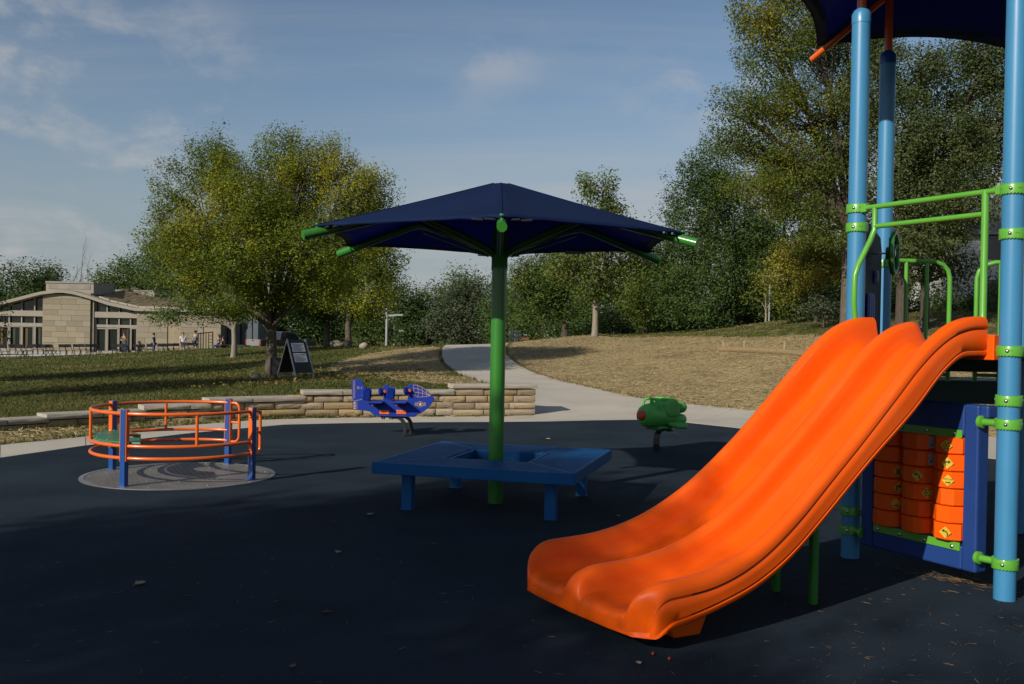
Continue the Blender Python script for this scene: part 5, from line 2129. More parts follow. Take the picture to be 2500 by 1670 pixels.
# main stone panel under the arch, long wall to the right
ashlar(107.5, 223.5, lambda x: roof_z(x) - 0.15, 862, -0.35, 3)
bbox(106.5, 716, 224.5, 864, -0.22, 0.5, 'wall', M_mortar)
bbox(224.5, 722, 232, 864, -0.18, 0.6, 'wall_return', M_wallplain)
d1, d2 = (B(412, 800)[0], B(444, 800)[0], B(412, 794)[2]), (B(499, 800)[0], B(531, 800)[0], B(499, 797)[2])
ashlar(336.5, 541.0, lambda x: roof_z(x) - 0.12, 864, -0.35, 5, holes=(d1, d2))
bbox(336, 760, 541.5, 866, -0.22, 6.0, 'wall', M_mortar)
for px0, px1, py0, lab in ((412.5, 444, 794.5, None), (499, 531, 797.5, None)):
    dr_ = bbox(px0, py0, px1, 864, -0.30, -0.20, 'door', mat('door_tan', (0.27, 0.215, 0.13), scale=2, rough=0.6))
    bbox(px0 - 1, py0 - 1.4, px1 + 1, py0, -0.36, -0.2, 'door_frame', M_frame, dr_)
    bbox(px0 - 1.2, py0, px0, 864, -0.36, -0.2, 'door_frame', M_frame, dr_)
    bbox(px0 + 14.5, py0 + 15.5, px0 + 18.5, py0 + 20, -0.315, -0.29, 'door_sign', mat('door_plate', (0.27, 0.22, 0.14), scale=2, rough=0.5), dr_)
# glazing on both sides of the panel
for (xl, xr, mull, beam, tr0, tr1, mid, door0, bot) in ((-28, 106.5, (-10, 20.5, 51, 82.5), (759, 770), 771, 788, (789, 795), 795, 855),
                                                     (231, 336, (259.5, 289, 317), (763, 775), 776, 793, (794, 799), 800, 861)):
    m = MB(BO)
    a, b = B(xl, bot), B(xr, bot)
    xs = np.linspace(a[0], b[0], 24)
    poly = [(a[0], B(xl, 864)[2]), (b[0], B(xl, 864)[2])] + [(x, roof_z(x) - 0.2) for x in xs[::-1]]
    m.prism(poly, (0, BYd + 0.25, 0), (1, 0, 0), (0, 0, 1), 0.06)
    m.build('glass_wall', M_glass, bld, smooth=False)
    bbox(xl, beam[0], xr, beam[1], -0.12, 0.2, 'beam', M_fascia)
    bbox(xl, mid[0], xr, mid[1], 0.02, 0.2, 'transom_rail', M_frame)
    bbox(xl, bot - 1.0, xr, 864, 0.0, 0.2, 'sill', M_frame)
    for i, mx_ in enumerate((xl + 0.8,) + mull + (xr - 0.8,)):
        zt2 = roof_z(B(mx_, 800)[0]) - 0.15
        a = B(mx_, 864)
        m = MB(BO)
        m.box((a[0], BYd + 0.12, (zt2 + a[2]) / 2), (0.10, 0.17, zt2 - a[2]))
        m.build('mullion', M_frame, bld, smooth=False)
    cells = list(zip((xl + 0.8,) + mull, mull + (xr - 0.8,)))
    for i, (c0_, c1_) in enumerate(cells):
        open_ = xl > 0 and i == 2
        if open_:
            bbox(c0_ + 1.5, door0 + 1, c1_ - 4.5, bot, 0.19, 0.215, 'doorway', M_unlit)  # dark panel fills the open door, its colour standing in for the unlit room
            bbox(c1_ - 4.5, door0 + 1, c1_ - 3.2, bot, -0.1, 0.19, 'door_jamb', M_frame)
            continue
        lf = bbox(c0_ + 1.6, door0 + 1, c1_ - 1.6, door0 + 3.2, 0.05, 0.18, 'door_leaf', M_frame)
        bbox(c0_ + 1.6, door0 + 3.2, c0_ + 4.0, bot - 0.8, 0.05, 0.18, 'stile', M_frame, lf)
        bbox(c1_ - 4.0, door0 + 3.2, c1_ - 1.6, bot - 0.8, 0.05, 0.18, 'stile', M_frame, lf)
        bbox(c0_ + 4.0, bot - 4.5, c1_ - 4.0, bot - 0.8, 0.05, 0.18, 'bottom_rail', M_frame, lf)
        if xl < 0 and i in (1, 2):
            hx = c1_ - 3.0 if i == 1 else c0_ + 3.0
            bbox(hx - 0.5, 825, hx + 0.5, 833, -0.02, 0.05, 'handle', M_black, lf)
        if xl < 0:
            bbox(c0_ + 8, door0 + 6, c0_ + 14, bot - 6, 0.205, 0.218, 'blind', mat('blind', (0.075, 0.055, 0.02) if i % 2 else (0.035, 0.045, 0.03), scale=2, rough=0.9) if False else mat('blind_%s' % ('ochre' if i % 2 else 'green'), (0.11, 0.075, 0.02) if i % 2 else (0.04, 0.055, 0.035), scale=2, rough=0.9), lf)
# curved fascia and roof
m = MB(BO)
xs = np.linspace(B(-30, 800)[0], B(545, 800)[0], 90)
prof = []
for x in xs:
    z1 = roof_z(x, -3.8)
    z0 = roof_z(x, 3.6)
    prof.append([(x, BYd - 0.75, z0), (x, BYd - 0.75, z1), (x, BYd - 0.3, z1 + 0.04), (x, BYd + 13.0, z1 + 0.04), (x, BYd + 13.0, z0), (x, BYd - 0.75, z0)])
m.grid(prof)
rf = m.build('roof', M_fascia, bld, smooth=False)
# planted roof strip with its edge stones
m = MB(BO)
prof = []
rgn = np.random.default_rng(3)
for x in np.linspace(B(236, 800)[0], B(470, 800)[0], 60):
    z1 = roof_z(x, -3.8)
    prof.append([(x, BYd + 0.6 + 0.05 * rgn.random(), z1 + 0.05)] + [(x, BYd + 1.0 + k * 0.75, z1 + 0.14 + 0.12 * k + 0.09 * rgn.random()) for k in range(10)])
m.grid(prof)
m.build('planted_roof', mat('sedum', (0.17, 0.105, 0.06), (0.11, 0.085, 0.04), scale=2.5, rough=0.95, bump=0.8, bscale=14, c3=(0.15, 0.12, 0.055)), rf, smooth=False)
m = MB(BO)
x = B(238, 800)[0]
while x < B(420, 800)[0]:
    L_ = rnd.uniform(0.5, 1.0)
    z1 = roof_z(x + L_ / 2, -3.8)
    sl = math.atan2(roof_z(x + L_) - roof_z(x), L_)
    m.box((x + L_ / 2, BYd + 0.25, z1 + 0.09), (L_ - 0.05, 0.3, 0.14), ry=-sl)
    x += L_
m.build('edge_stones', mat('edge_stone', (0.38, 0.34, 0.27), scale=3, rough=0.9), rf, smooth=False)
# raised blocks on the roof
up1 = bbox(108, 688.5, 225, 716, 0.3, 4.6, 'roof_block', M_fascia)
bbox(107.4, 688, 225.6, 690, 0.22, 4.7, 'block_coping', mat('coping', (0.25, 0.235, 0.205), scale=2, rough=0.85), up1)
bbox(115, 695, 217, 704.5, 0.27, 0.31, 'block_relief', mat('relief', (0.26, 0.24, 0.19), (0.21, 0.19, 0.155), scale=1.6, rough=0.9), up1)
a, b = P(282, 736, 88), P(377, 711, 88)
m = MB(BO)
m.box(((a[0] + b[0]) / 2, 90, (a[2] + b[2]) / 2 - 0.5), (b[0] - a[0], 4, b[2] - a[2] + 1.0))
up2 = m.build('roof_block', M_fascia, bld, smooth=False)
m = MB(BO)
m.box(((a[0] + b[0]) / 2, 90, b[2] + 0.02), (b[0] - a[0] + 0.1, 4.1, 0.12))
m.build('block_coping', MATS['coping'], up2, smooth=False)
m = MB(BO)
q = P(325, 712, 87.7)
m.box((q[0], 87.6, q[2] - 0.35), (0.7, 0.5, 0.5))
m.lathe([(0.12, 0), (0.12, 0.3), (0.2, 0.32), (0.2, 0.4)], (q[0] - 0.4, 87.8, q[2] + 0.05), 10)
m.build('roof_vent', M_black, up2, smooth=False)
# grey annex
M_annex = mat('annex_grey', (0.085, 0.10, 0.115), (0.075, 0.088, 0.10), scale=2, rough=0.7)
annex = thing('annex', 'dark grey service annex at the right end of the stone building', 'building', tuple(B(585, 860)))
AXO = tuple(B(585, 860))
for k in range(6):
    a, b = P(541 + 15 * k, 862, BYd + 1.2), P(541 + 15 * k + 14.9, 752, BYd + 1.2)
    m = MB(AXO)
    m.box(((a[0] + b[0]) / 2, BYd + 2.5 + (0.25 if k == 3 else 0), (a[2] + b[2]) / 2), (b[0] - a[0] - 0.03, 2.5, b[2] - a[2]))
    m.build('panel', M_annex if k != 3 else mat('annex_dark', (0.05, 0.06, 0.07), scale=2, rough=0.7), annex, smooth=False)
a, b = P(538, 752, BYd + 1.2), P(632, 747, BYd + 1.2)
m = MB(AXO)
m.box(((a[0] + b[0]) / 2, BYd + 3.0, (a[2] + b[2]) / 2), (b[0] - a[0], 4.2, b[2] - a[2]))
m.build('roof_edge', M_fascia, annex, smooth=False)
# paved apron in front of the doors
m = MB()
rows_ = []
for px in np.linspace(-60, 350, 14):
    a = P(px, 870, 77)
    b = P(px, 870, 81.6)
    zz = bz0 + 0.04
    rows_.append([(a[0], 76.5, hz(a[0], 76.5) + 0.03), (b[0], 81.8, max(hz(b[0], 81.8), zz - 0.2) + 0.06)])
m.grid(rows_)
ap = m.build('pavement', M_conc, smooth=False)
tag(ap, 'pale pavement strip in front of the glazed doors', kind='structure')
# white edging lying on the lawn
pts = []
for px in np.linspace(-60, 330, 20):
    Yk = 69.5 + (px + 60) / 390 * 4
    p_ = P(px, 875, Yk)
    pts.append((p_[0], Yk, hz(p_[0], Yk) + 0.05))
m = MB(pts[0]).tube(pts, 0.085, n=8)
wl = m.build('white_hose', mat('white_hose', (0.45, 0.45, 0.48), scale=3, rough=0.6))
wl.location = pts[0]
tag(wl, 'long white tube lying on the lawn in front of the folding chairs', 'hose')

# =================================================================== FOLDING CHAIRS
M_chair = mat('chair_black', (0.012, 0.012, 0.014), (0.018, 0.018, 0.02), scale=5, rough=0.45)
M_tubeg = mat('chair_tube', (0.014, 0.014, 0.014), scale=5, rough=0.35)


def chair_proto():
    t = thing('folding_chair', 'x', 'chair')
    m_ = MB()
    m_.box((0, 0.02, 0.445), (0.40, 0.38, 0.034), rx=R(2))
    m_.build('seat', M_chair, t, smooth=False)
    m_ = MB()
    m_.box((0, 0.235, 0.755), (0.44, 0.025, 0.22), rx=R(-12))
    m_.build('backrest', M_chair, t, smooth=False)
    m_ = MB()
    for x in (-0.21, 0.21):
        m_.tube([(x, -0.24, 0.0), (x, 0.09, 0.46), (x, 0.265, 0.82)], 0.019, n=6)
    m_.tube([(-0.21, -0.20, 0.06), (0.21, -0.20, 0.06)], 0.011, n=6)
    m_.build('front_frame', M_tubeg, t)
    m_ = MB()
    for x in (-0.19, 0.19):
        m_.tube([(x, 0.24, 0.0), (x, -0.13, 0.44)], 0.018, n=6)
    m_.tube([(-0.19, 0.20, 0.06), (0.19, 0.20, 0.06)], 0.011, n=6)
    m_.build('rear_frame', M_tubeg, t)
    return t


chair0 = chair_proto()
# photo x of the chair, photo y of its back top, seat turn in degrees (0 = seat towards the camera)
CH = [(12, 842, 175), (31, 841, 190), (50, 842, 170), (60, 842, 160), (73, 844, 20), (86, 841, 185), (99, 841, 200), (112, 842, 160), (120, 845, 35), (131, 843, 150), (154, 845, 185), (170, 845, 178),
      (189, 845, 182), (204, 845, 174), (220, 847, 160), (228, 847, 205), (244, 848, 95), (281, 852, 175), (291, 855, 15), (309, 843, 170), (317, 854, 120), (336, 846, 160), (348, 845, 190), (366, 848, 25),
      (394, 846, 185), (406, 847, 165), (419, 847, 180), (430, 848, 200), (457, 848, 170), (466, 848, 185)]
ords = ['first', 'second', 'third', 'fourth', 'fifth', 'sixth', 'seventh', 'eighth', 'ninth', 'tenth', 'eleventh', 'twelfth', 'thirteenth', 'fourteenth', 'fifteenth', 'sixteenth', 'seventeenth',
        'eighteenth', 'nineteenth', 'twentieth', 'twenty-first', 'twenty-second', 'twenty-third', 'twenty-fourth', 'twenty-fifth', 'twenty-sixth', 'twenty-seventh', 'twenty-eighth', 'twenty-ninth', 'thirtieth']
for i, (px, pyt, turn) in enumerate(CH):
    # find the depth where a .84 m high chair on the lawn shows its back top at pyt
    best, Yb = 9, 72
    for Yk in np.linspace(60, 79, 96):
        q = P(px, pyt, Yk)
        e = abs(q[2] - (hz(q[0], Yk) + 0.84))
        if e < best:
            best, Yb = e, Yk
    q = P(px, pyt, Yb)
    c = chair0 if i == 0 else copy_tree(chair0)
    c.location = (q[0], Yb, hz(q[0], Yb) + 0.0)
    c.rotation_euler = (0, 0, R(turn))
    tag(c, 'black folding chair on the far lawn, %s from the left in the row' % ords[i], 'chair', 'folding chairs in front of the building')


# =================================================================== PEOPLE
M_skin = mat('skin', (0.42, 0.25, 0.17), (0.38, 0.22, 0.15), scale=6, rough=0.6)


def skin_obj(name, joints, edges, m_, parent, root=0, sub=2):
    bm = bmesh.new()
    lay = bm.verts.layers.skin.verify()
    vsb = []
    for k, (co, r_) in enumerate(joints):
        v = bm.verts.new(co)
        v[lay].radius = (r_, r_) if not hasattr(r_, '__len__') else r_
        v[lay].use_root = (k == root)
        vsb.append(v)
    for a, b in edges:
        bm.edges.new((vsb[a], vsb[b]))
    me = bpy.data.meshes.new(name)
    bm.to_mesh(me)
    bm.free()
    me.materials.append(m_)
    o_ = bpy.data.objects.new(name, me)
    col.objects.link(o_)
    o_.parent = parent
    sk = o_.modifiers.new('skin', 'SKIN')
    sk.use_smooth_shade = True
    ss = o_.modifiers.new('smooth', 'SUBSURF')
    ss.levels = sub
    ss.render_levels = sub
    return o_


def person(label, loc, rz, shirt, pants, hair, pose='stand', long_hair=True, cap=None, short=False, h=1.68, build=1.0, arms='down'):
    """local -y is the way the person faces"""
    t = thing('person', label, 'person', loc, rz)
    k = h / 1.70
    sit = pose == 'sit'
    zp = 0.50 if sit else 0.90
    J = {}
    J['pel'] = (0, 0, zp)
    J['wai'] = (0, 0, zp + 0.17)
    J['che'] = (0, 0.005, zp + 0.40)
    J['nec'] = (0, 0.0, zp + 0.56)
    J['hd0'] = (0, -0.015, zp + 0.66)
    J['hd1'] = (0, -0.015, zp + 0.76)
    for s_, x in (('l', -1), ('r', 1)):
        J['sh' + s_] = (x * 0.175 * build, 0, zp + 0.49)
        if arms == 'drink' and s_ == 'r':
            J['el' + s_] = (x * 0.27, -0.10, zp + 0.24)
            J['wr' + s_] = (x * 0.10, -0.20, zp + 0.50)
            J['ha' + s_] = (x * 0.05, -0.17, zp + 0.60)
        elif arms in ('hold', 'drink') or sit:
            J['el' + s_] = (x * 0.25, -0.04, zp + 0.23)
            J['wr' + s_] = (x * 0.12, -0.24, zp + 0.20)
            J['ha' + s_] = (x * 0.06, -0.30, zp + 0.21)
        else:
            J['el' + s_] = (x * 0.24 * build, 0.03, zp + 0.20)
            J['wr' + s_] = (x * 0.25 * build, -0.06, zp - 0.04)
            J['ha' + s_] = (x * 0.245 * build, -0.085, zp - 0.13)
        J['hi' + s_] = (x * 0.10, 0, zp - 0.03)
        if sit:
            J['kn' + s_] = (x * 0.12, -0.42, zp - 0.02)
            J['an' + s_] = (x * 0.12, -0.40, 0.09)
            J['to' + s_] = (x * 0.13, -0.54, 0.03)
        else:
            J['kn' + s_] = (x * 0.105, -0.02, 0.49)
            J['an' + s_] = (x * 0.105, 0.02, 0.09)
            J['to' + s_] = (x * 0.12, -0.13, 0.03)
    Jk = {a: (v[0] * k, v[1] * k, v[2] * k) for a, v in J.items()}
    rad = dict(pel=(0.15 * build, 0.115), wai=(0.135 * build, 0.105), che=(0.155 * build, 0.11), nec=0.055, hd0=(0.074, 0.085), hd1=(0.08, 0.092))
    for s_ in 'lr':
        rad.update({'sh' + s_: 0.062, 'el' + s_: 0.043, 'wr' + s_: 0.030, 'ha' + s_: (0.026, 0.040), 'hi' + s_: 0.09 * build, 'kn' + s_: 0.060, 'an' + s_: 0.040, 'to' + s_: 0.036})

    def mk(name, keys, edges, m_, grow=0.0, root=0):
        js = [(Jk[a], tuple((np.array(rad[a] if hasattr(rad[a], '__len__') else (rad[a], rad[a])) + grow) * k)) for a in keys]
        return skin_obj(name, js, [(keys.index(a), keys.index(b)) for a, b in edges], m_, t, root)

    keys = ['pel', 'wai', 'che', 'nec', 'hd0', 'hd1'] + [a + s_ for s_ in 'lr' for a in ('sh', 'el', 'wr', 'ha', 'hi', 'kn', 'an', 'to')]
    edges = [('pel', 'wai'), ('wai', 'che'), ('che', 'nec'), ('nec', 'hd0'), ('hd0', 'hd1')]
    for s_ in 'lr':
        edges += [('che', 'sh' + s_), ('sh' + s_, 'el' + s_), ('el' + s_, 'wr' + s_), ('wr' + s_, 'ha' + s_), ('pel', 'hi' + s_), ('hi' + s_, 'kn' + s_), ('kn' + s_, 'an' + s_), ('an' + s_, 'to' + s_)]
    mk('body', keys, edges, M_skin)
    # shirt: torso and upper arms; trousers: hips and legs; both a little larger than the body
    for s_ in 'lr':
        Jk['ue' + s_] = tuple(np.array(Jk['sh' + s_]) * 0.25 + np.array(Jk['el' + s_]) * 0.75)
        rad['ue' + s_] = 0.052
        f_ = 0.10 if not short else 0.85
        Jk['lk' + s_] = tuple(np.array(Jk['kn' + s_]) * (0.15 if short else 0.0) * 0 + (np.array(Jk['an' + s_]) if not short else np.array(Jk['kn' + s_])))
        rad['lk' + s_] = 0.055 if not short else 0.075
    mk('shirt', ['wai', 'pel', 'che', 'shl', 'uel', 'shr', 'uer'], [('pel', 'wai'), ('wai', 'che'), ('che', 'shl'), ('shl', 'uel'), ('che', 'shr'), ('shr', 'uer')], shirt, 0.017)
    kk = ['pel'] + [a + s_ for s_ in 'lr' for a in (('hi', 'kn', 'lk') if not short else ('hi', 'lk'))]
    ee = []
    for s_ in 'lr':
        ee += [('pel', 'hi' + s_)] + ([('hi' + s_, 'kn' + s_), ('kn' + s_, 'lk' + s_)] if not short else [('hi' + s_, 'lk' + s_)])
    mk('trousers', kk, ee, pants, 0.012)
    hz_ = zp + 0.73
    m_ = MB()
    for zz, rr_, yy in ():
        pass
    prof = [(0.0, 0.125), (0.05, 0.115), (0.085, 0.085), (0.102, 0.03), (0.10, -0.02), (0.09, -0.06)]
    m_.lathe([(r_ * k, z * k) for r_, z in prof[::-1]], (0, 0.018 * k, hz_ * k), 16)
    if long_hair:
        m_.lathe([(0.05 * k, -0.20 * k), (0.075 * k, -0.08 * k), (0.085 * k, 0.02 * k)], (0, 0.055 * k, hz_ * k), 12)
    m_.build('hair', hair, t)
    m_ = MB()
    m_.lathe([(0.012 * k, 0.0), (0.016 * k, 0.012 * k), (0.004 * k, 0.03 * k)], (0, -0.105 * k, (hz_ - 0.03) * k), 8, (0, -1, 0.2))
    for x in (-0.03, 0.03):
        m_.lathe([(0.009 * k, 0.0), (0.002 * k, 0.006 * k)], (x * k, -0.100 * k, (hz_ - 0.0) * k), 6, (0, -1, 0))
    m_.build('face', mat('face_dark', (0.25, 0.14, 0.10), scale=9, rough=0.7), t)
    if cap is not None:
        m_ = MB()
        m_.lathe([(0.108 * k, 0.02 * k), (0.105 * k, 0.07 * k), (0.08 * k, 0.115 * k), (0.02 * k, 0.135 * k)], (0, 0.01 * k, hz_ * k), 16)
        m_.box((0, -0.14 * k, (hz_ + 0.03) * k), (0.15 * k, 0.12 * k, 0.014))
        m_.build('cap', cap, t)
    m_ = MB()
    for s_ in 'lr':
        a, b = np.array(Jk['an' + s_]), np.array(Jk['to' + s_])
        m_.box(((a[0] + b[0]) / 2, (a[1] + b[1]) / 2 - 0.005, 0.04), (0.095, 0.27, 0.075))
    m_.build('shoes', M_ink, t, smooth=False, bevel=0.02)
    return t


def stand(px, py_head, h, Y0=60, Y1=81):
    best, Yb = 9, 73
    for Yk in np.linspace(Y0, Y1, 120):
        q_ = P(px, py_head, Yk)
        e = abs(q_[2] - (hz(q_[0], Yk) + h))
        if e < best:
            best, Yb = e, Yk
    q_ = P(px, py_head, Yb)
    return (q_[0], Yb, hz(q_[0], Yb))


C_dark = mat('cloth_dark', (0.03, 0.032, 0.04), scale=8, rough=0.9)
C_jean = mat('cloth_jeans', (0.035, 0.055, 0.12), (0.05, 0.075, 0.15), scale=8, rough=0.9)
C_white = mat('cloth_white', (0.60, 0.60, 0.62), scale=8, rough=0.9)
C_grey = mat('cloth_grey', (0.10, 0.11, 0.12), scale=8, rough=0.9)
C_blue = mat('cloth_blue', (0.035, 0.06, 0.17), scale=8, rough=0.9)
C_yel = mat('cloth_yellow', (0.22, 0.17, 0.06), (0.05, 0.045, 0.04), scale=9, rough=0.9, ramp=(0.45, 0.55))
C_red = mat('cloth_red', (0.20, 0.07, 0.055), scale=8, rough=0.9)
H_dark = mat('hair_dark', (0.025, 0.016, 0.012), scale=12, rough=0.7)
H_brown = mat('hair_brown', (0.10, 0.05, 0.025), scale=12, rough=0.7)
l_ = stand(376, 816, 1.68, 62, 78)
person('person in a dark T-shirt and jeans standing between the folding chairs', l_, R(100), C_dark, C_jean, H_dark, long_hair=False, build=1.15)
l_ = stand(447, 815.5, 1.62, 62, 78)
person('person in a white T-shirt and shorts standing before the tan door', l_, R(20), C_white, C_grey, H_brown, short=True)
l_ = stand(477, 811, 1.78, 62, 78)
person('person in a grey shirt and cap standing beside the metal gate', l_, R(-30), C_grey, C_dark, H_dark, long_hair=False, cap=C_dark, short=True, build=1.2, h=1.78)
q = P(296, 815, 80)
person('person in a patterned yellow top standing in the open doorway', (q[0], 80.6, max(hz(q[0], 80.6), q[2] - 1.68)), R(10), C_yel, C_jean, H_brown, arms='drink')
q = P(534, 817, 72)
zs_ = hz(q[0], 72)
person('person in a blue top sitting on the trailer edge', (q[0], 72, q[2] - 1.30), R(-60), C_blue, C_jean, H_brown, pose='sit', arms='hold')
q = P(545, 822, 73.5)
person('person in a reddish top sitting behind the one in blue', (q[0], 73.5, q[2] - 1.30), R(-100), C_red, C_grey, H_dark, pose='sit', arms='hold')

# =================================================================== TRAILER AND PICKUP TRUCK
q = P(560, 846, 73)
tz = P(560, 843.5, 73)[2]
trl = thing('utility_trailer', 'low black utility trailer with an upright metal ramp gate', 'trailer', (q[0], 73, tz - 0.55))
TO = (q[0], 73, tz - 0.55)
a, b = P(520, 845, 72.6), P(604, 844, 73.4)
m = MB(TO)
m.box(((a[0] + b[0]) / 2, 73.3, tz), (b[0] - a[0], 1.7, 0.06))
m.build('bed', mat('trailer_wood', (0.10, 0.085, 0.03), scale=3, rough=0.9), trl, smooth=False)
m = MB(TO)
m.box(((a[0] + b[0]) / 2, 72.42, tz - 0.03), (b[0] - a[0], 0.06, 0.12))
m.box(((a[0] + b[0]) / 2, 74.18, tz - 0.03), (b[0] - a[0], 0.06, 0.12))
m.bar((b[0], 73.3, tz - 0.05), (b[0] + 0.9, 73.3, tz - 0.02), 0.08, 0.08)
m.build('side_rail', M_black, trl, smooth=False)
for yy in (72.35, 74.25):
    m = MB(TO).lathe([(0.16, -0.09), (0.28, -0.09), (0.30, -0.05), (0.30, 0.05), (0.28, 0.09), (0.16, 0.09)], ((a[0] + b[0]) / 2 + 0.4, yy, tz - 0.25), 20, (0, 1, 0))
    m.build('wheel', M_black, trl)
g0, g1 = P(483, 856, 72.2), P(519.5, 809, 73.6)
gz0, gz1 = tz - 0.45, P(500, 812, 73)[2]
m = MB(TO)
m.tube([(g0[0], 72.2, gz0), (g0[0], 72.2, gz1 - 0.08)], 0.045, n=6)
m.tube([(g1[0], 73.6, gz0), (g1[0], 73.6, gz1 + 0.05)], 0.045, n=6)
for f_ in (0.0, 1.0):
    m.tube([(g0[0], 72.2, gz0 + (gz1 - 0.08 - gz0) * f_), (g1[0], 73.6, gz0 + (gz1 + 0.05 - gz0) * f_)], 0.04, n=6)
gate = m.build('ramp_gate', M_black, trl)
for f_ in (0.18, 0.36, 0.54, 0.72):
    m = MB(TO)
    xg, yg = g0[0] + (g1[0] - g0[0]) * f_, 72.2 + 1.4 * f_
    m.tube([(xg, yg, gz0), (xg, yg, gz1)], 0.03, n=6)
    m.build('upright', M_black, gate)
for k in range(5):
    m = MB(TO)
    zz = gz0 + (gz1 - gz0) * (k + 0.6) / 5.6
    xg, yg = g0[0] + (g1[0] - g0[0]) * 0.72, 72.2 + 1.4 * 0.72
    m.tube([(xg, yg, zz), (g1[0], 73.6, zz)], 0.022, n=6)
    m.build('rung', M_black, gate)

hd = math.atan2(0.8, 0.6)
q = P(617, 852, 74.5)
tk = thing('pickup_truck', 'dark pickup truck with a silver tailgate parked behind the tree', 'truck', (q[0], 74.5, 0), hd)
tzb = P(617, 833, 74.5)[2] - 0.62 - 0.45
tk.location.z = max(tzb, -0.3)
M_tkd = mat('truck_dark', (0.014, 0.017, 0.024), (0.018, 0.022, 0.03), scale=2, rough=0.2, coat=0.6)
M_silver = mat('truck_silver', (0.42, 0.41, 0.39), scale=2, rough=0.3, metal=0.6)
M_red = mat('tail_red', (0.30, 0.02, 0.015), scale=3, rough=0.3)
M_tire = mat('tyre', (0.015, 0.015, 0.015), scale=8, rough=0.8)
# local +x forward, tailgate at x=0
m = MB()
m.prism([(0.06, 0.50), (1.0, 0.45), (5.3, 0.42), (5.55, 0.55), (5.55, 0.85), (5.40, 1.02), (4.2, 1.12), (1.95, 1.10), (1.95, 1.14), (0.06, 1.14)], (0, 0, 0), (1, 0, 0), (0, 0, 1), 1.90)
bd = m.build('body', M_tkd, tk, smooth=False, bevel=0.06, seg=3)
m = MB()
m.prism([(1.95, 1.08), (4.25, 1.08), (3.45, 1.72), (3.2, 1.78), (2.3, 1.78), (2.05, 1.70)], (0, 0, 0), (1, 0, 0), (0, 0, 1), 1.66)
m.build('cab', M_tkd, tk, smooth=False, bevel=0.07, seg=3)
for sg in (-1, 1):
    for poly in ([(2.22, 1.18), (2.90, 1.18), (2.90, 1.66), (2.28, 1.66)], [(2.98, 1.18), (3.95, 1.18), (3.42, 1.64), (2.98, 1.66)]):
        m = MB()
        m.prism(poly, (0, sg * 0.834, 0), (1, 0, 0), (0, 0, 1), 0.01)
        m.build('side_window', mat('car_glass', (0.02, 0.03, 0.04), scale=2, rough=0.05, spec=0.8), tk, smooth=False)
    for x in (0.95, 4.55):
        m = MB().lathe([(0.20, -0.12), (0.33, -0.12), (0.37, -0.07), (0.37, 0.07), (0.33, 0.12), (0.20, 0.12)], (x, sg * 0.86, 0.37), 24, (0, 1, 0))
        w_o = m.build('wheel', M_tire, tk)
        m = MB().lathe([(0.04, 0.0), (0.19, 0.01), (0.20, 0.0)], (x, sg * 0.985, 0.37), 16, (0, sg, 0))
        m.build('rim', M_silver, w_o)
    m = MB()
    m.box((0.03, sg * 0.87, 0.93), (0.06, 0.14, 0.34))
    m.build('tail_light', M_red, tk, smooth=False, bevel=0.02)
    m = MB()
    m.box((5.50, sg * 0.72, 0.86), (0.10, 0.34, 0.16))
    m.build('headlight', M_silver, tk, smooth=False, bevel=0.03)
    m = MB()
    m.box((3.75, sg * 1.02, 1.20), (0.10, 0.20, 0.15))
    m.build('mirror', M_tkd, tk, smooth=False, bevel=0.03)
    m = MB()
    m.box((3.02, sg * 0.96, 1.0), (0.16, 0.02, 0.03))
    m.build('door_handle', M_silver, tk, smooth=False)
m = MB()
m.box((0.02, 0, 0.90), (0.05, 1.56, 0.50))
tg = m.build('tailgate', M_silver, tk, smooth=False, bevel=0.02)
m = MB()
m.box((-0.01, 0, 1.06), (0.02, 0.22, 0.06))
m.build('handle', M_ink, tg, smooth=False)
m = MB()
m.box((-0.06, 0, 0.54), (0.16, 1.84, 0.16))
m.build('rear_bumper', M_silver, tk, smooth=False, bevel=0.02)
m = MB()
m.box((5.6, 0, 0.56), (0.14, 1.86, 0.2))
m.build('front_bumper', M_silver, tk, smooth=False, bevel=0.03)
m = MB()
m.prism([(3.50, 1.70), (4.20, 1.14), (4.22, 1.15), (3.52, 1.72)], (0, 0, 0), (1, 0, 0), (0, 0, 1), 1.5)
m.build('windscreen', MATS['car_glass'], tk, smooth=False)
# =================================================================== TREES
L_main = leaf_mat('leaf_olive', (0.0725, 0.11, 0.014), (0.1813, 0.2281, 0.0257), (0.3393, 0.3159, 0.0257), 0.44, 0.42, 0.42)
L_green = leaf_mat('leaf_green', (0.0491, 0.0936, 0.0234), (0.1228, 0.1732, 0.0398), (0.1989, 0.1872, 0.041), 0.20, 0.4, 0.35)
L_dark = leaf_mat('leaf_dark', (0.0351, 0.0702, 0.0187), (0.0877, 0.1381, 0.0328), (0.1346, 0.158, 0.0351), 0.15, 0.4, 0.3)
L_yel = leaf_mat('leaf_yellowing', (0.0585, 0.0936, 0.0164), (0.1462, 0.1849, 0.0292), (0.3042, 0.2808, 0.0328), 0.30, 0.30, 0.40)
L_gold = leaf_mat('leaf_gold', (0.1287, 0.1381, 0.0211), (0.2691, 0.2515, 0.0374), (0.3627, 0.3159, 0.0468), 0.4, 0.6, 0.4)
L_oak = leaf_mat('leaf_oak', (0.0421, 0.0702, 0.0211), (0.1228, 0.1521, 0.0491), (0.1872, 0.1521, 0.0526), 0.18, 0.6, 0.3)
L_light = leaf_mat('leaf_light', (0.0702, 0.1111, 0.0234), (0.1696, 0.2164, 0.0491), (0.234, 0.2223, 0.0585), 0.25, 0.5, 0.4)
L_grey = leaf_mat('leaf_greygreen', (0.0468, 0.0679, 0.0328), (0.0994, 0.1228, 0.0643), (0.1404, 0.1521, 0.0877), 0.3, 0.5, 0.3)
TREE_N = []


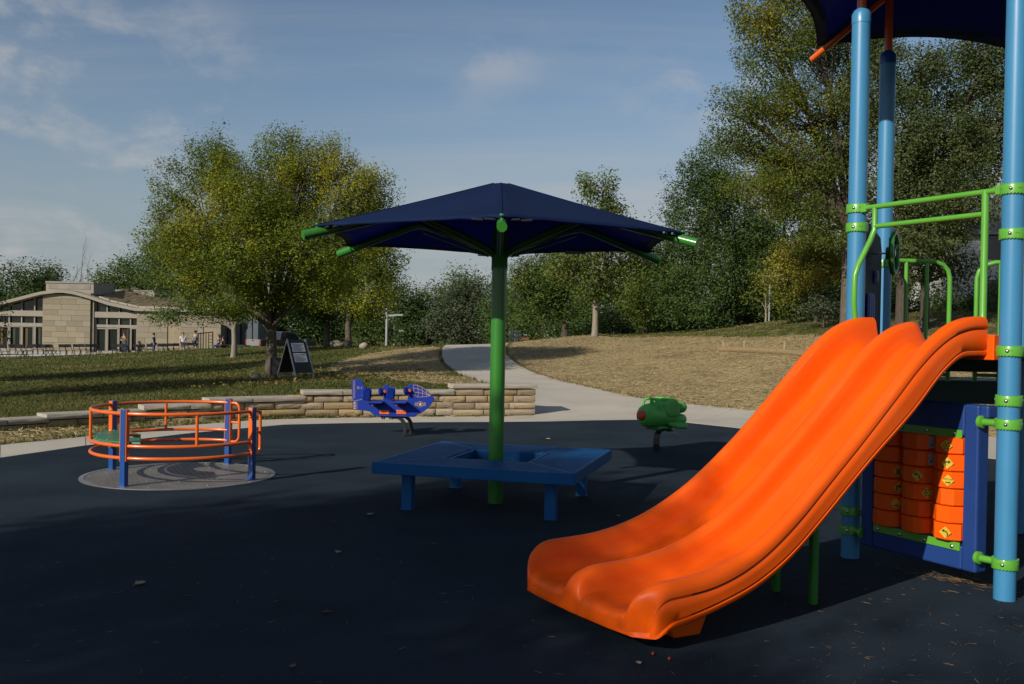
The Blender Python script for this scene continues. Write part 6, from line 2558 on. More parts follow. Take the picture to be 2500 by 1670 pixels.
def tree(label, base, lobes, leaf, lm, bark, trunk_r, fork, name='tree', cat='tree', group=None, lai=3.0, aspect=0.52, shell=0.42, limbs=True, twigs=34, clump=3.9, droop=0.25, thin=1.0,
         plume=1.5, seed=None, nmax=70000, per_=80):
    """lobes: (x, y, z, rx, ry, rz) ellipsoids of foliage in world coordinates"""
    rg = np.random.default_rng(seed if seed is not None else int(abs(base[0] * 97 + base[1] * 131)) + 5)
    t = thing(name, label, cat, base, group=group)
    b0 = np.array(base, float)
    lobes = np.array(lobes, float)
    area = np.pi * lobes[:, 3] * lobes[:, 5]
    n = int(min(nmax, 2.1 * lai * area.sum() * 0.72 / (0.5 * leaf * leaf * aspect)) * thin)
    TREE_N.append((label, n, round(leaf, 3)))
    per = per_
    nc = max(12, n // per)
    li = rg.choice(len(lobes), nc, p=area / area.sum())
    d = rg.normal(size=(nc, 3))
    d /= np.linalg.norm(d, axis=1)[:, None]
    r = (shell ** 3 + (1 - shell ** 3) * rg.random(nc)) ** (1 / 3)
    r *= 1 + 0.10 * np.clip(rg.normal(size=nc), -2, 2)
    C = lobes[li, :3] + d * lobes[li, 3:6] * r[:, None]
    ccr = leaf * clump * rg.uniform(0.7, 1.45, nc)
    cnt = rg.poisson(per, nc)
    ci = np.repeat(np.arange(nc), cnt)
    N = len(ci)
    off = rg.normal(size=(N, 3)) * np.array([1, 1, 0.75])
    on = np.linalg.norm(off, axis=1)
    off *= (np.minimum(on, 1.5) / (on + 1e-9))[:, None]
    # sprays follow the twig: stretched along the way out from the fork
    rad_ = C - (b0 + np.array([0, 0, fork]))
    rad_ /= np.linalg.norm(rad_, axis=1)[:, None]
    al_ = (off * rad_[ci]).sum(1)
    off += rad_[ci] * (al_ * (plume - 1))[:, None]
    pos = C[ci] + off * ccr[ci][:, None] * 0.58
    # leaf frames
    a = rg.random(N) * 2 * np.pi
    el = rg.normal(-droop, 0.45, N)
    dirv = np.stack([np.cos(a) * np.cos(el), np.sin(a) * np.cos(el), np.sin(el)], -1)
    outw = C - lobes[li, :3]
    outw /= np.linalg.norm(outw, axis=1)[:, None] + 1e-9
    up = rg.normal(size=(N, 3)) * 0.48 + np.array([0, 0, 0.75]) + outw[ci] * 0.75
    side = np.cross(dirv, up)
    side /= np.linalg.norm(side, axis=1)[:, None] + 1e-9
    nrm = np.cross(side, dirv)
    L = leaf * rg.uniform(0.65, 1.3, N)
    Wd = L * aspect * rg.uniform(0.8, 1.2, N)
    V = np.empty((N, 4, 3))
    V[:, 0] = pos
    V[:, 1] = pos + dirv * (L * 0.48)[:, None] + side * (Wd * 0.5)[:, None] + nrm * (Wd * 0.16)[:, None]
    V[:, 2] = pos + dirv * L[:, None]
    V[:, 3] = pos + dirv * (L * 0.48)[:, None] - side * (Wd * 0.5)[:, None] + nrm * (Wd * 0.16)[:, None]
    i4 = np.arange(N) * 4
    F = np.stack([i4, i4 + 1, i4 + 2, i4, i4 + 2, i4 + 3], -1).reshape(-1)
    fast_mesh('crown', V.reshape(-1, 3) - b0, F, 3, lm, t)
    # trunk, limbs and twigs as one tapering body
    m = MB(b0)
    fk = b0 + np.array([0, 0, fork])
    rs = random.Random(seed or 3)
    m.tube([b0 - [0, 0, 0.15], b0 + [trunk_r * 0.1, 0, fork * 0.12], b0 + [0.02, 0.02, fork * 0.5], fk], [trunk_r * 1.45, trunk_r * 1.1, trunk_r * 0.95, trunk_r * 0.9], n=14)
    if limbs:
        ends = []
        for k, lb in enumerate(lobes):
            e = lb[:3] - np.array([0, 0, lb[5] * 0.25])
            if e[2] < fk[2]:
                e = e + [0, 0, 0.0]
            mid = fk * 0.45 + e * 0.55 + np.array([rs.uniform(-0.1, 0.1), rs.uniform(-0.1, 0.1), 0.10 * np.linalg.norm(e - fk)])
            q1 = fk * 0.78 + mid * 0.22
            rr_ = trunk_r * (0.62 if len(lobes) > 4 else 0.75)
            pts = [fk - [0, 0, 0.12], q1, mid, e]
            m.tube(pts, [rr_ * 0.9, rr_ * 0.75, rr_ * 0.45, rr_ * 0.14], n=8)
            ends.append((mid, e, rr_))
        pick = rg.choice(nc, min(nc, twigs), replace=False)
        for k in pick:
            mid, e, rr_ = ends[li[k]]
            f_ = rs.uniform(0.0, 0.85)
            s0 = mid * (1 - f_) + e * f_
            c1 = C[k]
            mm = (s0 + c1) / 2 + np.array([0, 0, 0.06 * np.linalg.norm(c1 - s0)])
            m.tube([s0, mm, c1], [rr_ * 0.24, rr_ * 0.14, rr_ * 0.04], n=5)
    m.build('trunk', bark, t, recalc=False)
    return t


def px_lobes(Y, specs, depth=1.0):
    """(px, py, rx px, ry px, dY) -> world lobes at depth Y"""
    out_ = []
    for sp in specs:
        px, py, rx, ry = sp[:4]
        dY = sp[4] if len(sp) > 4 else 0.0
        p_ = P(px, py, Y + dY)
        k = (Y + dY) / FPX
        out_.append((p_[0], p_[1], p_[2], rx * k, max(rx, ry) * k * 0.85 * depth, ry * k))
    return out_


def tree_px(label, bpx, bpy_, Y, specs, lm, bark, trunk_px, fork_py, leafpx=2.6, **kw):
    b = P(bpx, bpy_, Y)
    zb = min(b[2], hz(b[0], Y)) if abs(b[2] - hz(b[0], Y)) < 1.0 else b[2]
    leaf = max(0.066, leafpx * Y / (FPX * 1024 / 2500))
    fz = P(bpx, fork_py, Y)[2] - zb
    return tree(label, (b[0], Y, zb), px_lobes(Y, specs), leaf, lm, bark, trunk_px / 2 * Y / FPX, max(fz, 0.3), **kw)


# -- the big yellow-green tree on the left lawn
tree_px('big rounded yellow-green tree on the lawn above the stone wall', 660, 925, 27,
        [(520, 392, 52, 68, 0.3), (560, 440, 60, 70, -0.8), (680, 375, 62, 55, 0.4), (740, 400, 62, 62, 0.0), (812, 398, 55, 62, 0.5), (440, 465, 62, 72, 0.2), (612, 490, 110, 95, -1.2), (700, 480, 100, 90, 1.2),
         (850, 465, 92, 72, 0.0), (905, 480, 62, 62, 0.6), (405, 575, 58, 75, 0.0), (480, 590, 85, 75, -1.3), (590, 620, 110, 85, -1.8), (760, 600, 115, 88, -1.5), (860, 580, 80, 70, 0.8),
         (670, 560, 120, 100, 1.8), (560, 752, 68, 24, -1.6), (640, 700, 85, 55, -1.2), (780, 705, 80, 50, -0.9), (480, 690, 75, 50, 0.6)],
        L_main, M_bark, 27, 800, leafpx=2.5, lai=2.5, twigs=300, clump=3.8, seed=21, plume=1.8, nmax=140000)
# -- others behind it
tree_px('dark green tree with a slim pale trunk left of the big one', 570, 873, 45,
        [(450, 690, 88, 65, 0), (520, 650, 75, 75, 1.5), (395, 630, 50, 65, 1), (585, 720, 60, 55, 0), (425, 772, 55, 11, -0.5), (490, 762, 50, 14, 0), (500, 580, 70, 60, 1)], L_green, M_bark3, 13, 800, lai=2.7, twigs=50, seed=4)
tree_px('left one of the twin trunk trees on the far lawn', 797, 849, 52, [(770, 715, 65, 60, 0), (800, 650, 70, 70, 1), (740, 740, 50, 45, 0), (820, 760, 45, 35, 0)], L_dark, M_bark, 16, 795, lai=2.8, twigs=40, seed=5)
tree_px('right one of the twin trunk trees, with golden olive leaves', 849, 849, 50, [(895, 560, 72, 60, 0.5), (925, 640, 55, 55, -0.5), (880, 705, 85, 65, -1), (940, 690, 40, 42, 0), (850, 640, 70, 70, 1), (905, 755, 45, 28, 0)],
        L_main, M_bark, 16, 790, lai=3.0, twigs=60, seed=6)
# -- far trees on the left
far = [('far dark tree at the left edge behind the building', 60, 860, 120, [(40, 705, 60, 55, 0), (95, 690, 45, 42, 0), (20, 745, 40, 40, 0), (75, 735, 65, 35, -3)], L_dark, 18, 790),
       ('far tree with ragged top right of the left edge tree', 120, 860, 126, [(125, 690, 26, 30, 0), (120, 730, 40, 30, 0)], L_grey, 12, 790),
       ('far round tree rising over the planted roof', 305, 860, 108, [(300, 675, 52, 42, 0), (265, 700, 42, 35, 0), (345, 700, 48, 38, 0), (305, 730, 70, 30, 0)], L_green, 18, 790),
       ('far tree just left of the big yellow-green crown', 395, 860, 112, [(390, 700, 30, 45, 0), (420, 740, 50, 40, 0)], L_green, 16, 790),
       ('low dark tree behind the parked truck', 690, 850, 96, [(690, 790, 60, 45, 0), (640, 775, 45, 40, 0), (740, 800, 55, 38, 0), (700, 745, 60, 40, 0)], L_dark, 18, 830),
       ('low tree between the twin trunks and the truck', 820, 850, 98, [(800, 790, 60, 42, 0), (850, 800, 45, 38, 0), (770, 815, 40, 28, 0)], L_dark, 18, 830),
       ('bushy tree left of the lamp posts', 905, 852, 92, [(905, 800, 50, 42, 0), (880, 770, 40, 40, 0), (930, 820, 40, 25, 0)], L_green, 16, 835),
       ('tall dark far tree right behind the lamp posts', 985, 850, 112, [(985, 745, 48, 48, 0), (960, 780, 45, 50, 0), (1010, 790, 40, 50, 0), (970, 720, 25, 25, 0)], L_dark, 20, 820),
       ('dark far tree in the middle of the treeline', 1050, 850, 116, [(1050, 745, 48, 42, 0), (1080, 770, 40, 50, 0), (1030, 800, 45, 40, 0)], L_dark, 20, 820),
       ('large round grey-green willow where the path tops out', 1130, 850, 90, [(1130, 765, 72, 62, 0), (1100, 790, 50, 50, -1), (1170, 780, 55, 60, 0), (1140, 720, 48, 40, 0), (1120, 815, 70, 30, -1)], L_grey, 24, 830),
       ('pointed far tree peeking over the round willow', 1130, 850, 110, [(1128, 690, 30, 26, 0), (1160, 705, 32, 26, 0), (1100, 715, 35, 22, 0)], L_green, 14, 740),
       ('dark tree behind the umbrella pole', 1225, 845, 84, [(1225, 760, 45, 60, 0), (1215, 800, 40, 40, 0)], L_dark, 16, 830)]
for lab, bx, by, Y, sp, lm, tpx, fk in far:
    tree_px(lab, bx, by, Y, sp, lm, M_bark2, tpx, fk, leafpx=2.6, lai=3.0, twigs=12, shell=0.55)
# bare tree over the roof
p_ = P(186, 860, 118)
bt = thing('bare_tree', 'leafless grey tree rising behind the roof block', 'tree', (p_[0], 118, -0.5))
m = MB((p_[0], 118, -0.5))
rg = random.Random(8)


def bare(a, d, L, r_, depth):
    b = a + d * L
    mid = (a + b) / 2 + Vector((rg.uniform(-1, 1), rg.uniform(-1, 1), 0)) * L * 0.05
    m.tube([a, mid, b], [r_, r_ * 0.8, r_ * 0.55], n=5)
    if depth:
        for k in range(3):
            f_ = 0.45 + 0.27 * k
            d2 = (d + Vector((rg.uniform(-0.5, 0.5), rg.uniform(-0.4, 0.4), rg.uniform(0, 0.25)))).normalized()
            bare(a.lerp(b, min(f_, 1.0)), d2, L * rg.uniform(0.4, 0.6), r_ * 0.5, depth - 1)


for dx in (-0.75, 0.1, 0.85):
    bare(Vector((p_[0] + dx, 118, -0.5)), Vector((dx * 0.10, 0, 1)).normalized(), 6.9 - abs(dx) * 1.0, 0.09, 3)
m.build('branches', mat('bare_bark', (0.20, 0.18, 0.16), scale=4, rough=0.9), bt, recalc=False)

# -- right hand side
tree_px('slender light green tree with a pale straight trunk on the straw mound', 1452, 819, 44, [(1452, 690, 70, 48, 0), (1510, 640, 62, 42, 0.5), (1395, 655, 60, 50, 0), (1440, 575, 55, 65, 0), (1462, 500, 36, 45, 0), (1430, 455, 22, 28, 0), (1505, 515, 26, 24, 0), (1475, 450, 18, 22, 0), (1540, 590, 30, 32, 0)],
        L_light, M_bark3, 15, 725, lai=3.2, twigs=70, seed=31, aspect=0.8)
tree_px('dark spreading maple with a forked trunk left of the slender tree', 1378, 830, 50, [(1330, 690, 70, 65, 0), (1275, 700, 48, 62, 0), (1390, 735, 75, 48, 0), (1300, 760, 55, 30, 0), (1360, 640, 55, 45, 0.5)], L_green, M_bark2, 18, 775, lai=2.8, twigs=50, seed=32)
tree_px('tall dense dark green maple right of the umbrella', 1808, 800, 44, [(1735, 430, 62, 75, 0), (1690, 530, 82, 95, 0), (1790, 540, 90, 110, 1), (1660, 650, 78, 85, 0), (1760, 660, 100, 90, -1), (1650, 745, 60, 48, 0), (1740, 755, 95, 45, -1), (1840, 720, 80, 70, 0), (1850, 600, 70, 90, 1)],
        L_dark, M_bark2, 24, 770, lai=3.3, twigs=60, seed=33)
tree_px('tall yellowing tree behind the left blue posts, top out of the picture', 2068, 775, 31,
        [(1885, 110, 78, 90, -1), (1990, 40, 120, 110, 0), (1840, 20, 55, 60, -1), (2080, 120, 110, 130, 1), (1880, 235, 90, 62, -1), (1800, 270, 62, 42, -1.5), (1970, 260, 110, 90, 0), (1790, 345, 62, 38, -1), (1870, 350, 85, 55, -1), (1960, 400, 100, 70, -0.5),
         (2060, 330, 90, 110, 1), (1840, 450, 85, 42, -1.5), (1930, 495, 85, 45, -1), (2010, 560, 70, 48, -1), (1960, -80, 150, 90, 0), (2110, -60, 120, 110, 1)],
        L_yel, M_bark, 34, 560, lai=2.1, twigs=240, seed=34, clump=4.4, droop=0.45, nmax=110000)
tree_px('broad oak with grey-green leaves behind the roofed deck', 2200, 800, 29,
        [(2140, 210, 70, 90, 0), (2230, 190, 95, 80, 0), (2330, 200, 100, 95, 1), (2190, 330, 95, 90, -0.5), (2300, 350, 110, 100, 0), (2410, 330, 90, 110, 1), (2150, 450, 70, 70, 0), (2250, 480, 100, 70, -0.5), (2370, 480, 90, 80, 0), (2220, 590, 85, 55, -1), (2300, 590, 55, 50, -0.5),
         (2480, 250, 100, 130, 1), (2440, 120, 120, 100, 1)], L_oak, M_bark2, 30, 620, lai=2.3, twigs=150, seed=35, aspect=0.7, clump=3.8, nmax=110000)
tree_px('smaller oak with reddish tinged leaves right of the broad oak', 2256, 800, 31, [(2260, 640, 70, 45, 0), (2330, 660, 55, 45, 0), (2290, 570, 60, 50, 0), (2200, 660, 45, 40, 0), (2340, 560, 34, 40, 0)], L_oak, M_bark2, 22, 690, lai=2.1, twigs=70, seed=36, aspect=0.7)
tree_px('small golden leaved tree at the top of the slope', 1992, 775, 35, [(1945, 635, 62, 42, 0), (2010, 610, 55, 36, 0.5), (1900, 680, 48, 32, 0), (1990, 670, 60, 34, -0.5), (2040, 650, 45, 40, 0), (1940, 715, 40, 28, 0)], L_gold, M_bark2, 10, 700, lai=2.3, twigs=70, seed=37)
tree_px('thin young sapling with a stake at the crest of the slope', 1869, 788, 40, [(1868, 690, 34, 26, 0), (1840, 725, 26, 12, 0), (1895, 720, 26, 14, 0), (1860, 660, 20, 22, 0)], L_yel, M_bark3, 5, 755, lai=1.1, twigs=30, seed=38)
tree_px('brownish thin tree between the slender tree and the dark maple', 1575, 822, 50, [(1580, 690, 48, 60, 0), (1560, 640, 38, 40, 0), (1600, 760, 50, 40, 0), (1550, 740, 45, 45, 0)], L_yel, M_bark2, 14, 780, lai=2.2, twigs=40, seed=39)
p_ = P(1877, 787, 39.8)
m = MB()
m.box((0, 0, 0.75), (0.045, 0.045, 1.6))
ob = m.build('stake', mat('stake_metal', (0.35, 0.36, 0.36), scale=4, rough=0.5), smooth=False)
ob.location = (p_[0], 39.8, hz(p_[0], 39.8))
tag(ob, 'grey upright stake beside the young sapling', 'stake')
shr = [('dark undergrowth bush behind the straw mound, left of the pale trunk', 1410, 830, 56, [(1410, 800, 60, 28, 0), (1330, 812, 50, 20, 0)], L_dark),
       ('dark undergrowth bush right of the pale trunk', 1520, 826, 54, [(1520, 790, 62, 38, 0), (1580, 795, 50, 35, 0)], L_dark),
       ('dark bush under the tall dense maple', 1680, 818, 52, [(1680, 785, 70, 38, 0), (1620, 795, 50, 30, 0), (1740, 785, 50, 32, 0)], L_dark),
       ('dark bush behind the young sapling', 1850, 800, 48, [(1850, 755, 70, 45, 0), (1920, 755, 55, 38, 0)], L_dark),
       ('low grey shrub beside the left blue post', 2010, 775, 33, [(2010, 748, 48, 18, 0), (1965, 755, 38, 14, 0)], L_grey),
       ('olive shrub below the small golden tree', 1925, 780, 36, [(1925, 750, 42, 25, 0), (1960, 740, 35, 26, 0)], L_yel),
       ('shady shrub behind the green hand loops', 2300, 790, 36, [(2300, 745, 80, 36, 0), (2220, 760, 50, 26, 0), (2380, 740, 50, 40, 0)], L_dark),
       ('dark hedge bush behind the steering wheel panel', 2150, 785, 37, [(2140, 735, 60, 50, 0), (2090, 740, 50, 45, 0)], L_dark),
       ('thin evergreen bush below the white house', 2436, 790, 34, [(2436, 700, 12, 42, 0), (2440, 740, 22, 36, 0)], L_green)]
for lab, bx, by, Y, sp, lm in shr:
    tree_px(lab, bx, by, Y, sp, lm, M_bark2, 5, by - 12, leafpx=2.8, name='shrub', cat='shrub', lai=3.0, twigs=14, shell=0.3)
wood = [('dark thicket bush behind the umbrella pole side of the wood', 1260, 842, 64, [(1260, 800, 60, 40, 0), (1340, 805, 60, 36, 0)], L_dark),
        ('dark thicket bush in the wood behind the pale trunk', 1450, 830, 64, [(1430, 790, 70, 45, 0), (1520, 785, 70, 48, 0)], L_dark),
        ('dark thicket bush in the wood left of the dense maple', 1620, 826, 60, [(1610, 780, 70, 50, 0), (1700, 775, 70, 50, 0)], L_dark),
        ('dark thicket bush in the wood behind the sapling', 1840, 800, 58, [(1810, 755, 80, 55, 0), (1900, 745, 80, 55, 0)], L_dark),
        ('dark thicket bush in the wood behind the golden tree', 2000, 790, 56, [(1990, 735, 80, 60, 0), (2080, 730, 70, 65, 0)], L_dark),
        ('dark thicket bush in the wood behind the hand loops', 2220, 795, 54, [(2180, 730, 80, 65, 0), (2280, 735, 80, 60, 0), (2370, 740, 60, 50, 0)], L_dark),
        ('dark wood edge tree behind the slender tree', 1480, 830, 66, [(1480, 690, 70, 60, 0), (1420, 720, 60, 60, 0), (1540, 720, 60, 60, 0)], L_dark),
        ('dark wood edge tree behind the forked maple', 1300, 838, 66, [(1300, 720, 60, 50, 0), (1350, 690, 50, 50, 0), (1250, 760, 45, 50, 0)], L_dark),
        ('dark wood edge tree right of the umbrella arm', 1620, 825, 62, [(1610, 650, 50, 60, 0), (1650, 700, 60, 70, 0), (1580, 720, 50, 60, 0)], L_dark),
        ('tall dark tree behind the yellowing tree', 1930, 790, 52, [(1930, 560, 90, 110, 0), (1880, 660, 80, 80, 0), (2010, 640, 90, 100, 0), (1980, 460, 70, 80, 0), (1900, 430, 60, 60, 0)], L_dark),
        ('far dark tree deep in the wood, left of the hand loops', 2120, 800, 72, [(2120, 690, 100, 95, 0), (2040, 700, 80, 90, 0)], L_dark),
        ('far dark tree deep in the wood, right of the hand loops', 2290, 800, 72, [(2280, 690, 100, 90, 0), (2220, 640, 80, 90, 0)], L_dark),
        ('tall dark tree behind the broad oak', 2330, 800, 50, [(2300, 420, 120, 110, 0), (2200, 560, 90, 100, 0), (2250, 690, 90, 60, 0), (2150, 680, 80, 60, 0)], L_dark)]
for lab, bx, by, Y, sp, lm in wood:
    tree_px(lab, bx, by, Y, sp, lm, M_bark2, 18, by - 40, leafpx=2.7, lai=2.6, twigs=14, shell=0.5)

# -- trees outside the picture whose shade falls into it
SHX, SHY = 1.31, 1.50                       # shadow shift per metre of height


def shade_tree(label, gx_, gy_, zc, lobes_rel, trunk_h, leaf=0.16, lm=L_green, lai=2.2, thin=1.0):
    """crown whose shadow centre falls at (gx_, gy_) on level ground"""
    cx_, cy_ = gx_ - SHX * zc, gy_ - SHY * zc
    lobes_ = [(cx_ + a, cy_ + b, zc + c, rx, ry, rz) for a, b, c, rx, ry, rz in lobes_rel]
    return tree(label, (cx_, cy_, 0.0), lobes_, leaf, lm, M_bark2, 0.2, trunk_h, lai=lai, twigs=40, thin=thin, seed=int(abs(gx_ * 10) + zc))


shade_tree('leafy tree outside the picture behind the viewer, shading the rubber surface', -2.6, 4.6, 8.6, [(0, 0, 0, 2.4, 2.4, 1.9), (-2.0, 1.2, -0.4, 1.9, 1.9, 1.4), (2.0, -1.0, -0.3, 1.9, 1.9, 1.5), (0.6, 1.6, 0.9, 1.8, 1.8, 1.3), (-0.6, -1.8, 0.2, 1.9, 1.9, 1.5)], 5.2, lai=1.9)
shade_tree('second tree outside the picture behind the viewer, shading the bench', -0.5, 8.5, 9.4, [(0, 0, 0, 1.6, 1.6, 0.7), (-1.5, -0.9, 0, 1.6, 1.5, 0.8), (0.7, -1.2, 0.2, 1.3, 1.3, 0.6), (0.2, 0.8, 0.3, 1.1, 1.1, 0.5)], 6.0, lai=4.5)
shade_tree('third tree outside the picture behind the viewer, shading the slide foot', 0.5, 4.3, 9.0, [(0, 0, 0, 1.6, 1.6, 0.8), (-1.4, 0.8, 0, 1.4, 1.4, 0.8), (0.6, -1.6, 0, 1.4, 1.4, 0.7)], 6.0, lai=1.3)
shade_tree('lawn tree outside the left edge of the picture', -8.6, 23.6, 5.4, [(0, 0, 0, 2.7, 2.6, 1.9), (-2.6, 0.4, 0.5, 2.3, 2.3, 1.7), (2.2, 1.0, 0.3, 2.1, 2.0, 1.5), (-0.5, -1.4, 1.0, 2.0, 2.0, 1.5)], 2.6, lai=1.7)
shade_tree('farther lawn tree outside the left edge of the picture', -12.5, 33.5, 5.6, [(0, 0, 0, 2.7, 2.5, 1.8), (2.8, 0.5, 0.4, 2.4, 2.2, 1.7), (-2.2, 0.3, 0.3, 2.0, 2.0, 1.6)], 2.8, lai=1.6)
p_ = P(-48, 775, 30)
tree('tree at the left picture edge with only its twigs in view', (p_[0] - 1.2, 30, -0.1), [(p_[0] - 0.45, 30, p_[2] + 0.1, 0.75, 0.9, 1.25), (p_[0] - 1.2, 30.4, p_[2] + 0.6, 1.3, 1.2, 1.4), (p_[0] - 0.55, 30, p_[2] - 1.1, 0.8, 0.7, 0.35)], 0.11, L_dark, M_bark2, 0.14, 1.6, lai=2.2, twigs=40, seed=44)

# mulch ring and fallen leaves under the big tree
p_ = P(690, 930, 26.2)
m = MB()
rg = random.Random(2)
ringp = [(1.15 * math.cos(a) * rg.uniform(0.85, 1.1), 0.95 * math.sin(a) * rg.uniform(0.85, 1.1)) for a in np.linspace(0, 2 * math.pi, 28, endpoint=False)]
rows_ = []
for f_ in (0.0, 0.35, 0.7, 1.0):
    r_ = []
    for x, y in ringp + ringp[:1]:
        X, Y = p_[0] + x * f_, 26.4 + y * f_
        r_.append((X, Y, hz(X, Y) + 0.035 - 0.03 * f_))
    rows_.append(r_)
m.grid(rows_)
ob = m.build('mulch', mat('mulch', (0.085, 0.055, 0.035), (0.15, 0.10, 0.055), scale=9, rough=0.95, bump=0.8, bscale=25), recalc=True)
tag(ob, 'ring of brown bark mulch at the foot of the big tree', 'mulch', kind='stuff')
n = 1700
rr_ = np.sqrt(rng.random(n)) * 4.6
a_ = rng.random(n) * 2 * np.pi
x, y = p_[0] + rr_ * np.cos(a_) * 1.25 - 0.3, 25.6 + rr_ * np.sin(a_) * 1.0
ok = (y > wall_y(x) + 0.5) & (x < PATH_L[5][0] - 0.5)
x, y = x[ok], y[ok]
n = len(x)
z = height(x, y) + rng.uniform(0.03, 0.06, n)
a_ = rng.random(n) * 2 * np.pi
L_ = rng.uniform(0.03, 0.055, n)
tl = rng.normal(0, 0.02, (n, 4))
V = np.empty((n, 4, 3))
for k, (u, v) in enumerate(((-1, 0), (0, -0.55), (1, 0), (0, 0.55))):
    V[:, k] = np.stack([x + (u * np.cos(a_) - v * np.sin(a_)) * L_, y + (u * np.sin(a_) + v * np.cos(a_)) * L_, z + tl[:, k]], -1)
ob = fast_mesh('fallen_leaves', V.reshape(-1, 3), np.arange(4 * n), 4, leaf_mat('leaf_fallen', (0.12, 0.09, 0.03), (0.24, 0.18, 0.06), (0.28, 0.22, 0.06), 0.2, 1.0, 0.2))
tag(ob, 'fallen yellow leaves scattered on the grass under the big tree', 'leaves', kind='stuff')

# =================================================================== HOUSES BEHIND THE TREES
def house(label, cx_, Y, w, dpt, zb, h, wall_m, roof_m, roof_h, plank=None, openings=()):
    t = thing('house', label, 'house', (cx_, Y, zb))
    m_ = MB()
    m_.box((0, dpt / 2, h / 2), (w, dpt, h))
    m_.build('wall', wall_m, t, smooth=False)
    if plank:
        n_ = int(h / plank)
        pm_ = MB().box((0, -0.02, 0), (w + 0.04, 0.05, plank * 0.94), rx=R(9)).mesh('board')
        finish(pm_, wall_m, False)
        for k in range(n_):
            put(pm_, 'board', t, (0, -0.01, (k + 0.5) * plank))
    m_ = MB()
    m_.prism([(-w / 2 - 0.4, 0), (w / 2 + 0.4, 0), (w / 2 + 0.4, 0.12), (0, roof_h), (-w / 2 - 0.4, 0.12)], (0, dpt / 2, h), (1, 0, 0), (0, 0, 1), dpt + 0.9)
    m_.build('roof', roof_m, t, smooth=False)
    for nm, x, z, ww, hh, mm in openings:
        m_ = MB()
        m_.box((x, -0.07, z), (ww + 0.2, 0.08, hh + 0.2))
        f_ = m_.build(nm, mat('trim_white', (0.6, 0.6, 0.58), scale=3, rough=0.7), t, smooth=False)
        m_ = MB()
        m_.box((x, -0.10, z), (ww, 0.05, hh))
        m_.build('pane' if nm == 'window' else 'leaf', mm, f_, smooth=False)
    return t


M_siding = mat('white_siding', (0.55, 0.55, 0.53), (0.48, 0.48, 0.47), scale=1, rough=0.7)
M_roofg = mat('grey_shingle', (0.12, 0.13, 0.15), (0.09, 0.10, 0.11), scale=3, rough=0.85)
p_ = P(2440, 700, 44)
house('white clapboard house with a grey roof behind the oaks', p_[0] + 2.6, 44, 9.0, 7.0, hz(p_[0] + 2.6, 44) - 0.3, P(2440, 575, 44)[2] - hz(p_[0] + 2.6, 44) + 0.3, M_siding, M_roofg, 2.6, 0.16,
      [('window', -3.0, 3.2, 0.9, 1.4, M_glass), ('window', -1.0, 3.2, 0.9, 1.4, M_glass), ('window', -3.0, 1.0, 0.9, 1.2, M_glass)])
p_ = P(1345, 828, 72)
house('small brick house glimpsed under the forked maple', p_[0], 72, 6.0, 5.0, p_[2] - 0.4, 2.3, mat('brick_red', (0.20, 0.075, 0.05), (0.14, 0.055, 0.04), scale=6, rough=0.9), M_roofg, 1.6, None,
      [('door', 0.0, 0.95, 0.9, 1.7, M_siding), ('window', -1.6, 1.2, 0.9, 0.9, M_glass), ('window', 1.6, 1.2, 0.9, 0.9, M_glass)])
p_ = P(1256, 838, 60)
m = MB()
for k in range(5):
    m.box((k * 0.16, 0, 0.55), (0.12, 0.03, 1.1))
m.box((0.32, 0.04, 0.3), (0.85, 0.04, 0.08))
m.box((0.32, 0.04, 0.85), (0.85, 0.04, 0.08))
ob = m.build('fence', mat('fence_grey', (0.25, 0.25, 0.24), scale=3, rough=0.8), smooth=False)
ob.location = (p_[0] - 0.3, 60, hz(p_[0], 60) - 0.1)
tag(ob, 'short grey picket fence panel right of the umbrella pole', 'fence')

# =================================================================== LITTER ON THE RUBBER
M_dry = mat('dry_leaf', (0.34, 0.27, 0.19), (0.22, 0.16, 0.10), scale=30, rough=0.8)
M_dry2 = mat('dry_leaf_brown', (0.15, 0.075, 0.03), (0.10, 0.05, 0.025), scale=30, rough=0.8)


def dry_leaf(label, px, py, L, m_, seed):
    rg = random.Random(seed)
    g = G(px, py, 0.004)
    o_ = thing('dry_leaf', label, 'leaf', g, rg.uniform(0, 6.28), 'dry leaves on the rubber surface')
    n_ = 7
    rows_ = []
    for i in range(n_):
        u = i / (n_ - 1)
        w = L * 0.36 * math.sin(math.pi * min(1, u * 0.92 + 0.06)) * (1.25 if i % 2 else 0.8)
        zz = 0.006 + 0.25 * L * (u - 0.5) ** 2
        rows_.append([((u - 0.5) * L, -w, zz + 0.3 * w), ((u - 0.5) * L, 0, zz), ((u - 0.5) * L, w, zz + 0.45 * w)])
    m_b = MB()
    m_b.grid(rows_)
    m_b.build('blade', m_, o_, recalc=False)
    m_b = MB().tube([(-0.5 * L, 0, 0.07 * L + 0.006), (-0.72 * L, 0.05 * L, 0.008)], 0.0016, n=5)
    m_b.build('stalk', m_, o_)
    return o_


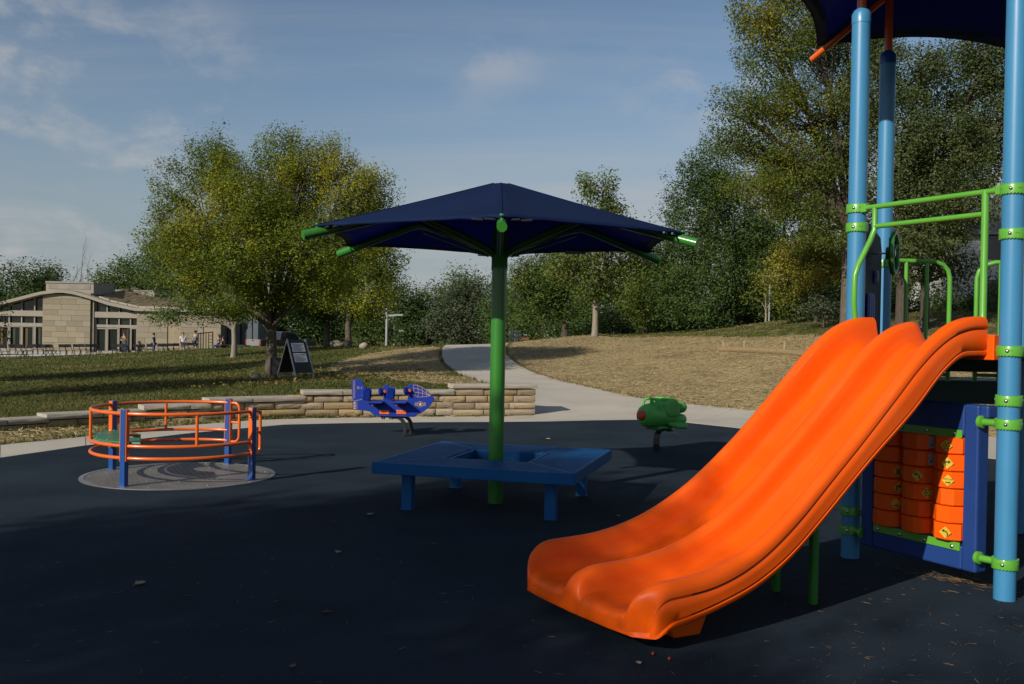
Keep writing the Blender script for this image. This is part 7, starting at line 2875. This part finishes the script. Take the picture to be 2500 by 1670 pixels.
for lab, px, py, L, mm in (('curled pale dry leaf alone on the dark rubber at lower left', 343, 1427, 0.085, M_dry), ('pale crumpled leaf on the rubber in front of the bench', 825, 1350, 0.065, M_dry),
                           ('pale dry leaf just left of the front bench leg', 904, 1258, 0.085, M_dry), ('brown leaf scrap on the near rubber below the crumpled leaf', 796, 1497, 0.05, M_dry2),
                           ('small brown leaf at the bottom edge of the rubber', 714, 1630, 0.045, M_dry2), ('small leaf beside the far left bench leg', 1099, 1192, 0.06, M_dry),
                           ('pale leaf on the rubber under the green rocket rider', 1644, 1060, 0.09, M_dry), ('pale leaf on the rubber between pole and rocket rider', 1338, 1073, 0.09, M_dry),
                           ('tan leaf near the slide foot at lower right of the berries', 1559, 1622, 0.04, M_dry), ('pale leaf on the rubber right of the front bench leg', 1508, 1261, 0.06, M_dry)):
    dry_leaf(lab, px, py, L, mm, int(px))
M_berry = mat('berry_red', (0.35, 0.03, 0.015), scale=20, rough=0.4)
for lab, px, py in (('red berry on the rubber nearer the slide foot', 1594, 1596), ('red berry on the rubber farther right of the slide foot', 1634, 1608)):
    g = G(px, py, 0.009)
    o_ = thing('berry', lab, 'berry', g, 0, 'two red berries by the slide')
    MB().lathe([(0.001, -0.009), (0.006, -0.007), (0.009, 0), (0.007, 0.006), (0.003, 0.0085), (0.001, 0.008)], (0, 0, 0), 12).build('fruit', M_berry, o_, angle=80)
    MB().tube([(0, 0, 0.008), (0.004, 0.002, 0.013)], 0.0012, n=5).build('stem', M_dry2, o_)
# needles and leaf crumbs
n = 790
px = np.r_[rng.uniform(0, 2500, 260), rng.uniform(1900, 2500, 150), rng.normal(2330, 70, 380)]
py = np.r_[rng.uniform(1250, 1670, 260), rng.uniform(1400, 1670, 150), np.zeros(380)]
py[410:] = 1413 + (px[410:] - 2330) * 0.16 + rng.normal(0, 7, 380)
gp = np.array([G(a, b, 0.004) for a, b in zip(px, py)])
a_ = rng.random(n) * 2 * np.pi
a_[410:] = math.atan2(SW[1], SW[0]) + rng.normal(0, 0.5, 380)
L_ = rng.uniform(0.008, 0.032, n)
L_[410:] *= 1.5
w_ = 0.0011
V = np.empty((n, 4, 3))
for k, (u, v) in enumerate(((-1, -1), (1, -1), (1, 1), (-1, 1))):
    V[:, k] = np.stack([gp[:, 0] + u * np.cos(a_) * L_ - v * np.sin(a_) * w_, gp[:, 1] + u * np.sin(a_) * L_ + v * np.cos(a_) * w_, 0.003 + rng.uniform(0, 0.004, n) + 0 * L_], -1)
ob = fast_mesh('pine_needles', V.reshape(-1, 3), np.arange(4 * n), 4, mat('needle_tan', (0.19, 0.12, 0.055), (0.12, 0.075, 0.035), scale=30, rough=0.8))
tag(ob, 'dry tan needles scattered on the rubber and below the roller panel', 'needles', kind='stuff')
